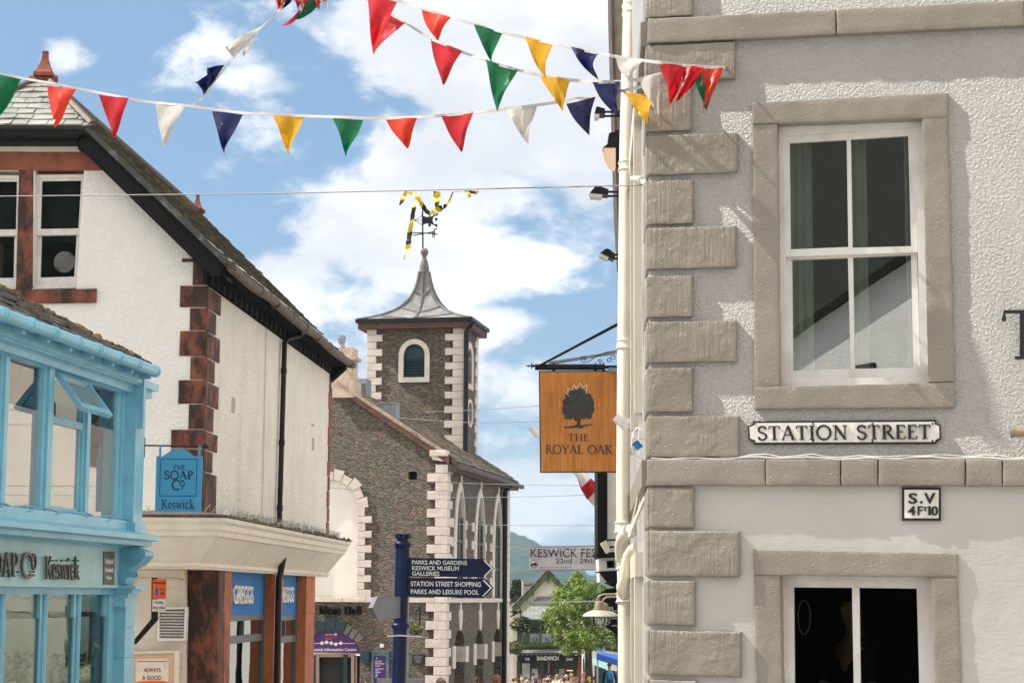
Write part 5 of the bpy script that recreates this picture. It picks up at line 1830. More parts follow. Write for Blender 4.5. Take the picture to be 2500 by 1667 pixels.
# shop windows
vb0 = vGb + .5
mb = MB()
mb.box(BS, UL, ub(300), vF0 - .07, vF0, -.2, .0)
part(mb, 'transom_beam', M['teal_grey'] if False else M['blue_deep'], shop)
mb = MB()
sm = [(-105, -92), (10, 26), (114, 127), (196, 208), (270, 287)]
for x0, x1 in sm:
    a, b = ub(x0, 1500), ub(x1, 1500)
    mb.box(BS, a, b, vb0, vF0 - .06, -.12, -.065)
    mb.tube([BS.w((a + b) / 2 + .02, vb0, -.055), BS.w((a + b) / 2 + .02, vF0 - .07, -.055)], .03, 8)
    mb.box(BS, a - .05, a, vF0 - .3, vF0 - .06, -.14, -.05)
mb.box(BS, ub(270, 1500), ub(307, 1500), vGb, vF0 - .06, -.16, -.02)
mb.box(BS, UL, ub(300), vGb, vb0, -.2, .0)
part(mb, 'shop_mullions', M['blue_shop'], shop)
for i in range(4):
    a, b = ub(sm[i][1], 1500), ub(sm[i + 1][0], 1500)
    mb = MB().box(BS, a, b, vb0, vF0 - .06, -.085, -.08)
    part(mb, 'shop_pane', M['glass_dark'], shop)
mb = MB().box(BS, UL, ub(300), vGb, vF0, -2.6, -2.5)
mb.box(BS, UL, ub(300), vF0 - .3, vF0 - .25, -2.5, -.2)
part(mb, 'interior_wall', mat('olive_interior', (.075, .082, .05), .8, (.05, .055, .035), 2), shop)
# window goods
for i, (px, kind) in enumerate(((44, 'pot'), (70, 'bottle'), (150, 'pot'), (165, 'bottle'), (133, 'bottle'), (178, 'pot'), (222, 'pot'))):
    u = ub(px, 1600, -.4)
    p = BS.w(u, vb_(px, 1660, -.4), -.4)
    if kind == 'bottle':
        mb = MB().lathe(p, [(.05, -.3), (.05, .05), (.045, .1), (.015, .14), (.015, .2), (.02, .205), (.02, .24)], 12)
        part(mb, 'soap_bottle', M['enamel'], shop, smooth=True)
    else:
        mb = MB()
        rr = random.Random(i)
        for k in range(90):
            q = p + V((rr.gauss(0, .07), rr.gauss(0, .07), rr.uniform(-.1, .28)))
            l_, m_ = V((rr.gauss(0, 1), rr.gauss(0, 1), rr.gauss(0, .7))).normalized() * .05, V((rr.gauss(0, 1), rr.gauss(0, 1), rr.gauss(0, 1))).normalized() * .025
            mb.add([q - l_, q + m_, q + l_, q - m_], [(0, 1, 2, 3)])
        part(mb, 'pot_plant', M['leaf_basket'], shop)
mb = MB()
p = BS.w(ub(228, 1595, -.2), vb_(228, 1592, -.2), -.2)
mb.tube([p, p + V((.06, -.09, .09))], [.03, .045], 10)
mb.tube([p + V((.09, .05, .05)), p + V((.03, 0, .05))], .01, 6)
mb.tube([p + V((.1, .06, .25)), p + V((.1, .06, -.4))], .012, 6)
part(mb, 'spotlight', M['enamel'], shop, smooth=True)
# lower pilaster, capital and scroll
mb = MB()
h = .32
v = vF0 - .1
i = 0
while v > vGb:
    mb.box(BS, ub(307, 1500, .10), ub(330, 1500, .10), v - h + .012, v, -.3, .10)
    mb.box(BS, ub(307, 1500, .10) + .01, ub(330, 1500, .10) - .01, v - h, v - h + .012, -.3, .085)
    v -= h
part(mb, 'pilaster', M['blue_shop'], shop)
mb = MB()
ua_, ub2 = ub(309, 1440, .12), ub(335, 1440, .14)
for k, (dv0, dv1, o_) in enumerate(((.0, .05, .14), (.05, .09, .19), (.09, .13, .23), (-.1, .0, .11))):
    mb.box(BS, ua_ - .01 - .015 * k * (k < 3), ub2 + .01, vF0 - .1 + dv0, vF0 - .1 + dv1, -.2, o_)
part(mb, 'capital', M['blue_shop'], shop)
mb = MB()
# scroll bracket profile (d outwards, v up) extruded along u
sp = []
vt = vF1 - .02
prf = [(.0, vF0 + .03), (.10, vF0 + .04), (.12, vF0 + .12), (.13, vF0 + .18), (.17, vF0 + .22), (.24, vF0 + .25), (.28, vF0 + .30), (.285, vF0 + .36), (.25, vF0 + .41), (.18, vF0 + .43), (0, vF0 + .43)]
PU = Fr(BS.w(0, 0, 0), BS.N, -BS.A)
mb.plate(PU, [(d, v) for d, v in prf], (), -ub2 + .0, -ua_ - .0)
# rolls on its near cheek
cc = BS.w(ua_ - .0, vF0 + .34, .17)
for r0, o_ in ((.085, .0), (.055, .014), (.03, .026)):
    mb.tube([cc, cc - BS.A * (.012 + o_)], r0, 18)
cc = BS.w(ua_, vF0 + .14, .07)
for r0, o_ in ((.05, .0), (.03, .012)):
    mb.tube([cc, cc - BS.A * (.012 + o_)], r0, 14)
for k in range(4):
    mb.tube([BS.w(ua_ + .02 + k * (ub2 - ua_ - .04) / 3, vF0 + .12 + j * .02, .125 + .02 * math.sin(j * 1.3)) for j in range(5)], .014, 6)
mb.tube([BS.w(ua_ - .005, vF0 + .355, .272), BS.w(ub2 + .005, vF0 + .355, .272)], .045, 12)
part(mb, 'scroll_bracket', M['blue_deep'], shop, smooth=True)
# roof and gutter
mB = .505
LB = math.hypot(1, mB)
e0 = vb_(365, 889, .30)
uRf = BS.u(365, 889, .26)
mb = MB()
P = [BS.w(UL, e0, .26), BS.w(uRf, e0, .26), BS.w(uRf, e0 + 3.6 * mB, -3.34), BS.w(UL, e0 + 3.6 * mB, -3.34)]
mb.poly3(P, V((0, 0, -.1)), [(UL, 0), (.18, 0), (.18, 3.6 * LB), (UL, 3.6 * LB)])
part(mb, 'roof', M['slate_dark'], shop)
mb = MB()
rr = random.Random(12)
j = 0
while j * .24 < 3.4 * LB:
    s = j * .24 / LB
    u = uRf + .02 - (j % 2) * .1
    while u > UL:
        wd = rr.uniform(.26, .4)
        th = .025 + rr.uniform(0, .02)
        y0, y1 = s, s + .3 / LB
        a, b = BS.w(u, e0 + y0 * mB + th, .27 - y0), BS.w(u - wd + .012, e0 + y0 * mB + th + rr.uniform(-.008, .008), .27 - y0)
        c, e = BS.w(u - wd + .012, e0 + y1 * mB + .006, .27 - y1), BS.w(u, e0 + y1 * mB + .006, .27 - y1)
        z = V((0, 0, -.03))
        mb.add([a, b, c, e, a + z, b + z, e + z], [(0, 1, 2, 3), (0, 4, 5, 1), (0, 3, 6, 4)])
        u -= wd
    j += 1
part(mb, 'roof_slates', mat('weathered_brown_slates', (.10, .085, .068), .75, (.16, .14, .12), 2.5, .38, .62, 8, bump=.6, bsc=25, grime=.7, gsc=4, gcol=(.03, .025, .02)), shop)
mb = MB()
for k in range(150):
    s = rr.uniform(0, 3.3) if k > 12 else rr.uniform(0, .25)
    r1 = rr.uniform(.02, .06)
    p = BS.w(uRf + rr.uniform(-.1, .04), e0 + s * mB + .02, .26 - s)
    mb.lathe(p - V((0, 0, r1 * .6)), [(r1 * .8, 0), (r1, r1 * .4), (r1 * .7, r1 * 1.0), (r1 * .2, r1 * 1.2)], 7)
part(mb, 'moss', mat('golden_moss', (.17, .115, .012), .95, (.05, .04, .015), 9, .4, .6, 6, bump=.9, bsc=50), shop, smooth=True)
mb = MB()
uG = BS.u(381, 915, .33)
mb.tube([BS.w(UL, vGut + .03, .33), BS.w(uG, vGut + .03, .33)], .058, 16)
mb.box(BS, UL, uG - .05, vGut + .02, vGut + .05, -.1, .28)
mb.box(BS, UL, uG - .03, vGut - .10, vGut + .02, .16, .19)
for k in range(12):
    u = uG - .03 - k * .62
    mb.tube([BS.w(u, vGut + .03, .33), BS.w(u - .05, vGut + .03, .33)], .067, 16)
    if k % 2:
        mb.tube([BS.w(u - .1, vGut + .03, .33), BS.w(u - .12, vGut + .03, .33)], .066, 16)
    mb.box(BS, u - .1, u - .04, vGut - .06, vGut - .0, .1, .3)
part(mb, 'gutter', M['blue_shop'], shop, smooth=True)

# hanging shop sign
Y = 22.4
HS = frontal(Y)
sp = base('hanging_sign', 'blue shop sign with arched top hanging from an iron bar beside the blue shop', 'hanging sign', pt(437, 1248, Y))
mb = MB()
at = [(382, 1113), (395, 1114), (405, 1108), (416, 1100), (430, 1096), (441, 1095.5), (453, 1098), (466, 1107), (473, 1113), (482, 1114), (495, 1113.5), (490, 1248.5), (378, 1248.5)]
mb.ppx(HS, at, -.012, .012)
bd = part(mb, 'board', M['blue_sign'], sp)
mb = MB()
letters(mb, HS, 'THE', px=(422, 1135, 453, 1145), d=.012, th=.003, serif=True, weight=.8)
letters(mb, HS, 'SOAP', px=(401, 1149, 472, 1169), d=.012, th=.003, serif=True, weight=.95)
letters(mb, HS, 'C', px=(419, 1172, 439, 1195), d=.012, th=.003, serif=True, weight=.85)
letters(mb, HS, 'o', px=(439, 1172, 451, 1187), d=.012, th=.003, serif=True, weight=1, vr=.66)
letters(mb, HS, '.', px=(443, 1190, 447, 1194), d=.012, th=.003)
letters(mb, HS, 'Keswick', px=(394, 1218, 474, 1241), d=.012, th=.003, serif=True, weight=.7, vr=1.05)
part(mb, 'lettering', mat('dark_navy_lettering', (.008, .02, .05), .5), bd)
mb = MB().ppx(HS, [(391, 1119.5), (482, 1120), (479, 1211), (389, 1210.5)], .011, .014, [[(392.3, 1120.8), (480.7, 1121.3), (477.7, 1209.7), (390.3, 1209.2)]])
part(mb, 'border', M['navy_sign'], bd)
mb = MB()
mb.tube([pt(349, 1087, Y), pt(505, 1089, Y)], .009, 8)
mb.bpx(HS, 347.5, 1067, 351.5, 1116, -.03, .03)
rr = random.Random(2)
for k in range(3):
    mb.tube([pt(503 + 6 * math.cos(a), 1088 + 5 * math.sin(a + k), Y) for a in [i * .6 for i in range(9)]], .005, 6)
part(mb, 'bracket', M['black_paint'], sp)
mb = MB()
for x in (389, 485):
    part(MB().bpx(HS, x, 1087, x + 4, 1122, .012, .02), 'hanger', M['blue_sign'], sp)
# zone sign on its cranked arm
Y = 24.0
ZS = frontal(Y)
zn = base('parking_sign', 'orange and grey zone sign on a cranked black post beside the blue pilaster', 'sign', pt(378, 1492, Y))
mb = MB()
mb.ppx(ZS, [(370, 1409), (384, 1409), (385, 1512), (331, 1572), (318, 1572), (369, 1510)], -.05, .0)
part(mb, 'post', M['black_paint'], zn)
mb = MB().ppx(ZS, [(373, 1413), (406, 1413), (405, 1461), (372, 1461)], .0, .015)
a_ = part(mb, 'orange_plate', M['orange_sign'], zn)
mb = MB()
letters(mb, ZS, 'Pedestrian Zone', px=(377, 1418, 403, 1425), d=.015, th=.002)
letters(mb, ZS, 'At any', px=(390, 1434, 401, 1441), d=.015, th=.002)
letters(mb, ZS, 'time', px=(392, 1444, 400, 1451), d=.015, th=.002)
part(mb, 'lettering', M['letter_black'], a_)
mb = MB()
mb.ppx(ZS, [(382.5 + 3.8 * math.cos(i * .42), 1443.5 + 11 * math.sin(i * .42)) for i in range(15)], .014, .018)
part(mb, 'roundel', M['greggs_blue'], a_)
mb = MB().ppx(ZS, [(372, 1462.5), (405, 1462.5), (404, 1492), (371, 1492)], .0, .015)
b_ = part(mb, 'grey_plate', M['enamel'], zn)
mb = MB()
letters(mb, ZS, 'No loading', px=(378, 1466, 398, 1474), d=.015, th=.002)
letters(mb, ZS, '10.30 am -4.30 pm', px=(373, 1479, 402, 1487), d=.015, th=.002)
part(mb, 'lettering', M['letter_black'], b_)

# ------------------------------------------------------------------ the town hall with its tower
a10 = R(10)
mO = pt(1089, 1400, 62)
MF = Fr((mO.x, 62, EYE), (math.cos(a10), -math.sin(a10), 0), (-math.sin(a10), -math.cos(a10), 0))
MS = Fr((mO.x, 62, EYE), (math.sin(a10), math.cos(a10), 0), (math.cos(a10), -math.sin(a10), 0))
HL = MS.u(1242, 1300)
vGm = gz(63) - EYE - .5
hall = base('town_hall', 'slate rubble market hall with white quoins, lancet windows and a square louvred tower', 'hall', (mO.x, 62, gz(62)), -a10)
k1, k2 = MF.uv(1094, 1112, .12), MF.uv(856, 956, .12)
sm_ = (k2[1] - k1[1]) / (k1[0] - k2[0])
uA = MF.u(826, 940)
vA = k1[1] + (k1[0] - uA) * sm_
uLft = 2 * uA
# front wall with blind arch, doorway and vent hole
cA = MF.uv(808, 1250)
rA = MF.u(874, 1250) - cA[0]
vStr0, vStr1 = MF.v(1000, 1470), MF.v(1000, 1459)
vSp = MF.v(874, 1238)
def round_arch(cu, r, vb, vs, n=16, ry=None):
    ry = ry or r
    return [(cu - r, vb)] + [(cu - r * math.cos(math.pi * i / n), vs + ry * math.sin(math.pi * i / n)) for i in range(n + 1)] + [(cu + r, vb)]
blind = round_arch(cA[0], rA, vStr1, vSp)
dC = MF.u(808, 1593)
dR = MF.u(879, 1593) - dC
vDs, vDt = MF.v(808, 1593), MF.v(808, 1538)
door = round_arch(dC, dR, vGm, vDs, 16, vDt - vDs)
vent = MF.q([(997, 1150), (1018, 1151), (1018, 1171), (997, 1170)])
eR = (0.0, k1[1] + k1[0] * sm_ - .12)
outer = [(0, vGm), eR, (uA, vA - .15), (uLft, eR[1]), (uLft, vGm)]
mb = MB().plate(MF, outer, [blind, door, vent], -.6, 0)
part(mb, 'front_wall', M['rubble'], hall)
mb = MB().plate(MF, round_arch(cA[0], rA + .05, vStr1 - .05, vSp), (), -.3, -.12)
part(mb, 'blind_arch_panel', M['cream_paint'] if False else mat('white_arch_render', (.80, .75, .68), .6, (.75, .70, .63), 1.2, grime=.15, gsc=1.5, gcol=(.5, .44, .37)), hall)
mb = MB().plate(MF, [(p[0] + (.05 if p[0] > MF.u(1008, 1160) else -.05), p[1]) for p in vent], (), -.5, -.45)
part(mb, 'vent_recess', M['black_paint'], hall)
# surround of the blind arch
mb = MB()
n = 9
yq = [1238, 1260, 1277, 1296, 1313, 1331, 1349, 1367, 1385, 1404, 1421, 1439, 1459]
for i in range(len(yq) - 1):
    va, vb = MF.v(874, yq[i]), MF.v(874, yq[i + 1])
    wout = MF.u(907 if i % 2 else 891, 1350)
    if i == 0:
        wout = MF.u(891, 1238)
    mb.slab(MF, [(cA[0] + rA, va), (wout, va), (wout, vb + .012), (cA[0] + rA, vb + .012)], -.12, .035, .012, .15, .006)
for i in range(7):
    t0, t1 = math.pi / 2 * i / 5.2, math.pi / 2 * (i + .93) / 5.2
    ro = rA + (.34 if i % 2 == 0 else .24)
    P = [(cA[0] + rA * math.cos(t0), vSp + rA * math.sin(t0)), (cA[0] + ro * math.cos(t0), vSp + ro * math.sin(t0)), (cA[0] + ro * math.cos(t1), vSp + ro * math.sin(t1)), (cA[0] + rA * math.cos(t1), vSp + rA * math.sin(t1))]
    mb.plate(MF, P, (), -.12, .035)
part(mb, 'blind_arch_surround', M['quoin_white'], hall)
# side wall with lancets above and arches below
lanc = []
for xa, xb, yt in ((1112.5, 1133, 1198), (1162, 1181.5, 1213), (1206, 1223.5, 1224)):
    ua, ub_ = MS.u(xa, 1400), MS.u(xb, 1400)
    vt, vbm = MS.v((xa + xb) / 2, yt), vStr1 + .02
    lanc.append((ua, ub_, vt, vbm))
def pointed(ua, ub_, vt, vb, g=0.0):
    ua, ub_, vt = ua - g * 2.2, ub_ + g * .6, vt + g * 1.5
    h = (ub_ - ua) * 1.15
    m_ = (ua + ub_) / 2
    L_ = [(ua, vb), (ua, vt - h)]
    for i in range(1, 8):
        t = i / 8
        L_.append((ua + (m_ - ua) * (1 - math.cos(t * math.pi / 2)) ** .9, vt - h + h * math.sin(t * math.pi / 2)))
    R_ = [(ua + ub_ - x, y) for x, y in reversed(L_)]
    return L_ + [(m_, vt)] + R_
lows = []
for xa, xb, yt in ((1110, 1134, 1536), (1161, 1180, 1536), (1205, 1223, 1533)):
    lows.append((MS.u(xa, 1600), MS.u(xb, 1600), MS.v((xa + xb) / 2, yt)))
vEv = MS.v(1100, 1122)
holes = [pointed(*l, .06) for l in lanc] + [round_arch((a + b) / 2, (b - a) / 2, vGm + .3, t - (b - a) / 2 * .8, 12, (b - a) / 2 * .8) for a, b, t in lows]
mb = MB().plate(MS, [(0, vGm), (HL, vGm), (HL, eR[1]), (0, eR[1])], holes, -.55, 0)
part(mb, 'side_wall', M['rubble_side'], hall)
for ua, ub_, vt, vbm in lanc:
    mb = MB().plate(MS, pointed(ua, ub_, vt, vbm, .2), [pointed(ua, ub_, vt, vbm)], -.16, .04)
    m_ = (ua + ub_) / 2
    mb.box(MS, m_ - .1, m_ + .1, vt + .3, vt + .62, -.05, .045)
    h = (vt - vbm)
    for k in range(9):
        v0 = vbm + .1 + k * h * .088
        for s0, s1 in ((ua - .85, ua - .5), (ub_ + .1, ub_ + .32)):
            if k % 2:
                mb.box(MS, s0, s1, v0, v0 + h * .085, -.05, .036)
    win_ = part(mb, 'lancet_window', M['quoin_white'], hall)
    mb = MB().plate(MS, pointed(ua, ub_, vt, vbm, .02), (), -.09, -.07)
    part(mb, 'pane', M['glass_dark'], win_)
    mb = MB()
    mb.box(MS, m_ - .04, m_ + .04, vbm, vt - .1, -.07, -.03)
    for f in (.28, .52, .74):
        mb.box(MS, ua, ub_, vbm + h * f, vbm + h * f + .07, -.07, -.025)
    mb.box(MS, ua, ua + .1, vbm, vt - .9, -.07, -.03)
    mb.box(MS, ub_ - .1, ub_, vbm, vt - .9, -.07, -.03)
    part(mb, 'glazing_bar', mat('grey_green_bars', (.10, .12, .11), .5), win_)
for a, b, t in lows:
    m_ = (a + b) / 2
    mb = MB()
    mb.plate(MS, [(m_ - .13, t - .02), (m_ + .13, t - .02), (m_ + .26, t + .45), (m_ + .26, t + .62), (m_ + .1, t + .65), (m_ + .1, t + .95), (m_ - .1, t + .95), (m_ - .1, t + .65), (m_ - .26, t + .62), (m_ - .26, t + .45)], (), -.1, .04)
    vi = MS.v(1100, 1585) - .05
    part(MB().box(MS, a - .42, a + .02, vi - .55, vi + .15, -.3, .04), 'impost_stone', M['quoin_white'], hall)
    part(MB().box(MS, b - .02, b + .5, vi - .4, vi + .1, -.3, .05), 'impost_stone', M['quoin_white'], hall)
    part(mb, 'keystone', M['quoin_white'], hall)
mb = MB().box(MS, .2, HL - .2, vGm, vEv, -1.6, -1.5)
part(mb, 'interior_wall', M['dark_in'], hall)
# string course round the corner
mb = MB()
x = uLft
rr = random.Random(1)
while x < -.05:
    e = min(x + rr.uniform(.7, 1.2), .0)
    mb.slab(MF, [(x, vStr1), (e - .008, vStr1), (e - .008, vStr0), (x, vStr0)], -.05, .045 + rr.uniform(0, .004), .012, .2, .006)
    x = e
mb.box(MS, -.06, HL + .06, vStr0, vStr1, -.05, .065)
part(mb, 'string_course', M['quoin_white'], hall)
# quoins of the near corner
mb = MB()
vq = MF.v(1090, 1130)
i = 0
hq = .277
z = vStr1
rows = []
z = vStr1 + .0
while z < vq - .1:
    rows.append(z)
    z += hq
z = vStr0 - hq
while z > vGm:
    rows.append(z)
    z -= hq
for i, z in enumerate(sorted(rows)):
    lg = i % 2
    mb = MB()
    mb.slab(MF, [(-.62 if lg else -.36, z + hq - .012), (.03, z + hq - .012), (.03, z), (-.62 if lg else -.36, z)], -.05, .045, .01, .2, .006)
    mb.slab(MS, [(-.045, z + hq - .012), (.42 if lg else .75, z + hq - .012), (.42 if lg else .75, z), (-.045, z)], -.05, .03, .01, .3, .006)
    part(mb, 'quoin', M['quoin_white'], hall)
    part(MB().box(MS, HL - (.5 if i % 2 else .85), HL + .04, z, z + hq - .015, -.5, .04), 'quoin', M['quoin_white'], hall)
# roof
eu = MF.u(1106, 1123, .12)
ev = vA - (eu - uA) * sm_
Lm = math.hypot(1, sm_)
for s in (1, -1):
    f = (lambda u: u) if s > 0 else (lambda u: 2 * uA - u)
    mb = MB().poly3([MF.w(f(eu + .12), ev - .12 * sm_, .0), MF.w(uA, vA, .0), MF.w(uA, vA, -HL - .1), MF.w(f(eu + .12), ev - .12 * sm_, -HL - .2)], V((0, 0, -.16)),
                    [(0, 0), (0, (eu - uA) * Lm), (-HL, (eu - uA) * Lm), (-HL, 0)])
    part(mb, 'roof', M['slate_dark'], hall)
mb = MB()
rr = random.Random(21)
tdm = (MF.A * -1 + V((0, 0, sm_))) / Lm
ndm = (MF.A * sm_ + V((0, 0, 1))) / Lm
s_ = 0
while s_ < (eu + .1 - uA) * Lm - .2:
    d = -.02
    while d > -HL - .1:
        wd = rr.uniform(.3, .55)
        th = rr.uniform(.02, .05)
        p = MF.w(eu + .12, ev - .12 * sm_, d) + tdm * s_
        q = MF.w(eu + .12, ev - .12 * sm_, d - wd + .015) + tdm * s_
        a, b = p + ndm * th, q + ndm * (th + rr.uniform(-.01, .01))
        c, e = q + tdm * .34 + ndm * .005, p + tdm * .34 + ndm * .005
        mb.add([a, b, c, e, a - ndm * .04, b - ndm * .04], [(0, 1, 2, 3), (0, 4, 5, 1), (0, 3, 4), (1, 5, 2)])
        d -= wd
    s_ += .28
part(mb, 'roof_slates', mat('brown_slate_leaves', (.10, .082, .06), .75, (.19, .15, .10), 1.5, .4, .62, 8, bump=.5, bsc=25, grime=.5, gsc=3, gcol=(.04, .035, .028)), hall)
mb = MB()
mb.poly3([MF.w(k1[0] + .02, k1[1], .1), MF.w(uA, vA + .05, .1), MF.w(uA, vA - .22, .1), MF.w(k1[0] + .02, k1[1] - .27, .1)], MF.N * -.35)
part(mb, 'coping', mat('dull_red_coping', (.17, .085, .06), .8, (.11, .06, .045), 5, bump=.4, bsc=12, grime=.5, gsc=3), hall)
mb = MB()
rr = random.Random(4)
i = 0
t = 0
Lc = (k1[0] - uA) * Lm
while t < Lc:
    e = min(Lc, t + rr.uniform(.45, .8))
    p, q = MF.w(k1[0], k1[1] + .06, .14) + tdm * t, MF.w(k1[0], k1[1] + .06, .14) + tdm * (e - .015)
    mb.poly3([p, q, q + ndm * -.09, p + ndm * -.09], MF.N * -.42)
    t = e
part(mb, 'coping_stones', mat('buff_coping', (.42, .34, .26), .8, (.30, .22, .16), 4, bump=.5, bsc=15, grime=.6, gsc=3), hall)
mb = MB()
mb.slab(MF, MF.q([(1049, 1098), (1090, 1099), (1093, 1113), (1048, 1113)], .16), -.3, .16, .03, .2, .01)
mb.ppx(MF, [(1052, 1113), (1090, 1113), (1086, 1126), (1056, 1122)], -.3, .1)
part(mb, 'kneeler', M['quoin_white'], hall)
mb = MB()
pE = lambda s: MS.w(s, ev - .24, eu + .22)
mb.tube([pE(-.15), pE(HL + .35)], .085, 10)
mb.box(MS, -.0, HL + .3, ev - .38, ev - .16, .0, eu + .1)
part(mb, 'gutter', M['gutter_brown'], hall)
mb = MB()
uP = MS.u(1231, 1400, .1)
mb.tube([MS.w(uP, ev - .3, .3), MS.w(uP, ev - .5, .12), MS.w(uP, vGm, .12)], .09, 10)
part(mb, 'drainpipe', M['black_paint'], hall)
# chimney on the gable
mb = MB()
a = MF.q([(812, 929), (866, 929), (866, 962), (812, 966)], .1)
uc = (a[0][0] + a[1][0]) / 2
vt = MF.v(840, 848, .0)
mb.box(MF, a[0][0], a[1][0], a[2][1] - .1, a[0][1], -.75, .12)
mb.box(MF, MF.u(820, 900), MF.u(860, 900), a[0][1], vt, -.7, -.0)
mb.box(MF, MF.u(816, 900), MF.u(867, 900), MF.v(840, 878), MF.v(840, 870), -.78, .06)
part(mb, 'chimney', mat('buff_chimney_render', (.55, .44, .33), .8, (.45, .35, .26), 3, bump=.4, bsc=12, grime=.5, gsc=3), hall)
mb = MB()
p = MF.w(MF.u(827, 840), vt, -.35)
mb.lathe(p, [(.14, 0), (.11, .1), (.10, .14), (.10, .2), (.13, .21), (.13, .25), (.10, .26), (.10, .3), (.135, .31), (.135, .42)], 14)
part(mb, 'chimney_pot', M['zinc'], hall, smooth=True)
# roof boxes
mb = MB()
q = MF.uv(946, 1000, -1.2)
mb.box(MF, MF.u(925, 1000, -1.0), MF.u(967, 1000, -1.0), MF.v(945, 1030, -1.0), MF.v(945, 984, -1.0), -1.5, -1.0)
mb.box(MF, MF.u(923, 1000, -1.0), MF.u(969, 1000, -1.0), MF.v(945, 985, -1.0), MF.v(945, 982, -1.0), -1.55, -.95)
part(mb, 'roof_box', M['zinc'], hall)
mb = MB()
mb.box(MF, MF.u(866, 950, -3.2), MF.u(894, 950, -3.2), MF.v(880, 985, -3.2), MF.v(880, 924, -3.2), -3.9, -3.2)
part(mb, 'roof_vent', M['zinc'], hall)
mb = MB()
for i in range(9):
    mb.bpx(MF, 882, 936 + i * 4.4, 893, 938.4 + i * 4.4, -3.25, -3.17)
part(mb, 'vent_grille', M['lead_roll'], hall)
mb = MB()
pv = MS.w(MS.u(1172, 1130), MS.v(1172, 1135), -.9)
mb.lathe(pv, [(.12, -.5), (.12, .3), (.15, .31), (.15, .4), (.11, .41)], 12)
part(mb, 'flue', M['zinc'], hall, smooth=True)

# tower
tOff = 8.3
q = MF.uv(1131, 1000, -tOff)
tO = MF.w(q[0], 0, -tOff)
TF = Fr((tO.x, tO.y, EYE), MF.A, MF.N)
TS = Fr((tO.x, tO.y, EYE), MS.A, MS.N)
wT = -TF.u(897, 900)
dT = TS.u(1164.5, 1000)
vTe = TF.v(1010, 797)
vTb = TF.v(1010, 1330)
lo_u0, lo_u1 = TF.u(985.5, 900), TF.u(1037, 900)
lv0, lvt = TF.v(1010, 921), TF.v(1010, 840)
lr = (lo_u1 - lo_u0) / 2
lc = (lo_u0 + lo_u1) / 2
louv = round_arch(lc, lr, lv0, lvt - lr)
mb = MB()
mb.plate(TF, [(-wT, vTb - 1), (0, vTb - 1), (0, vTe + .3), (-wT, vTe + .3)], [louv], -.5, 0)
part(mb, 'tower_wall', M['rubble'], hall)
aw0, aw1 = TS.u(1139, 900), TS.u(1150, 900)
awt, awb = TS.v(1145, 851), TS.v(1145, 937)
ar = (aw1 - aw0) / 2
mb = MB().plate(TS, [(0, vTb - 1), (dT, vTb - 1), (dT, vTe + .3), (0, vTe + .3)], [round_arch((aw0 + aw1) / 2, ar, awb, awt - ar)], -.5, 0)
mb.box(TF, -wT, -.5, vTb - 1, vTe + .3, -dT, -dT + .4)
mb.box(TF, -wT, -wT + .4, vTb - 1, vTe + .3, -dT + .4, -.5)
part(mb, 'tower_side_wall', M['rubble_side'], hall)
g = .18
mb = MB().plate(TF, round_arch(lc, lr + g, lv0 - g, lvt - lr), [louv], -.3, .05)
lw = part(mb, 'louvre_window', M['quoin_white'], hall)
mb = MB()
for i in range(8):
    z = lv0 + (lvt - .45 - lv0) * i / 7.5
    mb.poly3([TF.w(lo_u0, z, -.12), TF.w(lo_u1, z, -.12), TF.w(lo_u1, z + .13, -.26), TF.w(lo_u0, z + .13, -.26)], V((0, 0, -.03)))
mb.plate(TF, round_arch(lc, lr, lvt - .55, lvt - lr), (), -.2, -.14)
part(mb, 'louvre', M['teal_paint'], lw)
mb = MB().box(TF, lo_u0 - .1, lo_u1 + .1, lv0 - .1, lvt + .1, -.45, -.4)
part(mb, 'backing', M['black_paint'], lw)
mb = MB().plate(TS, round_arch((aw0 + aw1) / 2, ar + .24, awb - .2, awt - ar), [round_arch((aw0 + aw1) / 2, ar, awb, awt - ar)], -.3, .05)
sw_ = part(mb, 'side_louvre_window', M['quoin_white'], hall)
mb = MB().box(TS, aw0 - .1, aw1 + .1, awb - .1, awt + .1, -.35, -.3)
part(mb, 'backing', M['black_paint'], sw_)
# clock on the street side
kc = TS.uv(1145.5, 1009)
kr = TS.v(1145.5, 974) - kc[1]
mb = MB()
ring = [(kc[0] + kr * math.cos(i * .2618), kc[1] + kr * math.sin(i * .2618)) for i in range(24)]
ring2 = [(kc[0] + kr * .78 * math.cos(i * .2618), kc[1] + kr * .78 * math.sin(i * .2618)) for i in range(24)]
mb.plate(TS, ring, [ring2], -.1, .05)
ck = part(mb, 'clock', M['quoin_white'], hall)
mb = MB().plate(TS, ring2, (), -.1, .01)
part(mb, 'dial', mat('dark_clock_dial', (.05, .06, .07), .4), ck)
# tower quoins
mb = MB()
hq = TF.v(1010, 850) - TF.v(1010, 867.6)
z, i = vTe - .02, 0
wl, ws = .68, .36
while z > vTb - .3:
    lg = i % 2
    for sgn in (0, 1):
        wd = (wl * .8 if sgn == 0 else wl) if lg else (ws * .9 if sgn == 0 else ws * 1.1)
        ua, ub_ = (-wT - .03, -wT + wd) if sgn == 0 else (-wd, .03)
        mb = MB().slab(TF, [(ua, z), (ub_, z), (ub_, z - hq + .012), (ua, z - hq + .012)], -.05, .04, .012, .3, .006)
        if sgn == 0:
            part(mb, 'tower_quoin', M['quoin_white'], hall)
    mb.box(TS, -.04, .3 if lg else .5, z - hq + .012, z, -.05, .03)
    part(mb, 'tower_quoin', M['quoin_white'], hall)
    part(MB().box(TS, dT - (.5 if lg else .3), dT + .03, z - hq + .012, z, -.3, .04), 'tower_quoin', M['quoin_white'], hall)
    z -= hq
    i += 1
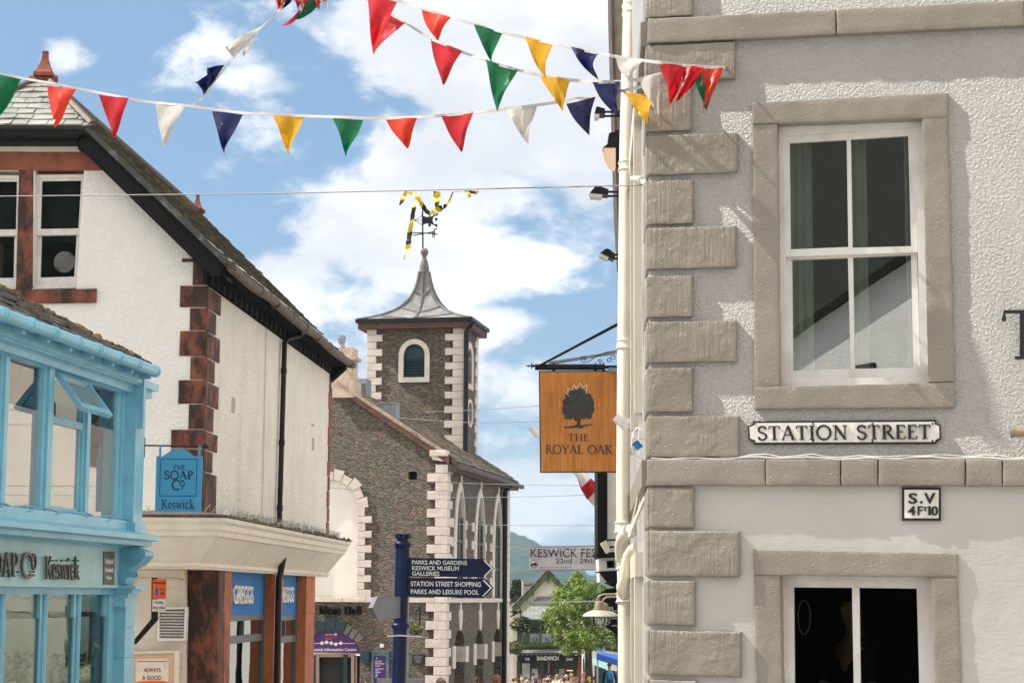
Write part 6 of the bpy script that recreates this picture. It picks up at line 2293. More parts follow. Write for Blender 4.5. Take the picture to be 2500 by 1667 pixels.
# eaves
ov = .38
mb = MB()
mb.box(TF, -wT - .3, .3, vTe - .1, vTe + .12, -dT - .3, .3)
part(mb, 'tower_cornice', mat('dark_red_cornice', (.11, .045, .03), .7, (.06, .03, .025), 4), hall)
mb = MB()
zt = vTe + .12
mb.box(TF, -wT - ov, ov, zt, zt + .14, -dT - ov, ov)
part(mb, 'tower_gutter', M['black_paint'], hall)
mb = MB()
ud = TS.u(1137, 1000, .12)
mb.tube([TS.w(ud - .2, zt, .45), TS.w(ud, zt - .35, .12), TS.w(ud, vTb - .5, .12)], .09, 10)
part(mb, 'tower_drainpipe', M['black_paint'], hall)
# swept lead spire
cu, cd_ = -wT / 2, -dT / 2
hu, hd = wT / 2 + ov - .08, dT / 2 + ov - .08
z0 = zt + .13
zc = TF.v(1034, 664, cd_)
# profile measured on the silhouette: (height fraction, half-width fraction)
sp_ = [(0, 1.0), (.035, .87), (.08, .74), (.14, .60), (.21, .475), (.3, .36), (.42, .255), (.55, .185), (.7, .13), (.85, .095), (1, .075)]
def sp_w(f):
    for i in range(len(sp_) - 1):
        if sp_[i][0] <= f <= sp_[i + 1][0]:
            t = (f - sp_[i][0]) / (sp_[i + 1][0] - sp_[i][0])
            return sp_[i][1] + (sp_[i + 1][1] - sp_[i][1]) * t
    return sp_[-1][1]
mb = MB()
lev = [i / 26 for i in range(27)]
cs = []
for f in lev:
    f = f ** 1.35
    w_ = sp_w(f)
    for sx, sy in ((-1, 1), (1, 1), (1, -1), (-1, -1)):
        cs.append((cu + sx * hu * w_, z0 + (zc - z0) * f, cd_ + sy * hd * w_))
fs = []
for i in range(len(lev) - 1):
    for j in range(4):
        fs.append((4 * i + j, 4 * i + (j + 1) % 4, 4 * i + 4 + (j + 1) % 4, 4 * i + 4 + j))
fs += [(3, 2, 1, 0), tuple(range(4 * len(lev) - 4, 4 * len(lev)))]
mb.add([TF.w(*c) for c in cs], fs)
part(mb, 'spire', M['lead'], hall)
mb = MB()
def spt(f, a, side):           # point on the spire: a=-1..1 across a face
    w_ = sp_w(f)
    z = z0 + (zc - z0) * f
    if side == 'f':
        return TF.w(cu + a * hu * w_, z, cd_ + hd * w_ + .01)
    return TF.w(cu + hu * w_ + .01, z, cd_ - a * hd * w_)
fl_ = [i / 24 for i in range(25)]
for a in (-1, 0, 1):
    mb.tube([spt(f ** 1.3, a, 'f') for f in fl_], .055, 6)
for a in (0, 1):
    mb.tube([spt(f ** 1.3, a, 's') for f in fl_], .055, 6)
for a, f0, f1 in ((-1, .62, .53), (-1, .30, .17), (-1, .09, .0), (1, .66, .52), (1, .30, .16), (1, .12, .02)):
    mb.tube([spt(f0 + (f1 - f0) * t / 6, a * (1 - t / 6), 'f') for t in range(7)], .04, 6)
for a, f0, f1 in ((-1, .5, .4), (1, .5, .4), (-1, .2, .1), (1, .2, .1)):
    mb.tube([spt(f0 + (f1 - f0) * t / 6, a * (1 - t / 6), 's') for t in range(7)], .04, 6)
part(mb, 'lead_rolls', M['lead_roll'], hall)
mb = MB()
pc = TF.w(cu, zc, cd_)
k = (TF.v(1034, 617, cd_) - zc)
mb.lathe(pc, [(.20, -.02), (.19, .0), (.17, k * .28), (.135, k * .5), (.085, k * .66), (.075, k * .76), (.09, k * .82), (.13, k * .93), (.145, k * 1.03), (.13, k * 1.13), (.08, k * 1.2), (.02, k * 1.23)], 20)
part(mb, 'ball_finial', M['lead_dark'], hall, smooth=True)

# weather vane
pv = pc + V((0, 0, k * 1.3))
Yv = pv.y
vn = base('weather_vane', 'black iron weather vane on the ball of the tower spire', 'weather vane', pv)
VF = frontal(Yv)
mb = MB()
mb.tube([pt(1032.5, 607, Yv), pt(1031.5, 515, Yv)], .03, 6)
part(mb, 'rod', M['black_paint'], vn)
mb = MB()
mb.ppx(VF, [(1030, 526), (1042, 530), (1059, 527), (1056, 537), (1059, 548), (1042, 545), (1030, 549)], -.03, .03)
for x, y in ((1065, 535), (1048.5, 549.5), (1065, 550), (1049, 523), (1066, 523)):
    mb.ppx(VF, [(x - 4, y), (x - 2, y - 3.5), (x, y - 2), (x + 2, y - 3.5), (x + 4, y), (x, y + 5)], -.03, .03)
mb.tube([pt(1055, 530, Yv), pt(1066, 522, Yv)], .03, 5)
mb.tube([pt(1055, 546, Yv), pt(1065, 550, Yv)], .03, 5)
mb.tube([pt(1010, 538, Yv), pt(1020, 534, Yv), pt(1030, 526, Yv)], .012, 5)
mb.tube([pt(1010, 538, Yv), pt(1020, 542, Yv), pt(1030, 549, Yv)], .012, 5)
mb.tube([pt(1010, 538, Yv), pt(1030, 538, Yv)], .012, 5)
part(mb, 'vane_plate', M['black_paint'], vn)
mb = MB()
mb.tube([pt(1008, 568, Yv - .6), pt(1060, 570.5, Yv + .4)], .022, 5)
mb.tube([pt(1008, 575, Yv - .4), pt(1060, 566, Yv + .6)], .022, 5)
for p in (((1056, 580), (1056, 565), (1061, 582), (1061, 566)), ((1060, 560), (1060, 574)), ((1060, 559.5), (1067, 559)), ((1060, 572.5), (1068, 571.5))):
    mb.tube([pt(x, y, Yv) for x, y in p], .022, 5)
part(mb, 'compass_arm', M['black_paint'], vn)

# front: lettering, door, boards
mb = MB()
letters(mb, MF, 'The', px=(722, 1476, 762, 1499), d=.02, th=.05)
letters(mb, MF, 'Moot', px=(778, 1479, 830, 1499), d=.02, th=.09, serif=True, weight=1.4, vr=1.0)
letters(mb, MF, 'Hall', px=(839, 1478.5, 882, 1499), d=.02, th=.09, serif=True, weight=1.4, vr=1.05)
part(mb, 'wall_lettering', M['matt_black'], hall)
mb = MB()
ks = [[(793, 1508), (820, 1507), (817, 1539), (794, 1538)], [(767, 1517), (791, 1518), (793, 1538), (772, 1545)], [(821, 1517), (846, 1519), (837, 1545), (818, 1538)]]
for q in ks:
    part(MB().ppx(MF, q, -.2, .08), 'keystone', M['teal_paint'], hall)
vs_m = mat('grey_green_voussoir', (.17, .155, .125), .8, (.12, .12, .105), 3, bump=.6, bsc=9)
for q in ([(848, 1523), (860, 1530), (845, 1550), (838, 1546)], [(862, 1532), (874, 1541), (860, 1560), (851, 1552)], [(875, 1543), (888, 1556), (872, 1569), (864, 1561)]):
    part(MB().ppx(MF, q, -.2, .05), 'arch_stone', vs_m, hall)
fan = [(dC - dR, vDs)] + [(dC - dR * math.cos(math.pi * i / 20), vDs + (vDt - vDs) * math.sin(math.pi * i / 20)) for i in range(1, 20)] + [(dC + dR, vDs)]
mb = MB().plate(MF, fan, (), -.3, -.15)
fp = part(mb, 'fanlight_panel', M['purple'], hall)
mb = MB()
letters(mb, MF, 'Keswick Information Centre', px=(756, 1580.5, 870, 1588.5), d=-.15, th=.012)
letters(mb, MF, 'Lake District', px=(794, 1546, 816, 1549.5), d=-.15, th=.012)
part(mb, 'lettering', M['letter_white'], fp)
mb = MB()
wave = [(766, 1569.5), (783, 1569.5), (786, 1569), (790, 1569), (795, 1566), (799, 1566), (804, 1569), (809, 1569), (815, 1571.5), (820, 1571.5), (827, 1569), (832, 1569), (836, 1569.5), (867, 1569.5)]
mb.tube([MF.w(*MF.uv(x, y, -.14), -.14) for x, y in wave], .012, 4)
for x, y in ((786, 1569), (797.5, 1567), (809, 1569), (820, 1571.5), (832, 1569), (820, 1547.5)):
    p = MF.w(*MF.uv(x, y, -.14), -.14)
    mb.tube([p, p + MF.N * .02], .055 if y > 1550 else .04, 14)
part(mb, 'emblem', M['letter_white'], fp)
mb = MB()
letters(mb, MF, 'adventure capital', px=(794, 1554, 823, 1557), d=-.15, th=.012)
mb.bpx(MF, 794, 1558.5, 811, 1560, -.15, -.138)
part(mb, 'orange_lettering', M['orange_sign'], fp)
mb = MB()
mb.ppx(MF, [(766, 1593.5), (879, 1593.5), (879, 1595.5), (766, 1595.5)], -.25, -.1)
mb.ppx(MF, [(771, 1596), (866, 1595.5), (866, 1603), (771, 1603)], -.3, -.18)
for x0, x1 in ((771, 778), (857, 865), (868, 871)):
    mb.ppx(MF, [(x0, 1603), (x1, 1603), (x1, 1690), (x0, 1690)], -.3, -.18)
dr = part(mb, 'door', M['pink_paint'], hall)
mb = MB()
mb.ppx(MF, [(838, 1597), (848, 1597), (848, 1690), (838, 1690)], -.28, -.14)
mb.ppx(MF, [(760, 1597), (770, 1597), (770, 1690), (760, 1690)], -.28, -.14)
part(mb, 'door_leaf', M['teal_paint'], dr)
mb = MB().ppx(MF, [(755, 1600), (880, 1600), (880, 1700), (755, 1700)], -.5, -.45)
part(mb, 'interior_wall', M['dark_in'], hall)
# boxes, boards and plaques on the front
mb = MB()
mb.ppx(MF, [(879, 1595), (901, 1589), (900, 1616), (881, 1617)], .0, .3)
solo(mb, 'wall_box', M['teal_paint'], 'dark teal slanted box on the rubble wall right of the arched doorway', 'box', yaw=-a10)
mb = MB().ppx(MF, [(927.5, 1571), (936, 1571), (936, 1579.5), (927.5, 1579.5)], .0, .1)
solo(mb, 'alarm_box', M['white_paint'], 'tiny square white box on the rubble wall left of the blue post', 'alarm', yaw=-a10)
nb = base('notice_board', 'teal framed purple information board on the rubble wall behind the blue post', 'notice board', MF.w(*MF.uv(928, 1700)), -a10)
mb = MB().ppx(MF, [(906, 1591), (949, 1591), (949, 1700), (906, 1700)], .0, .12, [[(912, 1600), (942, 1600), (942, 1700 - 1), (912, 1700 - 1)]])
mb.ppx(MF, [(903.5, 1588.5), (951, 1588.5), (951, 1591), (903.5, 1591)], .0, .16)
part(mb, 'frame', M['teal_grey'], nb)
mb = MB().ppx(MF, [(912, 1599.5), (942, 1599.5), (942, 1699), (912, 1699)], .0, .06)
pn = part(mb, 'panel', M['purple'], nb)
mb = MB()
letters(mb, MF, 'i', px=(918.5, 1603.5, 920.5, 1608), d=.06, th=.01)
for s, y, x1 in (('Keswick', 1611, 931.5), ('Information', 1616.5, 938.5), ('Centre', 1622, 928)):
    letters(mb, MF, s, px=(916, y, x1, y + 4.3), d=.06, th=.01)
for i, x1 in enumerate((936, 924, 929.5, 923, 922, 920)):
    mb.bpx(MF, 916, 1631 + i * 4, x1, 1632.6 + i * 4, .06, .068)
part(mb, 'lettering', M['letter_white'], pn)
mb = MB().ppx(MF, [(1006, 1597), (1035, 1596.5), (1035, 1620), (1006, 1620)], .0, .06)
wp = solo(mb, 'wall_plaque', M['letter_black'], 'dark engraved plaque on the rubble wall right of the blue post', 'plaque', yaw=-a10)
mb = MB()
for i, (x0, x1) in enumerate(((1011, 1030), (1009, 1031), (1012, 1028), (1008.5, 1032), (1015, 1026), (1014, 1027))):
    mb.bpx(MF, x0, 1600 + i * 3.1, x1, 1601.1 + i * 3.1, .06, .066)
part(mb, 'engraving', M['grey_metal'], wp)

def basket(name_label, px, py, Y, s, flowers, hook=None, seed=0, chain=True):
    """hanging basket of leaves and flowers"""
    c = pt(px, py, Y)
    b = base('hanging_basket', name_label, 'hanging basket', c)
    rr = random.Random(seed)
    def leaves(n, r, sz):
        m = MB()
        for i in range(n):
            d = V((rr.gauss(0, 1), rr.gauss(0, 1), rr.gauss(0, 1))).normalized() * (rr.uniform(.55, 1) ** .6) * r
            d.z *= .72
            q = c + d
            a_, b_ = V((rr.gauss(0, 1), rr.gauss(0, 1), rr.gauss(0, .6))).normalized() * sz, V((rr.gauss(0, 1), rr.gauss(0, 1), rr.gauss(0, 1))).normalized() * sz
            m.add([q - a_, q + b_ * .6, q + a_, q - b_ * .6], [(0, 1, 2, 3)])
        return m
    part(leaves(420, s, s * .16), 'foliage', M['leaf_basket'] if flowers != 'dark' else M['leaf_dark'], b)
    part(leaves(90, s * 1.02, s * .10), 'flowers', M['petal_red'] if flowers == 'red' else M['petal'], b)
    mb = MB().lathe(c + V((0, 0, -s * .5)), [(.02, -s * .2), (s * .5, .0), (s * .66, s * .35), (s * .66, s * .4)], 14)
    part(mb, 'bowl', M['black_paint'], b)
    if hook:
        h = pt(*hook, Y)
        mb = MB()
        for dx in (-.6, 0, .6):
            mb.tube([c + V((dx * s, 0, .1)), h], .008, 4)
        mb.tube([h, h + V((.12, .1, .12)), h + V((.1, .4, .1)), h + V((.1, .4, -.5))], .03, 6)
        part(mb, 'chain', M['black_paint'], b)
    return b
basket('flower basket with yellow blooms hanging on the rubble wall beside the blue post', 1015, 1536, 61.2, .24, 'yellow', (1016, 1492), 3)

# ------------------------------------------------------------------ finger post
Y = 18.0
FP = frontal(Y)
fp_ = base('finger_post', 'navy blue finger post with crenellated cap and two right-pointing fingers', 'signpost', pt(973, 1850, Y))
mb = MB()
ax0, ax1 = pt(983, 1336, Y), pt(973.5, 1667, Y)
dwn = (ax1 - ax0) / (ax1.z - ax0.z)
foot = ax0 + dwn * (gz(18) - ax0.z)
mb.tube([ax0, foot], .064, 24)
part(mb, 'post', M['navy_post'], fp_, smooth=True)
mb = MB()
ax_d = (foot - ax0).normalized()
def pring(y, prof):
    c = ax0 + dwn * (pt(980, y, Y).z - ax0.z)
    mb.tube([c + ax_d * t for r, t in prof], [r for r, t in prof], 24)
pring(1323, [(.05, -.012), (.070, .0), (.077, .012), (.077, .028), (.070, .045), (.064, .056)])
pring(1521, [(.066, -.004), (.075, .004), (.082, .012), (.084, .03), (.078, .042), (.066, .056)])
pring(1362, [(.066, 0), (.068, .006), (.066, .012)])
pring(1406, [(.066, 0), (.068, .006), (.066, .012)])
part(mb, 'collar', M['navy_post'], fp_, smooth=True)
mb = MB()
c = pt(983, 1318, Y)
mb.lathe(c, [(.06, -.03), (.05, .0), (.054, .015), (.062, .022)], 20)
for i in range(8):
    a = i * math.pi / 4 + .2
    d_ = V((math.cos(a), math.sin(a), 0))
    fr = Fr(c + d_ * .056, V((-d_.y, d_.x, 0)), d_)
    mb.plate(fr, [(-.018, .015), (.018, .015), (.022, .055), (-.022, .055)], (), -.008, .012)
part(mb, 'cap', M['navy_post'], fp_)
for k, (pts, chev, lines) in enumerate((
        ([(990, 1361), (1182, 1363.5), (1206.5, 1387), (1181, 1408.5), (990, 1406)], [(1180, 1367.5), (1183, 1366.5), (1204, 1387), (1184, 1406), (1181, 1405), (1199.5, 1387)],
         (('PARKS AND GARDENS', (1006, 1366.5, 1140, 1377)), ('KESWICK MUSEUM', (1006, 1380.5, 1120, 1391)), ('GALLERIES', (1006, 1394, 1073, 1404)))),
        ([(988, 1409.5), (1185, 1411.5), (1205, 1434.5), (1182, 1458.5), (988, 1455)], [(1178.5, 1416), (1181.5, 1414.5), (1201, 1434), (1180, 1455.5), (1177, 1454.5), (1196.5, 1434.5)],
         (('STATION STREET SHOPPING', (1003, 1418, 1174, 1430)), ('PARKS AND LEISURE POOL', (1003, 1437.5, 1169, 1449)))))):
    mb = MB().ppx(FP, pts, -.02, .02)
    fg = part(mb, 'finger', M['navy_sign'], fp_)
    mb = MB()
    for s, bx in lines:
        letters(mb, FP, s, quad=[(bx[0], bx[1]), (bx[2], bx[1] + (bx[2] - bx[0]) * .012), (bx[2], bx[3] + (bx[2] - bx[0]) * .012), (bx[0], bx[3])], d=.02, th=.003)
    part(mb, 'lettering', M['letter_white'], fg)
    mb = MB().ppx(FP, chev, .02, .023)
    part(mb, 'chevron', M['letter_white'], fg)
# third finger, almost end on
D3 = V((-.30, -.954, 0)).normalized()
n3 = V((-D3.y, D3.x, 0))
n3 = n3 if n3.y < 0 else -n3
c3 = pt(978, 1482, Y)
F3 = Fr(c3, D3, n3)
mb = MB().plate(F3, [(.03, .095), (.62, .095), (.74, .0), (.62, -.095), (.03, -.095)], (), -.02, .02)
f3 = part(mb, 'end_on_finger', mat('pale_sign_back', (.20, .21, .24), .4), fp_)
mb = MB().ppx(frontal(Y - .1), [(944, 1551), (975, 1549), (1031, 1552.5), (1031, 1555), (975, 1552), (944, 1554)], -.02, .02)
part(mb, 'sign_rail', M['enamel'], fp_)
# lamp column and grey sign behind the post
gp_ = base('sign_pole', 'slim grey pole carrying a flat grey sign behind the navy post', 'pole', pt(993, 1850, 19.2))
mb = MB().tube([pt(993, 1432, 19.2), V((pt(993, 1667, 19.2).x, 19.2, gz(19.2)))], .024, 12)
part(mb, 'pole', M['grey_metal'], gp_, smooth=True)
mb = MB().ppx(frontal(19.0), [(920, 1655), (1031, 1656), (1031, 1740), (920, 1740)], -.02, .02)
part(mb, 'sign_plate', M['grey_metal'], gp_)

# ------------------------------------------------------------------ sandwich shop across the square
def zx(x, y):
    return (1180 + .24677 * x, 1280 + .24677 * y)
def z7(*pts):
    return [zx(*p) for p in pts]
Ys = 106.0
SF = frontal(Ys)
ss = base('sandwich_shop', 'cream gabled sandwich shop with olive green bay window and black fascia', 'shop', pt(1340, 1667, Ys))
vGs = gz(Ys) - EYE - .5
mb = MB().plate(SF, SF.q(z7((640, 490), (300, 850), (285, 870), (285, 1800), (980, 1800), (980, 870))), (), -8, 0)
part(mb, 'wall', M['cream_paint'], ss)
mb = MB()
mb.ppx(SF, z7((640, 462), (652, 480), (652, 515), (310, 862), (285, 862), (285, 845)), -.5, .5)
mb.ppx(SF, z7((640, 462), (985, 850), (985, 880), (640, 515)), -.5, .5)
mb.ppx(SF, z7((630, 480), (650, 480), (650, 565), (641, 575), (630, 565)), .2, .35)
for x, y in ((355, 815), (430, 735), (490, 690)):
    mb.ppx(SF, z7((x, y - 20), (x + 12, y - 28), (x + 10, y + 15), (x, y + 15)), .0, .3)
part(mb, 'bargeboard', M['green_paint'], ss)
mb = MB()
a, b, c = [SF.uv(*zx(*p)) for p in ((640, 470), (285, 845), (995, 860))]
for e in (b, c):
    L = math.dist(a, e)
    mb.poly3([SF.w(a[0], a[1] + .02, .45), SF.w(e[0], e[1] + .02, .45), SF.w(e[0], e[1] + .02, -8), SF.w(a[0], a[1] + .02, -8)], V((0, 0, .16)), [(0, 0), (0, L), (8.4, L), (8.4, 0)])
part(mb, 'roof', M['slate_dark'], ss)
mb = MB().tube([SF.w(a[0], a[1] + .2, .5), SF.w(a[0], a[1] + .2, -8)], .12, 6)
part(mb, 'ridge_tiles', M['terracotta'], ss)
# slate hood over the bay
mb = MB()
P = [SF.uv(*zx(*p), 1.1) for p in ((345, 936), (760, 936))]
T = [SF.uv(*zx(*p), .05) for p in ((535, 710), (720, 710))]
mb.add([SF.w(*P[0], 1.15), SF.w(*P[1], 1.15), SF.w(*T[1], .05), SF.w(*T[0], .05), SF.w(P[0][0], P[0][1], 0), SF.w(P[1][0], P[1][1], 0)],
       [(0, 1, 2, 3), (0, 3, 4), (1, 5, 2), (0, 4, 5, 1)], [(P[0][0], 0, 0), (P[1][0], 0, 0), (T[1][0], 5.2, 0), (T[0][0], 5.2, 0), (P[0][0] - 1, 0, 0), (P[1][0] + 1, 0, 0)])
part(mb, 'bay_roof', M['slate_pale'], ss)
mb = MB().ppx(SF, z7((335, 934), (770, 934), (770, 950), (335, 950)), .6, 1.2)
mb.ppx(SF, z7((335, 950), (765, 950), (765, 1200), (335, 1200)), .0, .95, [z7((380, 965), (440, 965), (440, 1170), (380, 1170)), z7((460, 965), (557, 965), (557, 1170), (460, 1170)), z7((578, 965), (680, 965), (680, 1170), (578, 1170)), z7((698, 965), (755, 965), (755, 1170), (698, 1170))])
mb.ppx(SF, z7((330, 1180), (770, 1180), (770, 1200), (330, 1200)), .0, 1.1)
bay = part(mb, 'bay_window', M['green_paint'], ss)
mb = MB().ppx(SF, z7((370, 960), (760, 960), (760, 1172), (370, 1172)), .4, .5)
part(mb, 'pane', M['smoked'], bay)
mb = MB().ppx(SF, z7((375, 1075), (757, 1075), (757, 1172), (375, 1172)), .5, .56)
part(mb, 'frosted_film', mat('frosted_white_film', (.5, .54, .56), .5), bay)
mb = MB()
for x0, x1 in ((380, 440), (460, 557), (578, 680)):
    for k in range(1, 4):
        mb.ppx(SF, z7((x0 + (x1 - x0) * k / 4 - 2, 965), (x0 + (x1 - x0) * k / 4 + 2, 965), (x0 + (x1 - x0) * k / 4 + 2, 1045), (x0 + (x1 - x0) * k / 4 - 2, 1045)), .52, .6)
    for y in (990, 1016, 1044):
        mb.ppx(SF, z7((x0, y), (x1, y), (x1, y + 4), (x0, y + 4)), .52, .6)
part(mb, 'glazing_bar', M['green_paint'], bay)
mb = MB()
for ch, x0, x1 in (('L', 400, 425), ('U', 490, 530), ('N', 610, 655)):
    p, q = zx(x0, 1118), zx(x1, 1165)
    letters(mb, SF, ch, px=(*p, *q), d=.56, th=.02, serif=ch in 'LN', weight=.9)
part(mb, 'lettering', M['letter_black'], bay)
# skirt roof, dentils, fascia, shopfront
mb = MB()
q0, q1 = SF.uv(*zx(325, 1268), 1.6), SF.uv(*zx(935, 1268), 1.6)
t0, t1 = SF.uv(*zx(350, 1215), .6), SF.uv(*zx(935, 1215), .6)
mb.add([SF.w(*q0, 1.6), SF.w(*q1, 1.6), SF.w(*t1, .6), SF.w(*t0, .6), SF.w(q0[0], q0[1] - .08, 1.6), SF.w(q1[0], q1[1] - .08, 1.6), SF.w(q0[0], q0[1] - .08, .0), SF.w(q1[0], q1[1] - .08, 0)],
       [(0, 1, 2, 3), (0, 4, 5, 1), (4, 6, 7, 5), (0, 3, 6, 4)], [(q0[0], 0, 0), (q1[0], 0, 0), (t1[0], 1.5, 0), (t0[0], 1.5, 0)] + [(q0[0], 0, 0)] * 4)
part(mb, 'skirt_roof', M['slate_pale'], ss)
mb = MB()
for i in range(10):
    x = 336 + i * 45
    part(MB().ppx(SF, z7((x, 1262), (x + 18, 1262), (x + 15, 1290), (x + 4, 1290)), .6, 1.3), 'dentil', M['cream_paint'], ss)
part(MB().ppx(SF, z7((905, 1265), (930, 1265), (930, 1292), (905, 1292)), .6, 1.3), 'dentil', M['cream_paint'], ss)
mb = MB().ppx(SF, z7((345, 1290), (935, 1290), (935, 1350), (345, 1350)), .0, .9)
fa = part(mb, 'fascia', M['black_paint'], ss)
mb = MB()
for s, bx in (('THE', (412, 1316, 458, 1341)), ('SANDWICH', (530, 1300, 745, 1342)), ('SHOP', (820, 1318, 886, 1344))):
    letters(mb, SF, s, px=(*zx(bx[0], bx[1]), *zx(bx[2], bx[3])), d=.9, th=.03, bold=.03)
part(mb, 'lettering', M['letter_white'], fa)
mb = MB().ppx(SF, z7((330, 1350), (935, 1350), (935, 1800), (330, 1800)), -.5, .02)
part(mb, 'shopfront', mat('dark_shopfront_glass', (.025, .03, .025), .2, (.05, .05, .04), 3), ss)
wc_ = mat('pale_window_card', (.42, .42, .40), .5, (.3, .3, .28), 1.5)
for q in ((385, 1370, 460, 1640), (480, 1425, 540, 1640), (750, 1425, 800, 1640), (925, 1425, 975, 1640)):
    part(MB().bpx(SF, *zx(q[0], q[1]), *zx(q[2], q[3]), .02, .1), 'window_card', wc_, ss)
mb = MB()
for q in ((640, 1345, 656, 1700), (935, 1240, 982, 1700)):
    part(MB().bpx(SF, *zx(q[0], q[1]), *zx(q[2], q[3]), .0, .7), 'pier', M['sandstone_clean'], ss)
dg_ = mat('dark_green_post', (.04, .055, .02), .5)
for q in ((335, 1295, 360, 1700), (555, 1350, 600, 1700), (800, 1345, 815, 1640), (690, 1420, 745, 1500)):
    part(MB().bpx(SF, *zx(q[0], q[1]), *zx(q[2], q[3]), .02, .15), 'shopfront_post', dg_, ss)
mb = MB()
mb.bpx(SF, *zx(825, 1438), *zx(885, 1446), -.0, .12)
lm2, lt2, lo2 = newmat('warm_strip_light')
e = lt2.n('ShaderNodeEmission', {'Color': (1, .55, .2, 1), 'Strength': 1.2})
lt2.t.links.new(e.outputs[0], lo2.inputs[0])
part(mb, 'strip_light', lm2, ss)
basket('dark leafy hanging basket on the sandwich shop front above the bay window', *zx(378, 990), Ys - 1.6, .62, 'dark', zx(350, 865), 5)
basket('flower basket with red and green trailing plants left of the sandwich shop fascia', *zx(312, 1215), Ys - 2, .5, 'red', zx(316, 1165), 6)
mb = MB()
p = [zx(275, 850), zx(380, 862), zx(330, 868), zx(295, 905), zx(275, 905)]
mb.tube([pt(*zx(268, 862), 73), pt(*zx(382, 862), 73)], .03, 5)
mb.tube([pt(*zx(268, 908), 73), pt(*zx(300, 895), 73), pt(*zx(330, 866), 73)], .03, 5)
for k in range(3):
    cx, cy = zx(300 + k * 14, 880 - k * 4)
    mb.tube([pt(cx + 2.2 * math.cos(i * .7), cy + 2.2 * math.sin(i * .7), 73) for i in range(9)], .02, 4)
solo(mb, 'iron_bracket', M['black_paint'], 'scrolled black iron bracket on the far corner of the rubble hall', 'bracket')

# things behind and beside the shop
hb = base('stone_house', 'grey stone house with red ridge behind the sandwich shop', 'house', pt(1290, 1667, 122))
HFr = frontal(122)
mb = MB().ppx(HFr, z7((398, 600), (560, 592), (560, 1700), (398, 1700)), -6, 0)
part(mb, 'wall', M['brick_dist'], hb)
mb = MB()
mb.ppx(HFr, z7((392, 590), (570, 590), (570, 606), (392, 606)), -6.2, .2)
part(mb, 'eaves', M['slate_dark'], hb)
mb = MB()
mb.ppx(HFr, z7((465, 574), (535, 574), (535, 592), (465, 592)), -3, -1)
part(mb, 'chimney', M['terracotta'], hb)
hb2 = base('low_house', 'low dark roofed house between the rubble hall and the sandwich shop', 'house', pt(1265, 1667, 115))
F2 = frontal(115)
mb = MB().ppx(F2, z7((255, 760), (400, 770), (400, 1700), (255, 1700)), -4, 0)
part(mb, 'wall', M['cream_paint'], hb2)
mb = MB()
q = [F2.w(*F2.uv(*zx(*p), .3), .3) for p in ((250, 770), (330, 690), (420, 760), (420, 790), (330, 730), (250, 800))]
mb.poly3(q, V((0, 5, 0)))
part(mb, 'roof', M['slate_dark'], hb2)

# striped flag
Y = 112
fg = base('striped_flag', 'red and white striped flag hanging before the grey stone house', 'flag', pt(1277, 1480, Y))
FF = frontal(Y)
mb = MB().ppx(FF, z7((376, 575), (390, 572), (394, 640), (388, 720), (378, 700)), -.02, .02)
part(mb, 'red_stripe', M['f_red'], fg)
mb = MB().ppx(FF, z7((391, 574), (398, 580), (402, 640), (396, 700), (389, 715), (394, 640)), -.02, .02)
part(mb, 'white_stripe', M['flagwhite'], fg)
mb = MB().tube([pt(*zx(385, 560), Y), pt(*zx(384, 900), Y)], .04, 6)
part(mb, 'pole', M['enamel'], fg)

def leafcloud(blobs, n, size, seed, squash=.8):
    rr = random.Random(seed)
    m = MB()
    tw = sum(b[3] ** 2 for b in blobs)
    for (x, y, z, r) in blobs:
        c = V((x, y, z))
        for i in range(int(n * r * r / tw)):
            d = V((rr.gauss(0, 1), rr.gauss(0, 1), rr.gauss(0, 1))).normalized()
            rad = r * (rr.uniform(.35, 1.0) ** .5) * (1 + .28 * noise.noise(d * 2.3 + c))
            d.z *= squash
            q = c + d * rad
            up_ = (d + V((0, 0, .8)) + V((rr.gauss(0, .5), rr.gauss(0, .5), rr.gauss(0, .4)))).normalized()
            a = up_.orthogonal().normalized()
            a = (Matrix.Rotation(rr.uniform(0, 6.28), 3, up_) @ a)
            b = up_.cross(a)
            s = size * rr.uniform(.6, 1.35)
            m.add([q - a * s, q + b * s * .55 - up_ * s * .1, q + a * s, q - b * s * .55 - up_ * s * .1], [(0, 1, 2, 3)])
    return m

# maple in the square
Yt = 84.0
tr = base('maple_tree', 'bright green young maple standing in front of the sandwich shop', 'tree', pt(*zx(1047, 1568), Yt))
tp = lambda x, y, dy=0.0: pt(*zx(x, y), Yt + dy)
g_ = V((pt(*zx(1045, 1500), Yt).x, Yt, gz(Yt) - .12))
mb = MB()
mb.tube([g_, tp(1042, 1480), tp(1040, 1300), tp(1038, 1150), tp(1020, 980), tp(985, 800), tp(960, 640), tp(945, 520)], [.2, .17, .15, .13, .1, .075, .045, .015], 8)
rr = random.Random(31)
tips = []
for (x0, y0), (x1, y1), r in (((1038, 1180), (760, 1130), .07), ((1036, 1150), (1250, 1080), .07), ((1030, 1080), (720, 900), .08), ((1020, 1000), (1230, 900), .07), ((1000, 880), (760, 700), .06), ((985, 800), (1150, 680), .06), ((965, 660), (880, 540), .04), ((1040, 1220), (860, 1250), .05), ((1040, 1200), (1180, 1200), .05)):
    dy = rr.uniform(-2, 2)
    m_ = tp((x0 + x1) / 2, (y0 + y1) / 2 - 12, dy * .5)
    mb.tube([tp(x0, y0), m_, tp(x1, y1, dy)], [r, r * .7, r * .25], 6)
part(mb, 'trunk', M['bark'], tr, smooth=True)
bl = []
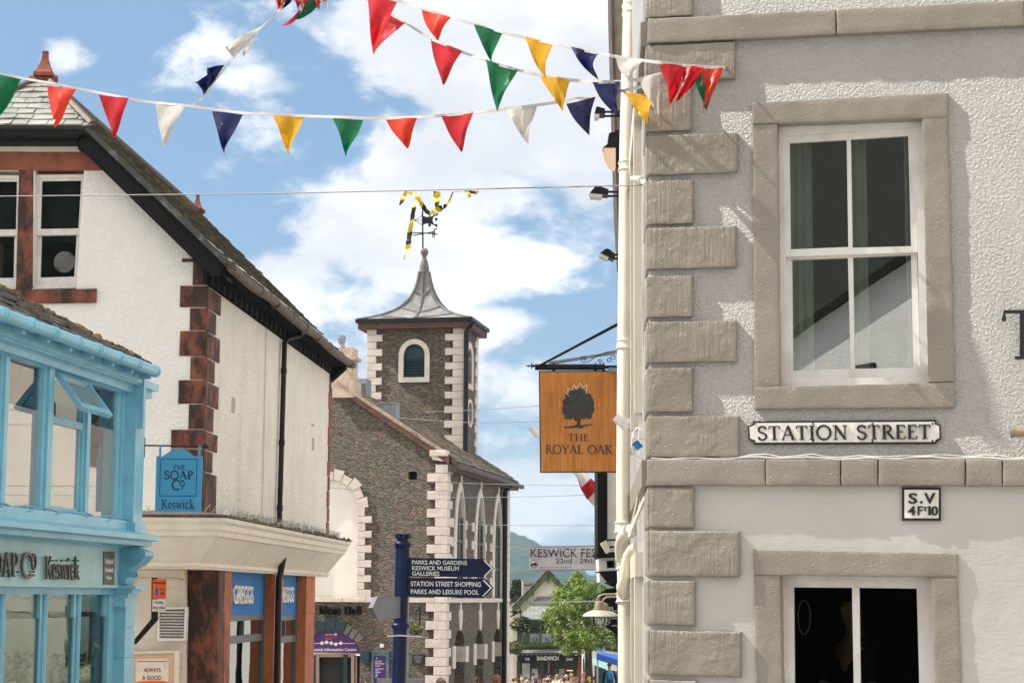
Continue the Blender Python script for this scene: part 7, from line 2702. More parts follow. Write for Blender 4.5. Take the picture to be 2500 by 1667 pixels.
for x, y, r, dy in ((925, 510, 45, 0), (890, 560, 70, .4), (1000, 590, 80, -.3), (820, 640, 80, .6), (930, 680, 110, -.8), (1070, 650, 85, .5), (1160, 700, 70, 0), (760, 700, 70, .5), (740, 770, 70, -.5), (860, 790, 110, -1.2), (1010, 800, 110, .6), (1130, 800, 90, -.4),
                    (660, 860, 60, .3), (720, 900, 90, -.8), (840, 930, 110, .8), (980, 940, 110, -1.2), (1110, 920, 100, .6), (1220, 900, 70, -.3), (640, 930, 45, 0), (700, 1000, 70, .3), (800, 1050, 90, -.6), (930, 1080, 110, .5), (1070, 1060, 110, -.9), (1200, 1040, 90, .4),
                    (1290, 1100, 60, 0), (760, 1150, 60, -.4), (850, 1180, 75, .6), (960, 1200, 80, -.6), (1090, 1170, 90, .5), (1210, 1160, 80, -.5), (1300, 1170, 45, .2), (830, 1260, 40, .0), (1180, 600, 45, .3), (870, 1120, 70, -1.5), (1020, 1130, 80, -1.6), (1240, 980, 50, 1)):
    p = tp(x, y, dy * 1.5)
    bl.append((p.x, p.y, p.z, r * .24677 / FPX * Yt * 1.12))
rr = random.Random(77)
tw = []
for x, y, z, r in bl:
    for k in range(int(26 * (r / .45) ** 2) + 5):
        d = V((rr.gauss(0, 1), rr.gauss(0, 1), rr.gauss(0, 1))).normalized() * r * rr.uniform(.25, 1.12) ** .7
        tw.append((x + d.x, y + d.y, z + d.z * .85, rr.uniform(.10, .24)))
part(leafcloud(tw, 17000, .062, 5, .6), 'crown', M['leaf'], tr)
# dark conifer behind
ct = base('conifer_tree', 'dark conifer beyond the low house left of the striped flag', 'tree', pt(1258, 1667, 135))
mb = MB().tube([V((pt(1258, 1450, 135).x, 135, gz(135) - .2)), pt(1260, 1420, 135)], [.3, .08], 7)
part(mb, 'trunk', M['bark'], ct)
bl = []
for x, y, r in ((330, 570, 30), (345, 600, 40), (310, 610, 35), (340, 650, 50), (300, 660, 45), (280, 640, 25), (320, 710, 55), (350, 700, 40), (290, 710, 40), (275, 690, 30)):
    p = pt(*zx(x, y), 135)
    bl.append((p.x, p.y, p.z, r * .24677 / FPX * 135))
part(leafcloud(bl, 2200, .2, 9, 1.0), 'crown', M['leaf_dark'], ct)

# market side: awnings, panels
Y = 92
AF = frontal(Y)
aw = base('blue_awning', 'sloping bright blue shop awning at the right of the square', 'awning', pt(1484, 1640, Y))
mb = MB()
p = [pt(*zx(*q), yy) for q, yy in (((1120, 1272), Y - 1), ((1345, 1340), Y - 1), ((1345, 1285), Y + 1.5), ((1170, 1262), Y + 1.5))]
mb.poly3(p, V((0, 0, -.06)))
mb.poly3([p[0], p[1], p[1] + V((0, 0, -.28)), p[0] + V((0, 0, -.28))], V((0, -.03, 0)))
part(mb, 'canopy', M['awning_blue'], aw)
mb = MB()
for q in ((1130, 1280), (1335, 1345)):
    a = pt(*zx(*q), Y - .9)
    mb.tube([a, V((a.x, a.y, gz(Y) - .1))], .04, 6)
part(mb, 'post', M['grey_metal'], aw)
at = base('teal_awning', 'pale teal stall awning behind the tree trunk', 'awning', pt(1450, 1640, Y + 6))
mb = MB()
p = [pt(*zx(*q), yy) for q, yy in (((1000, 1312), Y + 6), ((1235, 1395), Y + 4), ((1235, 1375), Y + 8), ((1040, 1308), Y + 8))]
mb.poly3(p, V((0, 0, -.2)))
part(mb, 'canopy', M['awning_teal'], at)
mb = MB()
for q in ((1010, 1320), (1230, 1395)):
    a = pt(*zx(*q), Y + 5.5)
    mb.tube([a, V((a.x, a.y, gz(Y) - .1))], .04, 6)
part(mb, 'post', M['enamel'], at)
sr = base('market_shop', 'white fronted shop with teal and light blue panels at the right of the square', 'shop', pt(1475, 1667, 103))
mb = MB().ppx(frontal(103), z7((985, 1100), (1420, 1050), (1420, 1700), (985, 1700)), -5, 0)
part(mb, 'wall', M['white_grey_paint'], sr)
mb = MB()
mb.ppx(frontal(103), z7((1105, 1385), (1215, 1410), (1210, 1700), (1100, 1700)), .0, .1)
part(mb, 'teal_door', M['teal_paint'], sr)
mb = MB()
mb.ppx(frontal(103), z7((1110, 1185), (1200, 1180), (1200, 1262), (1110, 1255)), .0, .1)
part(mb, 'blue_panel', mat('light_blue_panel', (.16, .42, .55), .5), sr)
mb = MB()
mb.ppx(frontal(103), z7((985, 1325), (1025, 1325), (1025, 1700), (985, 1700)), .0, .1)
mb.ppx(frontal(103), z7((1205, 1170), (1345, 1200), (1345, 1265), (1205, 1240)), .0, .1)
part(mb, 'dark_opening', M['dark_in'], sr)
yc = base('notice_card', 'yellow notice card tied round the maple trunk', 'notice', pt(*zx(1046, 1555), Yt - .3))
mb = MB().ppx(frontal(Yt - .25), z7((1030, 1503), (1063, 1502), (1062, 1556), (1030, 1556)), -.02, .02)
part(mb, 'card', M['yellow_card'], yc)
mb = MB()
for y in (1518, 1528, 1538):
    mb.bpx(frontal(Yt - .25), *zx(1038, y), *zx(1055, y + 3), .02, .026)
part(mb, 'print', M['letter_black'], yc)

# ------------------------------------------------------------------ fell beyond the town
prof = [(600, 1150), (900, 1170), (1100, 1225), (1180, 1270), (1244, 1296), (1278, 1305), (1300, 1316), (1320, 1330), (1334, 1334), (1360, 1352), (1400, 1388), (1440, 1402), (1500, 1418), (1600, 1428), (1900, 1436)]
def ph(px):
    for i in range(len(prof) - 1):
        if prof[i][0] <= px <= prof[i + 1][0]:
            t = (px - prof[i][0]) / (prof[i + 1][0] - prof[i][0])
            return prof[i][1] + (prof[i + 1][1] - prof[i][1]) * t
    return prof[0][1] if px < prof[0][0] else prof[-1][1]
mb = MB()
Yh = 2300
nx, ny = 230, 26
vs = []
for j in range(ny):
    f = j / (ny - 1)
    y = 1250 + (Yh - 1250) * f
    for i in range(nx):
        px = 560 + (1940 - 560) * i / (nx - 1)
        top = pt(px, ph(px), Yh)
        x = top.x
        b = -11
        z = b + (top.z - b) * (f ** .8) + 9 * noise.noise(V((x / 90, y / 120, 0))) * math.sin(f * math.pi)
        z += (noise.noise(V((x / 9, y / 30, 3))) + .6 * noise.noise(V((x / 4, y / 9, 8)))) * 4.2 * f
        vs.append(V((x, y, z)))
for i in range(nx):
    q = vs[(ny - 1) * nx + i]
    vs.append(V((q.x, Yh + 700, -12)))
mb.add(vs, [(j * nx + i, j * nx + i + 1, (j + 1) * nx + i + 1, (j + 1) * nx + i) for j in range(ny) for i in range(nx - 1)])
tag(part(mb, 'hill', M['fell'], smooth=True), kind='structure')

# ------------------------------------------------------------------ banner and wires
Y = 76.0
BF = frontal(Y)
bn = base('festival_banner', 'white cloth festival banner strung across the square', 'banner', pt(1400, 1392, Y))
mb = MB()
nu, nv = 24, 6
c8 = [(1291, 1335), (1530, 1330), (1530, 1390), (1292, 1391)]
vs = []
for j in range(nv + 1):
    for i in range(nu + 1):
        a, b = i / nu, j / nv
        x = (c8[0][0] * (1 - a) + c8[1][0] * a) * (1 - b) + (c8[3][0] * (1 - a) + c8[2][0] * a) * b
        y = (c8[0][1] * (1 - a) + c8[1][1] * a) * (1 - b) + (c8[3][1] * (1 - a) + c8[2][1] * a) * b
        vs.append(pt(x, y, Y + .05 * math.sin(a * 17 + b * 3) * math.sin(b * 3.1)))
fs = [(j * (nu + 1) + i, j * (nu + 1) + i + 1, (j + 1) * (nu + 1) + i + 1, (j + 1) * (nu + 1) + i) for j in range(nv) for i in range(nu)]
o_ = len(vs)
mb.add(vs + [p + V((0, .01, 0)) for p in vs], fs + [tuple(k + o_ for k in f[::-1]) for f in fs])
bc = part(mb, 'cloth', mat('banner_cloth', (.60, .56, .58), .8, (.54, .50, .52), 2), bn, smooth=True)
mb = MB()
BL = frontal(Y - .12)
letters(mb, BL, 'KESWICK FESTIVAL', px=(1296, 1338.5, 1526, 1359.5), d=0, th=.01, bold=.004)
letters(mb, BL, '22nd - 29th July', px=(1357, 1363, 1486, 1378), d=0, th=.01, bold=.006)
letters(mb, BL, 'www.keswicktowncouncil.gov.uk', px=(1318, 1382, 1394, 1387), d=0, th=.006, bold=-.006)
part(mb, 'lettering', M['letter_black'], bc)
mb = MB()
cx, cy = 1303.5, 1376
mb.ppx(BL, [(cx + 9.5 * math.cos(i * .3), cy + 9.5 * math.sin(i * .3)) for i in range(21)], 0, .01, [[(cx + 8.2 * math.cos(i * .3), cy + 8.2 * math.sin(i * .3)) for i in range(21)]])
mb.ppx(BL, [(cx - 8, cy + 2), (cx - 4, cy - 3), (cx - 1, cy), (cx + 3, cy - 5), (cx + 8, cy + 1), (cx + 5, cy + 5), (cx - 2, cy + 3), (cx - 5, cy + 6)], 0, .01)
part(mb, 'round_emblem', M['letter_black'], bc)
mb = MB()
for p in (((1235, 1327), (1291, 1334.5), (1530, 1330)), ((1230, 1402), (1292, 1391.5), (1530, 1389))):
    mb.tube([pt(*q, Y) for q in p], .022, 5)
part(mb, 'rope', M['wire'], bn)

def wire(pts, Y0, Y1, lab, r=.012, sag=0, mat_=None):
    n = 24
    x0, x1 = pts[0][0], pts[-1][0]
    mb = MB()
    P = []
    for i in range(n + 1):
        x = x0 + (x1 - x0) * i / n
        for k in range(len(pts) - 1):
            if pts[k][0] <= x <= pts[k + 1][0] + 1e-6:
                t = (x - pts[k][0]) / (pts[k + 1][0] - pts[k][0])
                y = pts[k][1] + (pts[k + 1][1] - pts[k][1]) * t
        a = i / n
        P.append(pt(x, y + sag * 4 * a * (1 - a), Y0 + (Y1 - Y0) * a))
    mb.tube(P, r, 5)
    return solo(mb, 'overhead_wire', mat_ or M['wire'], lab, 'wire', 'thin wires strung over the street', smooth=True)
wire([(-420, 486), (0, 478), (700, 470), (1575, 452)], 15.5, 12.3, 'thin grey wire right across the sky carrying the tangled tape', .0042, 2)
wire([(1040, 1005), (1319, 990)], 50, 24, 'wire crossing the tower clock to the inn sign, uppermost of its bundle', .0055, 2)
wire([(975, 1020), (1160, 1030), (1319, 1029)], 55, 24, 'wire passing just under the tower clock to the inn sign', .0055, 2)
wire([(1090, 1177), (1460, 1185)], 58, 27, 'wire just below the hall gutter running under the inn sign', .0055, 2)
wire([(1080, 1214), (1460, 1207)], 58, 27, 'wire across the heads of the lancet windows', .0055, 2)
wire([(1090, 1278), (1460, 1282)], 58, 27, 'lowest wire over the lancets above the fell', .0055, 2)
wire([(1243, 1331), (1470, 1348)], 60, 30, 'sagging wire in front of the fell above the banner', .0055, 2)
wire([(806, 1190), (1000, 1203), (1130, 1207)], 42, 58, 'dark wire from the far end of the white side wall to the hall', .0055, 2)
wire([(1250, 1470), (1490, 1466)], 70, 30, 'thin wire across the middle of the maple', .01, 1)

# ------------------------------------------------------------------ bunting
def yd(px, o_=0.0):
    return 11.22 + max(0.0, 1610 - px) / 1610 * 4.3 + o_ * (1 if px < 1500 else .25)
def bunting(name_label, cord, flags, Yf, cut=None, thick=.010):
    mid = cord[len(cord) // 2]
    b = base('bunting', name_label, 'bunting', pt(mid[0], mid[1], Yf(mid[0])), 0, 'pennant strings across the street')
    mb = MB()
    P = []
    for i in range(len(cord) - 1):
        (x0, y0), (x1, y1) = cord[i], cord[i + 1]
        n = 5
        for k in range(n):
            t = k / n
            P.append(pt(x0 + (x1 - x0) * t, y0 + (y1 - y0) * t, Yf(x0 + (x1 - x0) * t)))
    P.append(pt(*cord[-1], Yf(cord[-1][0])))
    if cord[-1][0] > 1600:
        u_, v_ = RF.uv(cord[-1][0] + 2, cord[-1][1], .005)
        P.append(RF.w(u_, v_, .005))
    wv = [V((0, .3 * math.sin(i * .9), 1)).normalized() * thick for i in range(len(P))]
    mb.ribbon(P, wv, .003)
    part(mb, 'cord', M['tapecord'], b)
    for col, tl, tr_, tip, bend in flags:
        mb = MB()
        A, B, C = V(tl), V(tr_), V(tip)
        n = 10
        front, idx = [], {}
        rr = random.Random(int(tl[0] * 7 + tip[1]))
        ph1, ph2 = rr.uniform(0, 6), rr.uniform(0, 6)
        amp = rr.uniform(.022, .05)
        for j in range(n + 1):
            for i in range(n + 1 - j):
                s = j / n
                t = i / max(1, n - j)
                e0, e1 = A.lerp(C, s), B.lerp(C, s)
                bx = bend * math.sin(s * math.pi)
                p = e0.lerp(e1, t)
                p = V((p.x + bx + 3.2 * math.sin(s * 5 + ph1) * s * (1 - s) * 2, p.y + 1.3 * math.sin(t * 5 + ph2) * s))
                w3 = pt(p.x, p.y, Yf(p.x))
                ripple = amp * (.35 + s) * math.sin(t * 5.2 + s * 3.6 + ph1) + .03 * s * math.sin(ph2)
                idx[(j, i)] = len(front)
                front.append(w3 + V((0, -ripple - .004, 0)))
        fs = []
        for j in range(n):
            for i in range(n - j):
                fs.append((idx[(j, i)], idx[(j, i + 1)], idx[(j + 1, i)]))
                if i < n - j - 1:
                    fs.append((idx[(j, i + 1)], idx[(j + 1, i + 1)], idx[(j + 1, i)]))
        mb.add(front, fs)
        part(mb, 'pennant', M['f_' + col], b, smooth=True)
    return b
cordA = [(-300, 150), (0, 181), (120, 203), (250, 228), (345, 247), (460, 259), (600, 277), (740, 283), (900, 289), (1040, 286), (1150, 276), (1240, 266), (1340, 253), (1450, 235), (1520, 222), (1600, 205), (1650, 197)]
bunting('lowest pennant string sweeping from the far left across to the corner house', cordA, [
    ('green', (-42, 176), (51, 194), (0, 288), 0), ('orange', (115, 209), (187, 220), (138, 316), -3), ('red', (241, 232), (315, 241), (274, 337), 2), ('white', (380, 254), (453, 261), (400, 360), -2),
    ('navy', (518, 272), (593, 280), (549, 377), -2), ('yellow', (667, 284), (742, 285), (703, 377), 0), ('green', (812, 290), (887, 293), (843, 381), 3), ('orange', (942, 292), (1019, 289), (995, 368), -3),
    ('red', (1077, 285), (1156, 277), (1127, 372), -2), ('white', (1233, 269), (1312, 258), (1290, 350), -3), ('navy', (1382, 254), (1454, 238), (1438, 336), -4), ('yellow', (1519, 226), (1597, 232), (1581, 301), -3)], lambda x: yd(x, .3))
cordB = [(880, -24), (960, 0), (1030, 21), (1100, 43), (1160, 60), (1240, 83), (1350, 107), (1460, 130), (1510, 140), (1600, 152), (1670, 160), (1720, 164), (1770, 166)]
bunting('uppermost pennant string slanting down from the top of the picture to the corner house', cordB, [
    ('red', (898, -17), (970, 4), (912, 132), -3), ('orange', (1029, 22), (1101, 45), (1068, 104), -6), ('green', (1157, 60), (1228, 80), (1200, 152), -5), ('yellow', (1282, 92), (1351, 108), (1334, 190), -8),
    ('navy', (1394, 117), (1461, 130), (1462, 190), -14), ('white', (1503, 140), (1572, 149), (1536, 200), -5), ('red', (1609, 155), (1672, 162), (1634, 262), 5), ('red', (1668, 162), (1716, 166), (1646, 256), 6), ('orange', (1711, 165), (1766, 168), (1716, 270), 4)], lambda x: yd(x, -.05))
cordC = [(870, -22), (905, 8), (990, 56), (1052, 96), (1127, 127), (1190, 150), (1265, 172), (1330, 187), (1395, 196), (1450, 201), (1515, 200), (1562, 194), (1615, 180), (1668, 166), (1700, 165), (1768, 166)]
bunting('middle pennant string curving below the uppermost one to the corner house', cordC, [
    ('red', (900, 0), (990, 56), (911, 133), -2), ('red', (1051, 95), (1128, 127), (1082, 211), -3), ('green', (1186, 148), (1265, 172), (1214, 270), -2), ('yellow', (1318, 185), (1393, 196), (1374, 275), -4),
    ('navy', (1446, 202), (1514, 200), (1516, 288), -9), ('white', (1561, 194), (1616, 180), (1609, 290), -6), ('green', (1692, 178), (1757, 172), (1722, 277), 0)], lambda x: yd(x, .12))
cordD = [(468, 261), (480, 250), (494, 240), (520, 205), (550, 165), (590, 118), (640, 66), (675, 32), (692, 15)]
bunting('short steep pennant string joining the lowest string to the bundle above', cordD, [
    ('navy', (548, 160), (496, 236), (474, 200), 6), ('navy', (549, 161), (510, 216), (505, 164), 2), ('white', (640, 64), (570, 138), (552, 118), -6), ('white', (620, 92), (588, 132), (592, 138), 4)], lambda x: 14.6 + (690 - x) * .0003)
cl = [(672, -14), (690, 6), (705, -4), (730, 0), (760, 4), (790, -10), (830, -8)]
bunting('bunched tangle of pennants at the top edge of the sky', cl, [
    ('red', (668, -20), (694, -12), (680, 28), 0), ('yellow', (676, -20), (702, -16), (688, 22), 0), ('navy', (690, -18), (716, -12), (692, 28), 4), ('red', (698, -16), (740, -14), (728, 26), 8), ('orange', (728, -16), (760, -10), (748, 34), 2),
    ('green', (745, -4), (785, 4), (722, 53), 4), ('white', (722, -6), (742, 0), (739, 37), 2), ('orange', (752, -12), (782, -8), (777, 25), 2), ('white', (772, -14), (800, -10), (796, 20), 2), ('red', (768, -20), (812, -14), (790, 8), 2), ('white', (816, -16), (832, -10), (822, 4), 0), ('red', (730, 22), (735, 30), (690, 70), 6)], lambda x: 14.6)

# hazard tape tangled on the wire
def r8(x, y):
    return (920 + .2551 * x, 420 + .2551 * y)
tp_ = base('hazard_tape', 'tangled strips of black and yellow hazard tape hanging on the thin wire', 'tape', pt(*r8(400, 190), 14.0))
for k, (pts, wd) in enumerate((
        ([(285, 188), (262, 225), (245, 262), (235, 290), (218, 315)], [14, 22, 26, 18, 10]),
        ([(280, 186), (330, 205), (375, 222), (395, 236)], [10, 14, 12, 10]),
        ([(383, 240), (362, 310), (345, 400), (334, 480), (318, 560), (306, 650), (298, 720), (292, 772)], [10, 20, 22, 22, 26, 28, 28, 22]),
        ([(285, 750), (270, 790), (263, 832)], [14, 5, 8]),
        ([(385, 225), (410, 275), (435, 315), (458, 358), (490, 388), (530, 400), (575, 402)], [10, 22, 24, 26, 22, 12, 6]),
        ([(520, 388), (560, 365), (600, 352), (640, 335), (668, 315)], [6, 30, 34, 26, 14]),
        ([(665, 318), (690, 285), (710, 240), (728, 192)], [14, 12, 10, 6]),
        ([(575, 188), (575, 240), (574, 290), (572, 330)], [40, 36, 28, 16]),
        ([(385, 196), (388, 225), (392, 240)], [20, 18, 10]),
        ([(725, 190), (790, 186), (850, 184), (900, 192), (945, 196), (975, 188)], [4, 4, 5, 16, 22, 8]),
        ([(860, 190), (880, 215), (892, 242)], [10, 26, 14]))):
    Yk = 14.0 - .012 * k
    P = [pt(*r8(x, y), Yk + .03 * math.sin(i * 1.3 + k)) for i, (x, y) in enumerate(pts)]
    Q_ = []
    W_ = []
    for i in range(len(P) - 1):
        for j in range(4):
            t = j / 4
            Q_.append(P[i].lerp(P[i + 1], t))
            W_.append(wd[i] + (wd[i + 1] - wd[i]) * t)
    Q_.append(P[-1])
    W_.append(wd[-1])
    hw = []
    for i in range(len(Q_)):
        tn = (Q_[min(i + 1, len(Q_) - 1)] - Q_[max(0, i - 1)]).normalized()
        nn = tn.cross(V((0, 1, 0)))
        nn = (nn + V((0, .7 * math.sin(i * .8 + k), 0))).normalized()
        hw.append(nn * W_[i] * .2551 / FPX * Yk)
    part(MB().ribbon(Q_, hw, .004), 'tape_strip', M['tape'], tp_, smooth=True)

# ------------------------------------------------------------------ people
def skinned(vs, es, rad, sub=1):
    me = bpy.data.meshes.new('skeleton')
    me.from_pydata([V(v) for v in vs], es, [])
    ob = bpy.data.objects.new('skeleton', me)
    COL.objects.link(ob)
    ob.modifiers.new('skin', 'SKIN').use_smooth_shade = True
    sk = me.skin_vertices[0].data
    for i, r in enumerate(rad):
        sk[i].radius = r if isinstance(r, tuple) else (r, r)
        sk[i].use_root = i == 0
    ss_ = ob.modifiers.new('sub', 'SUBSURF')
    ss_.levels = ss_.render_levels = sub
    bpy.context.view_layer.update()
    out = bpy.data.meshes.new_from_object(ob.evaluated_get(bpy.context.evaluated_depsgraph_get()))
    bpy.data.objects.remove(ob)
    bpy.data.meshes.remove(me)
    return out


def person_meshes(pose):
    vs, es, rad = [], [], []
    def a(p, r, to=None):
        vs.append(p)
        rad.append(r)
        if to is not None:
            es.append((to, len(vs) - 1))
        return len(vs) - 1
    pel = a((0, 0, .95), (.15, .10))
    bel = a((0, 0, 1.12), (.135, .095), pel)
    che = a((0, .005, 1.31), (.155, .105), bel)
    nb = a((0, .015, 1.455), (.075, .065), che)
    nk = a((0, .005, 1.51), (.05, .052), nb)
    h1 = a((0, -.012, 1.565), (.058, .07), nk)
    h2 = a((0, -.008, 1.64), (.073, .09), h1)
    a((0, .002, 1.705), (.05, .062), h2)
    a((0, -.108, 1.622), .012, h2)
    tops = [(pel, bel), (bel, che), (che, nb)]
    sl, lg = [], []
    for s in (-1, 1):
        sh = a((s * .165, .01, 1.405), .058, che)
        if pose == 'reach':
            el = a((s * .23, -.05, 1.15), .041, sh)
            wr = a((s * .12, -.27, 1.12), .027, el)
            pm = a((s * .09, -.33, 1.13), (.03, .018), wr)
            d, q = V((-s * .3, -.95, .0)), V((s * .3, 0, .9))
        elif pose == 'walk':
            el = a((s * .225, .05 * s, 1.14), .041, sh)
            wr = a((s * .23, .10 * s - .08, .91), .027, el)
            pm = a((s * .23, .11 * s - .10, .84), (.018, .033), wr)
            d, q = V((0, -.15, -1)), V((0, 1, 0))
        else:
            el = a((s * .225, .03, 1.14), .041, sh)
            wr = a((s * .235, -.03, .90), .027, el)
            pm = a((s * .235, -.05, .83), (.018, .033), wr)
            d, q = V((0, -.12, -1)), V((0, 1, 0))
        sl.append((sh, el, wr))
        P = V(vs[pm])
        for k, L in enumerate((.062, .072, .068, .054)):
            b = P + q * (.024 - .016 * k)
            m_ = b + d * L * .55
            j = a(tuple(b + d * .02), .0095, pm)
            j = a(tuple(m_ + d * .01), .0085, j)
            a(tuple(m_ + d * L * .5 + V((-s * .018, -.008, 0))), .0075, j)
        t = a(tuple(P + q * .03 - d * .015 + V((-s * .012, -.01, 0))), .0095, pm)
        a(tuple(P + q * .042 + d * .03 + V((-s * .02, -.012, 0))), .008, t)
        st = .16 * s if pose == 'walk' else 0
        hp = a((s * .085, 0, .88), .088, pel)
        kn = a((s * .095, -.02 - st * .6, .48), .056, hp)
        an = a((s * .095, .03 - st * 1.2, .09), .036, kn)
        a((s * .11, -.13 - st * 1.2, .045), .034, an)
        lg.append((hp, kn, an))
    body = skinned(vs, es, rad, 1)
    def sub(keep, edges, k, rr):
        mp = {o: i for i, o in enumerate(keep)}
        R_ = [tuple(x * k for x in (rad[o] if isinstance(rad[o], tuple) else (rad[o],) * 2)) for o in keep]
        for o, v in rr.items():
            R_[mp[o]] = v
        return skinned([vs[o] for o in keep], [(mp[x], mp[y]) for x, y in edges], R_, 1)
    arms = [i for t in sl for i in t]
    shirt = sub([bel, pel, che, nb] + arms, [(pel, bel), (bel, che), (che, nb)] + [e for t in sl for e in ((che, t[0]), (t[0], t[1]), (t[1], t[2]))], 1.14, {nb: (.07, .065)})
    tee = sub([bel, pel, che, nb] + [i for t in sl for i in t[:2]], [(pel, bel), (bel, che), (che, nb)] + [e for t in sl for e in ((che, t[0]), (t[0], t[1]))], 1.14, {nb: (.07, .065)})
    legs = [i for t in lg for i in t]
    trs = sub([pel] + legs, [e for t in lg for e in ((pel, t[0]), (t[0], t[1]), (t[1], t[2]))], 1.13, {})
    hair = bpy.data.meshes.new('hair')
    hv, hf = [], []
    n, m_ = 18, 9
    for j in range(m_ + 1):
        ph_ = math.pi * .60 * j / m_
        for i in range(n):
            th = 2 * math.pi * i / n
            front = max(0, -math.sin(th))
            p_ = ph_ * (1 - .42 * front)
            hv.append((.083 * math.sin(p_) * math.cos(th), .006 + .1 * math.sin(p_) * math.sin(th), 1.645 + .098 * math.cos(p_)))
    for j in range(m_):
        for i in range(n):
            hf.append((j * n + i, j * n + (i + 1) % n, (j + 1) * n + (i + 1) % n, (j + 1) * n + i))
    hair.from_pydata(hv, [], hf)
    hair.polygons.foreach_set('use_smooth', [True] * len(hf))
    fm = MB()
    for s in (-1, 1):
        fm.lathe(V((s * .03, -.083, 1.645)), [(.001, -.012), (.009, -.004), (.009, .004), (.001, .012)], 8, (1, 0, 0))
    fm.lathe(V((0, -.083, 1.585)), [(.001, -.022), (.006, -.01), (.006, .01), (.001, .022)], 8, (1, 0, 0))
    face = bpy.data.meshes.new('face')
    face.from_pydata(fm.v, [], fm.f)
    return dict(body=body, shirt=shirt, tee=tee, trousers=trs, hair=hair, face=face)


PM = {k: person_meshes(k) for k in ('stand', 'walk', 'reach')}
CL = {}
def clothmat(c):
    if c not in CL:
        nm = 'clothing_%d' % (len(CL) + 1)
        CL[c] = mat('woven_cloth', c, .85, tuple(x * .75 for x in c), 9, bump=.3, bsc=30)
    return CL[c]


def person(label, px, py, Y, yaw, top, hair, pose='stand', legs=(.03, .035, .06), sleeve='tee', gr=None, skin=None, group='shoppers in the square'):
    hd = pt(px, py, Y)
    g = gz(Y) - .12 if gr is None else gr
    sc = max(.88, min(1.12, (hd.z - g) / 1.745))
    p = base('person', label, 'person', (hd.x, Y, hd.z - 1.745 * sc), yaw, group)
    p.scale = (sc, sc, sc)
    ms = PM[pose]
    for nm, key, m_ in (('body', 'body', M['skin']), ('top', sleeve, clothmat(top)), ('trousers', 'trousers', clothmat(legs)), ('hair', 'hair', clothmat(hair) if hair else None), ('face_features', 'face', M['letter_black'])):
        if m_ is None:
            continue
        me = ms[key]
        if not me.materials:
            me.materials.append(m_)
        o = bpy.data.objects.new(nm, me)
        COL.objects.link(o)
        o.parent = p
        o.material_slots[0].link = 'OBJECT'
        o.material_slots[0].material = m_
    return p


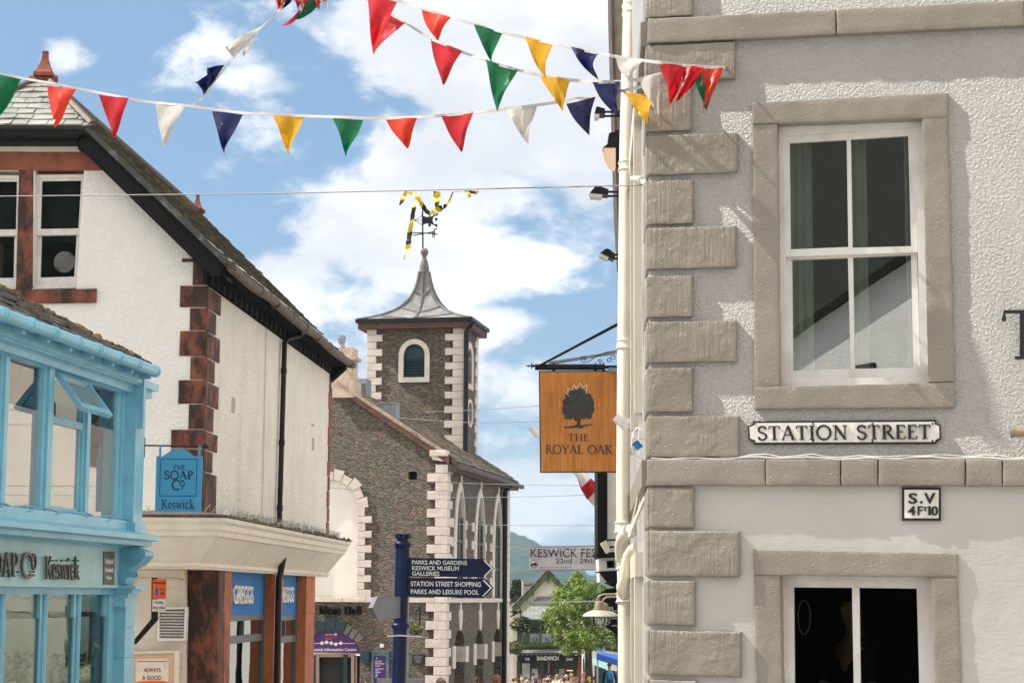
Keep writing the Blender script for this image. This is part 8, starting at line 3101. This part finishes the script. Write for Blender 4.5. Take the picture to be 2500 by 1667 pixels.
BR, DK, GY, BL_, GI = (.07, .035, .018), (.015, .012, .01), (.42, .4, .38), (.35, .22, .1), (.28, .13, .06)
def zz(x, y):
    return zx(x, y)
ppl = [
    ('person in a dark top nearest the post with fair grey hair', (1077, 1652), 33, .4, (.05, .05, .06), (.38, .30, .22), 'stand', 'shirt'),
    ('person with short brown hair below the middle ground floor arch', (1164, 1650), 48, 3.0, (.08, .07, .09), BR, 'stand', 'tee'),
    ('person in a white shirt with ginger brown hair below the right ground floor arch', (1213, 1645), 40, 2.8, (.75, .75, .74), GI, 'walk', 'tee'),
    ('bald person passing under the purple information board', (893, 1660), 56, .2, (.2, .2, .22), None, 'walk', 'shirt'),
    ('person in a yellow top at the left end of the crowd', zz(326, 1498), 92, 2.6, (.62, .62, .08), GI, 'stand', 'tee'),
    ('dark haired person behind the yellow top', zz(376, 1468), 98, .3, (.03, .03, .035), DK, 'stand', 'shirt'),
    ('person in a bright blue top beside the yellow one', zz(384, 1508), 88, 3.3, (.03, .14, .5), GY, 'stand', 'tee'),
    ('person in a red top in the left of the crowd', zz(420, 1502), 90, .6, (.55, .03, .04), BR, 'walk', 'tee'),
    ('person in a dark red cap and top low in the crowd', zz(436, 1528), 84, 2.9, (.25, .02, .04), GY, 'stand', 'tee'),
    ('person with brown hair in a mid blue shirt before the window card', zz(490, 1458), 96, 3.1, (.05, .11, .32), BR, 'stand', 'tee'),
    ('person with grey blue hat in a pale blue top', zz(502, 1500), 86, 3.0, (.2, .4, .5), (.12, .2, .34), 'stand', 'tee'),
    ('person in black beside the pale blue top', zz(548, 1508), 91, .2, (.012, .012, .014), DK, 'stand', 'shirt'),
    ('bald person with lilac shirt in the middle of the crowd', zz(600, 1506), 88, 1.4, (.36, .34, .5), None, 'walk', 'tee'),
    ('person in a pale grey hooded top taller than those around', zz(646, 1452), 95, 2.4, (.62, .62, .62), DK, 'stand', 'shirt'),
    ('brown haired person in a white top low before the hooded one', zz(634, 1528), 82, 3.0, (.72, .70, .68), BR, 'stand', 'tee'),
    ('person in a navy jacket left of the bald man', zz(690, 1488), 90, 1.0, (.03, .035, .07), DK, 'stand', 'shirt'),
    ('bald man in a white shirt, largest of the crowd', zz(724, 1463), 78, 2.2, (.76, .76, .78), None, 'walk', 'tee'),
    ('person in a pale yellow green top behind the white shirts', zz(780, 1464), 96, .4, (.55, .6, .2), BR, 'stand', 'tee'),
    ('grey haired person in a white shirt seen from behind', zz(822, 1478), 86, 3.1, (.76, .74, .72), GY, 'stand', 'tee'),
    ('person in a dark green jacket seen from behind', zz(872, 1466), 90, 3.1, (.03, .09, .055), BL_, 'stand', 'shirt'),
    ('short person in a pale top right of the green jacket', zz(906, 1504), 86, 3.0, (.7, .68, .7), GI, 'stand', 'tee'),
    ('person in a maroon top at the far left of the crowd', zz(300, 1520), 94, 1.2, (.2, .02, .04), DK, 'stand', 'tee'),
    ('dark haired person in grey low between the yellow and blue tops', zz(352, 1528), 85, 2.7, (.25, .25, .27), DK, 'stand', 'tee'),
    ('person in a dark green top between the red top and the blue shirt', zz(460, 1512), 93, 3.2, (.02, .06, .035), BR, 'walk', 'shirt'),
    ('person in navy directly behind the black clothed one', zz(560, 1486), 99, 2.9, (.02, .025, .06), BR, 'stand', 'shirt'),
    ('person in a teal top low before the black clothed one', zz(520, 1538), 80, 3.1, (.06, .25, .28), DK, 'walk', 'tee'),
    ('dark haired person in charcoal behind the lilac shirt', zz(618, 1490), 97, .8, (.03, .03, .03), DK, 'stand', 'shirt'),
    ('person with red hair in a cream top right of the lilac shirt', zz(662, 1514), 87, 2.5, (.6, .55, .42), GI, 'stand', 'tee'),
    ('person in a brown top between the large bald man and the grey haired one', zz(798, 1512), 83, 3.0, (.14, .07, .04), BR, 'walk', 'tee'),
    ('dark haired person in black right of the green jacket, farther back', zz(930, 1490), 100, .4, (.015, .015, .017), DK, 'stand', 'shirt'),
    ('person in a pink top low beside the yellow notice card', zz(1012, 1530), 79, 3.0, (.6, .3, .33), BR, 'stand', 'tee'),
    ('person in a dark coat behind the yellow notice card', zz(1090, 1500), 90, 2.6, (.02, .02, .025), DK, 'stand', 'shirt'),
    ('fair haired person in a black jacket by the maple trunk', zz(990, 1452), 80, .5, (.015, .015, .016), BL_, 'stand', 'shirt'),
]
for lab, (px, py), Y, yw, top, hr, ps_, slv in ppl:
    person(lab, px, py, Y, yw, top, hr, ps_, sleeve=slv)
mb = MB()
zs = pt(1488, 1615.6, 70).z - 1.745
mb.box(Fr((0, 0, 0), (1, 0, 0), (0, -1, 0)), 2.9, 5.4, gz(74) - .6, zs, -76, -68)
tag(part(mb, 'pavement', M['paving'], loc=(3.5, 70, zs)), kind='structure')
person('person with a blue rucksack seen from behind at the right of the square', 1488, 1615.6, 70, math.pi, (.012, .014, .022), BR, 'stand', (.02, .022, .03), 'shirt', gr=zs)
person('person in a grey coat half hidden by the cream drainpipe', 1511, 1618, 70.5, math.pi, (.2, .19, .18), GY, 'walk', (.05, .05, .05), 'shirt', gr=zs)
c = pt(1488, 1615.6, 70)
rk = base('rucksack', 'blue rucksack on the back of the person at the right of the square', 'rucksack', (c.x, 69.8, c.z - .85))
mb = MB()
prf = [(.02, 0), (.12, .01), (.16, .06), (.165, .2), (.15, .34), (.125, .45), (.08, .5), (.02, .51)]
n = 18
vs = []
for r, z in prf:
    for i in range(n):
        a = 2 * math.pi * i / n
        vs.append(V((c.x + r * math.cos(a), 69.76 + .62 * r * math.sin(a), c.z - .88 + z * 1.15)))
mb.add(vs, [(j * n + i, j * n + (i + 1) % n, (j + 1) * n + (i + 1) % n, (j + 1) * n + i) for j in range(len(prf) - 1) for i in range(n)])
part(mb, 'bag', mat('blue_rucksack_nylon', (.02, .22, .5), .5), rk, smooth=True)
mb = MB()
for s in (-1, 1):
    mb.tube([V((c.x + s * .07, 69.66, c.z - .8)), V((c.x + s * .085, 69.645, c.z - .6)), V((c.x + s * .06, 69.68, c.z - .38))], .014, 6)
mb.tube([V((c.x - .1, 69.645, c.z - .7)), V((c.x + .1, 69.645, c.z - .7))], .014, 6)
mb.lathe(V((c.x, 69.64, c.z - .66)), [(.02, -.08), (.05, -.04), (.05, .08), (.01, .12)], 10)
part(mb, 'strap', M['letter_black'], rk)
# barman in the lower window
q = RF.w(RF.u(2085, 1500, -1.1), 0, -1.1)
hd = RF.v(2085, 1440, -1.1)
pb = base('person', 'person in black standing inside behind the lower window', 'person', (q.x, q.y, EYE + hd - 1.745), R(-60))
for nm, key, m_ in (('body', 'body', M['skin']), ('top', 'tee', clothmat((.012, .012, .014))), ('trousers', 'trousers', clothmat((.03, .035, .06))), ('hair', 'hair', clothmat(DK))):
    o = bpy.data.objects.new(nm, PM['reach'][key])
    if not o.data.materials:
        o.data.materials.append(m_)
    COL.objects.link(o)
    o.parent = pb
    o.material_slots[0].link = 'OBJECT'
    o.material_slots[0].material = m_

# house behind the camera, seen only as the reflection in the upper window
rh = base('reflected_house', 'white house with a dark roof mirrored in the upper window', 'house', (-7, -15, gz(-15)))
RH = Fr((-6.8, -14, EYE), (.8, .6, 0), (-.6, .8, 0))
mb = MB().plate(RH, [(-9, -1.2), (8, -1.2), (8, 7.75), (-9, 3.5)], (), -6, 0)
part(mb, 'wall', M['gable_white'], rh)
mb = MB().plate(RH, [(-9.4, 3.3), (8.4, 7.75), (8.4, 15), (-9.4, 12)], (), -7, .35)
part(mb, 'roof', mat('plain_dark_slate', (.05, .052, .047), .9, spec=.1), rh)
mb = MB()
mb.box(RH, .3, 1.0, 3.0, 4.4, -.1, .06)
mb.box(RH, -3.4, -2.3, .8, 2.4, -.1, .06)
part(mb, 'window', M['dark_in'], rh)

# ------------------------------------------------------------------ the air between here and the fell
HAZE = True
if HAZE:
    mb = MB().box(Fr((0, 0, 0), (1, 0, 0), (0, -1, 0)), -3300, 3300, -14, 190, -4300, 90)
    m = bpy.data.materials.new('haze_air')
    m.use_nodes = True
    m.node_tree.nodes.clear()
    t = NT(m.node_tree)
    vol = t.n('ShaderNodeVolumePrincipled', {'Color': (.6, .8, 1, 1), 'Density': .00021, 'Anisotropy': .3})
    t.n('ShaderNodeOutputMaterial', {'Volume': vol.outputs[0]})
    hz_ = tag(part(mb, 'haze', m, loc=(0, 0, 0)), kind='stuff')
    S.cycles.volume_bounces = 0
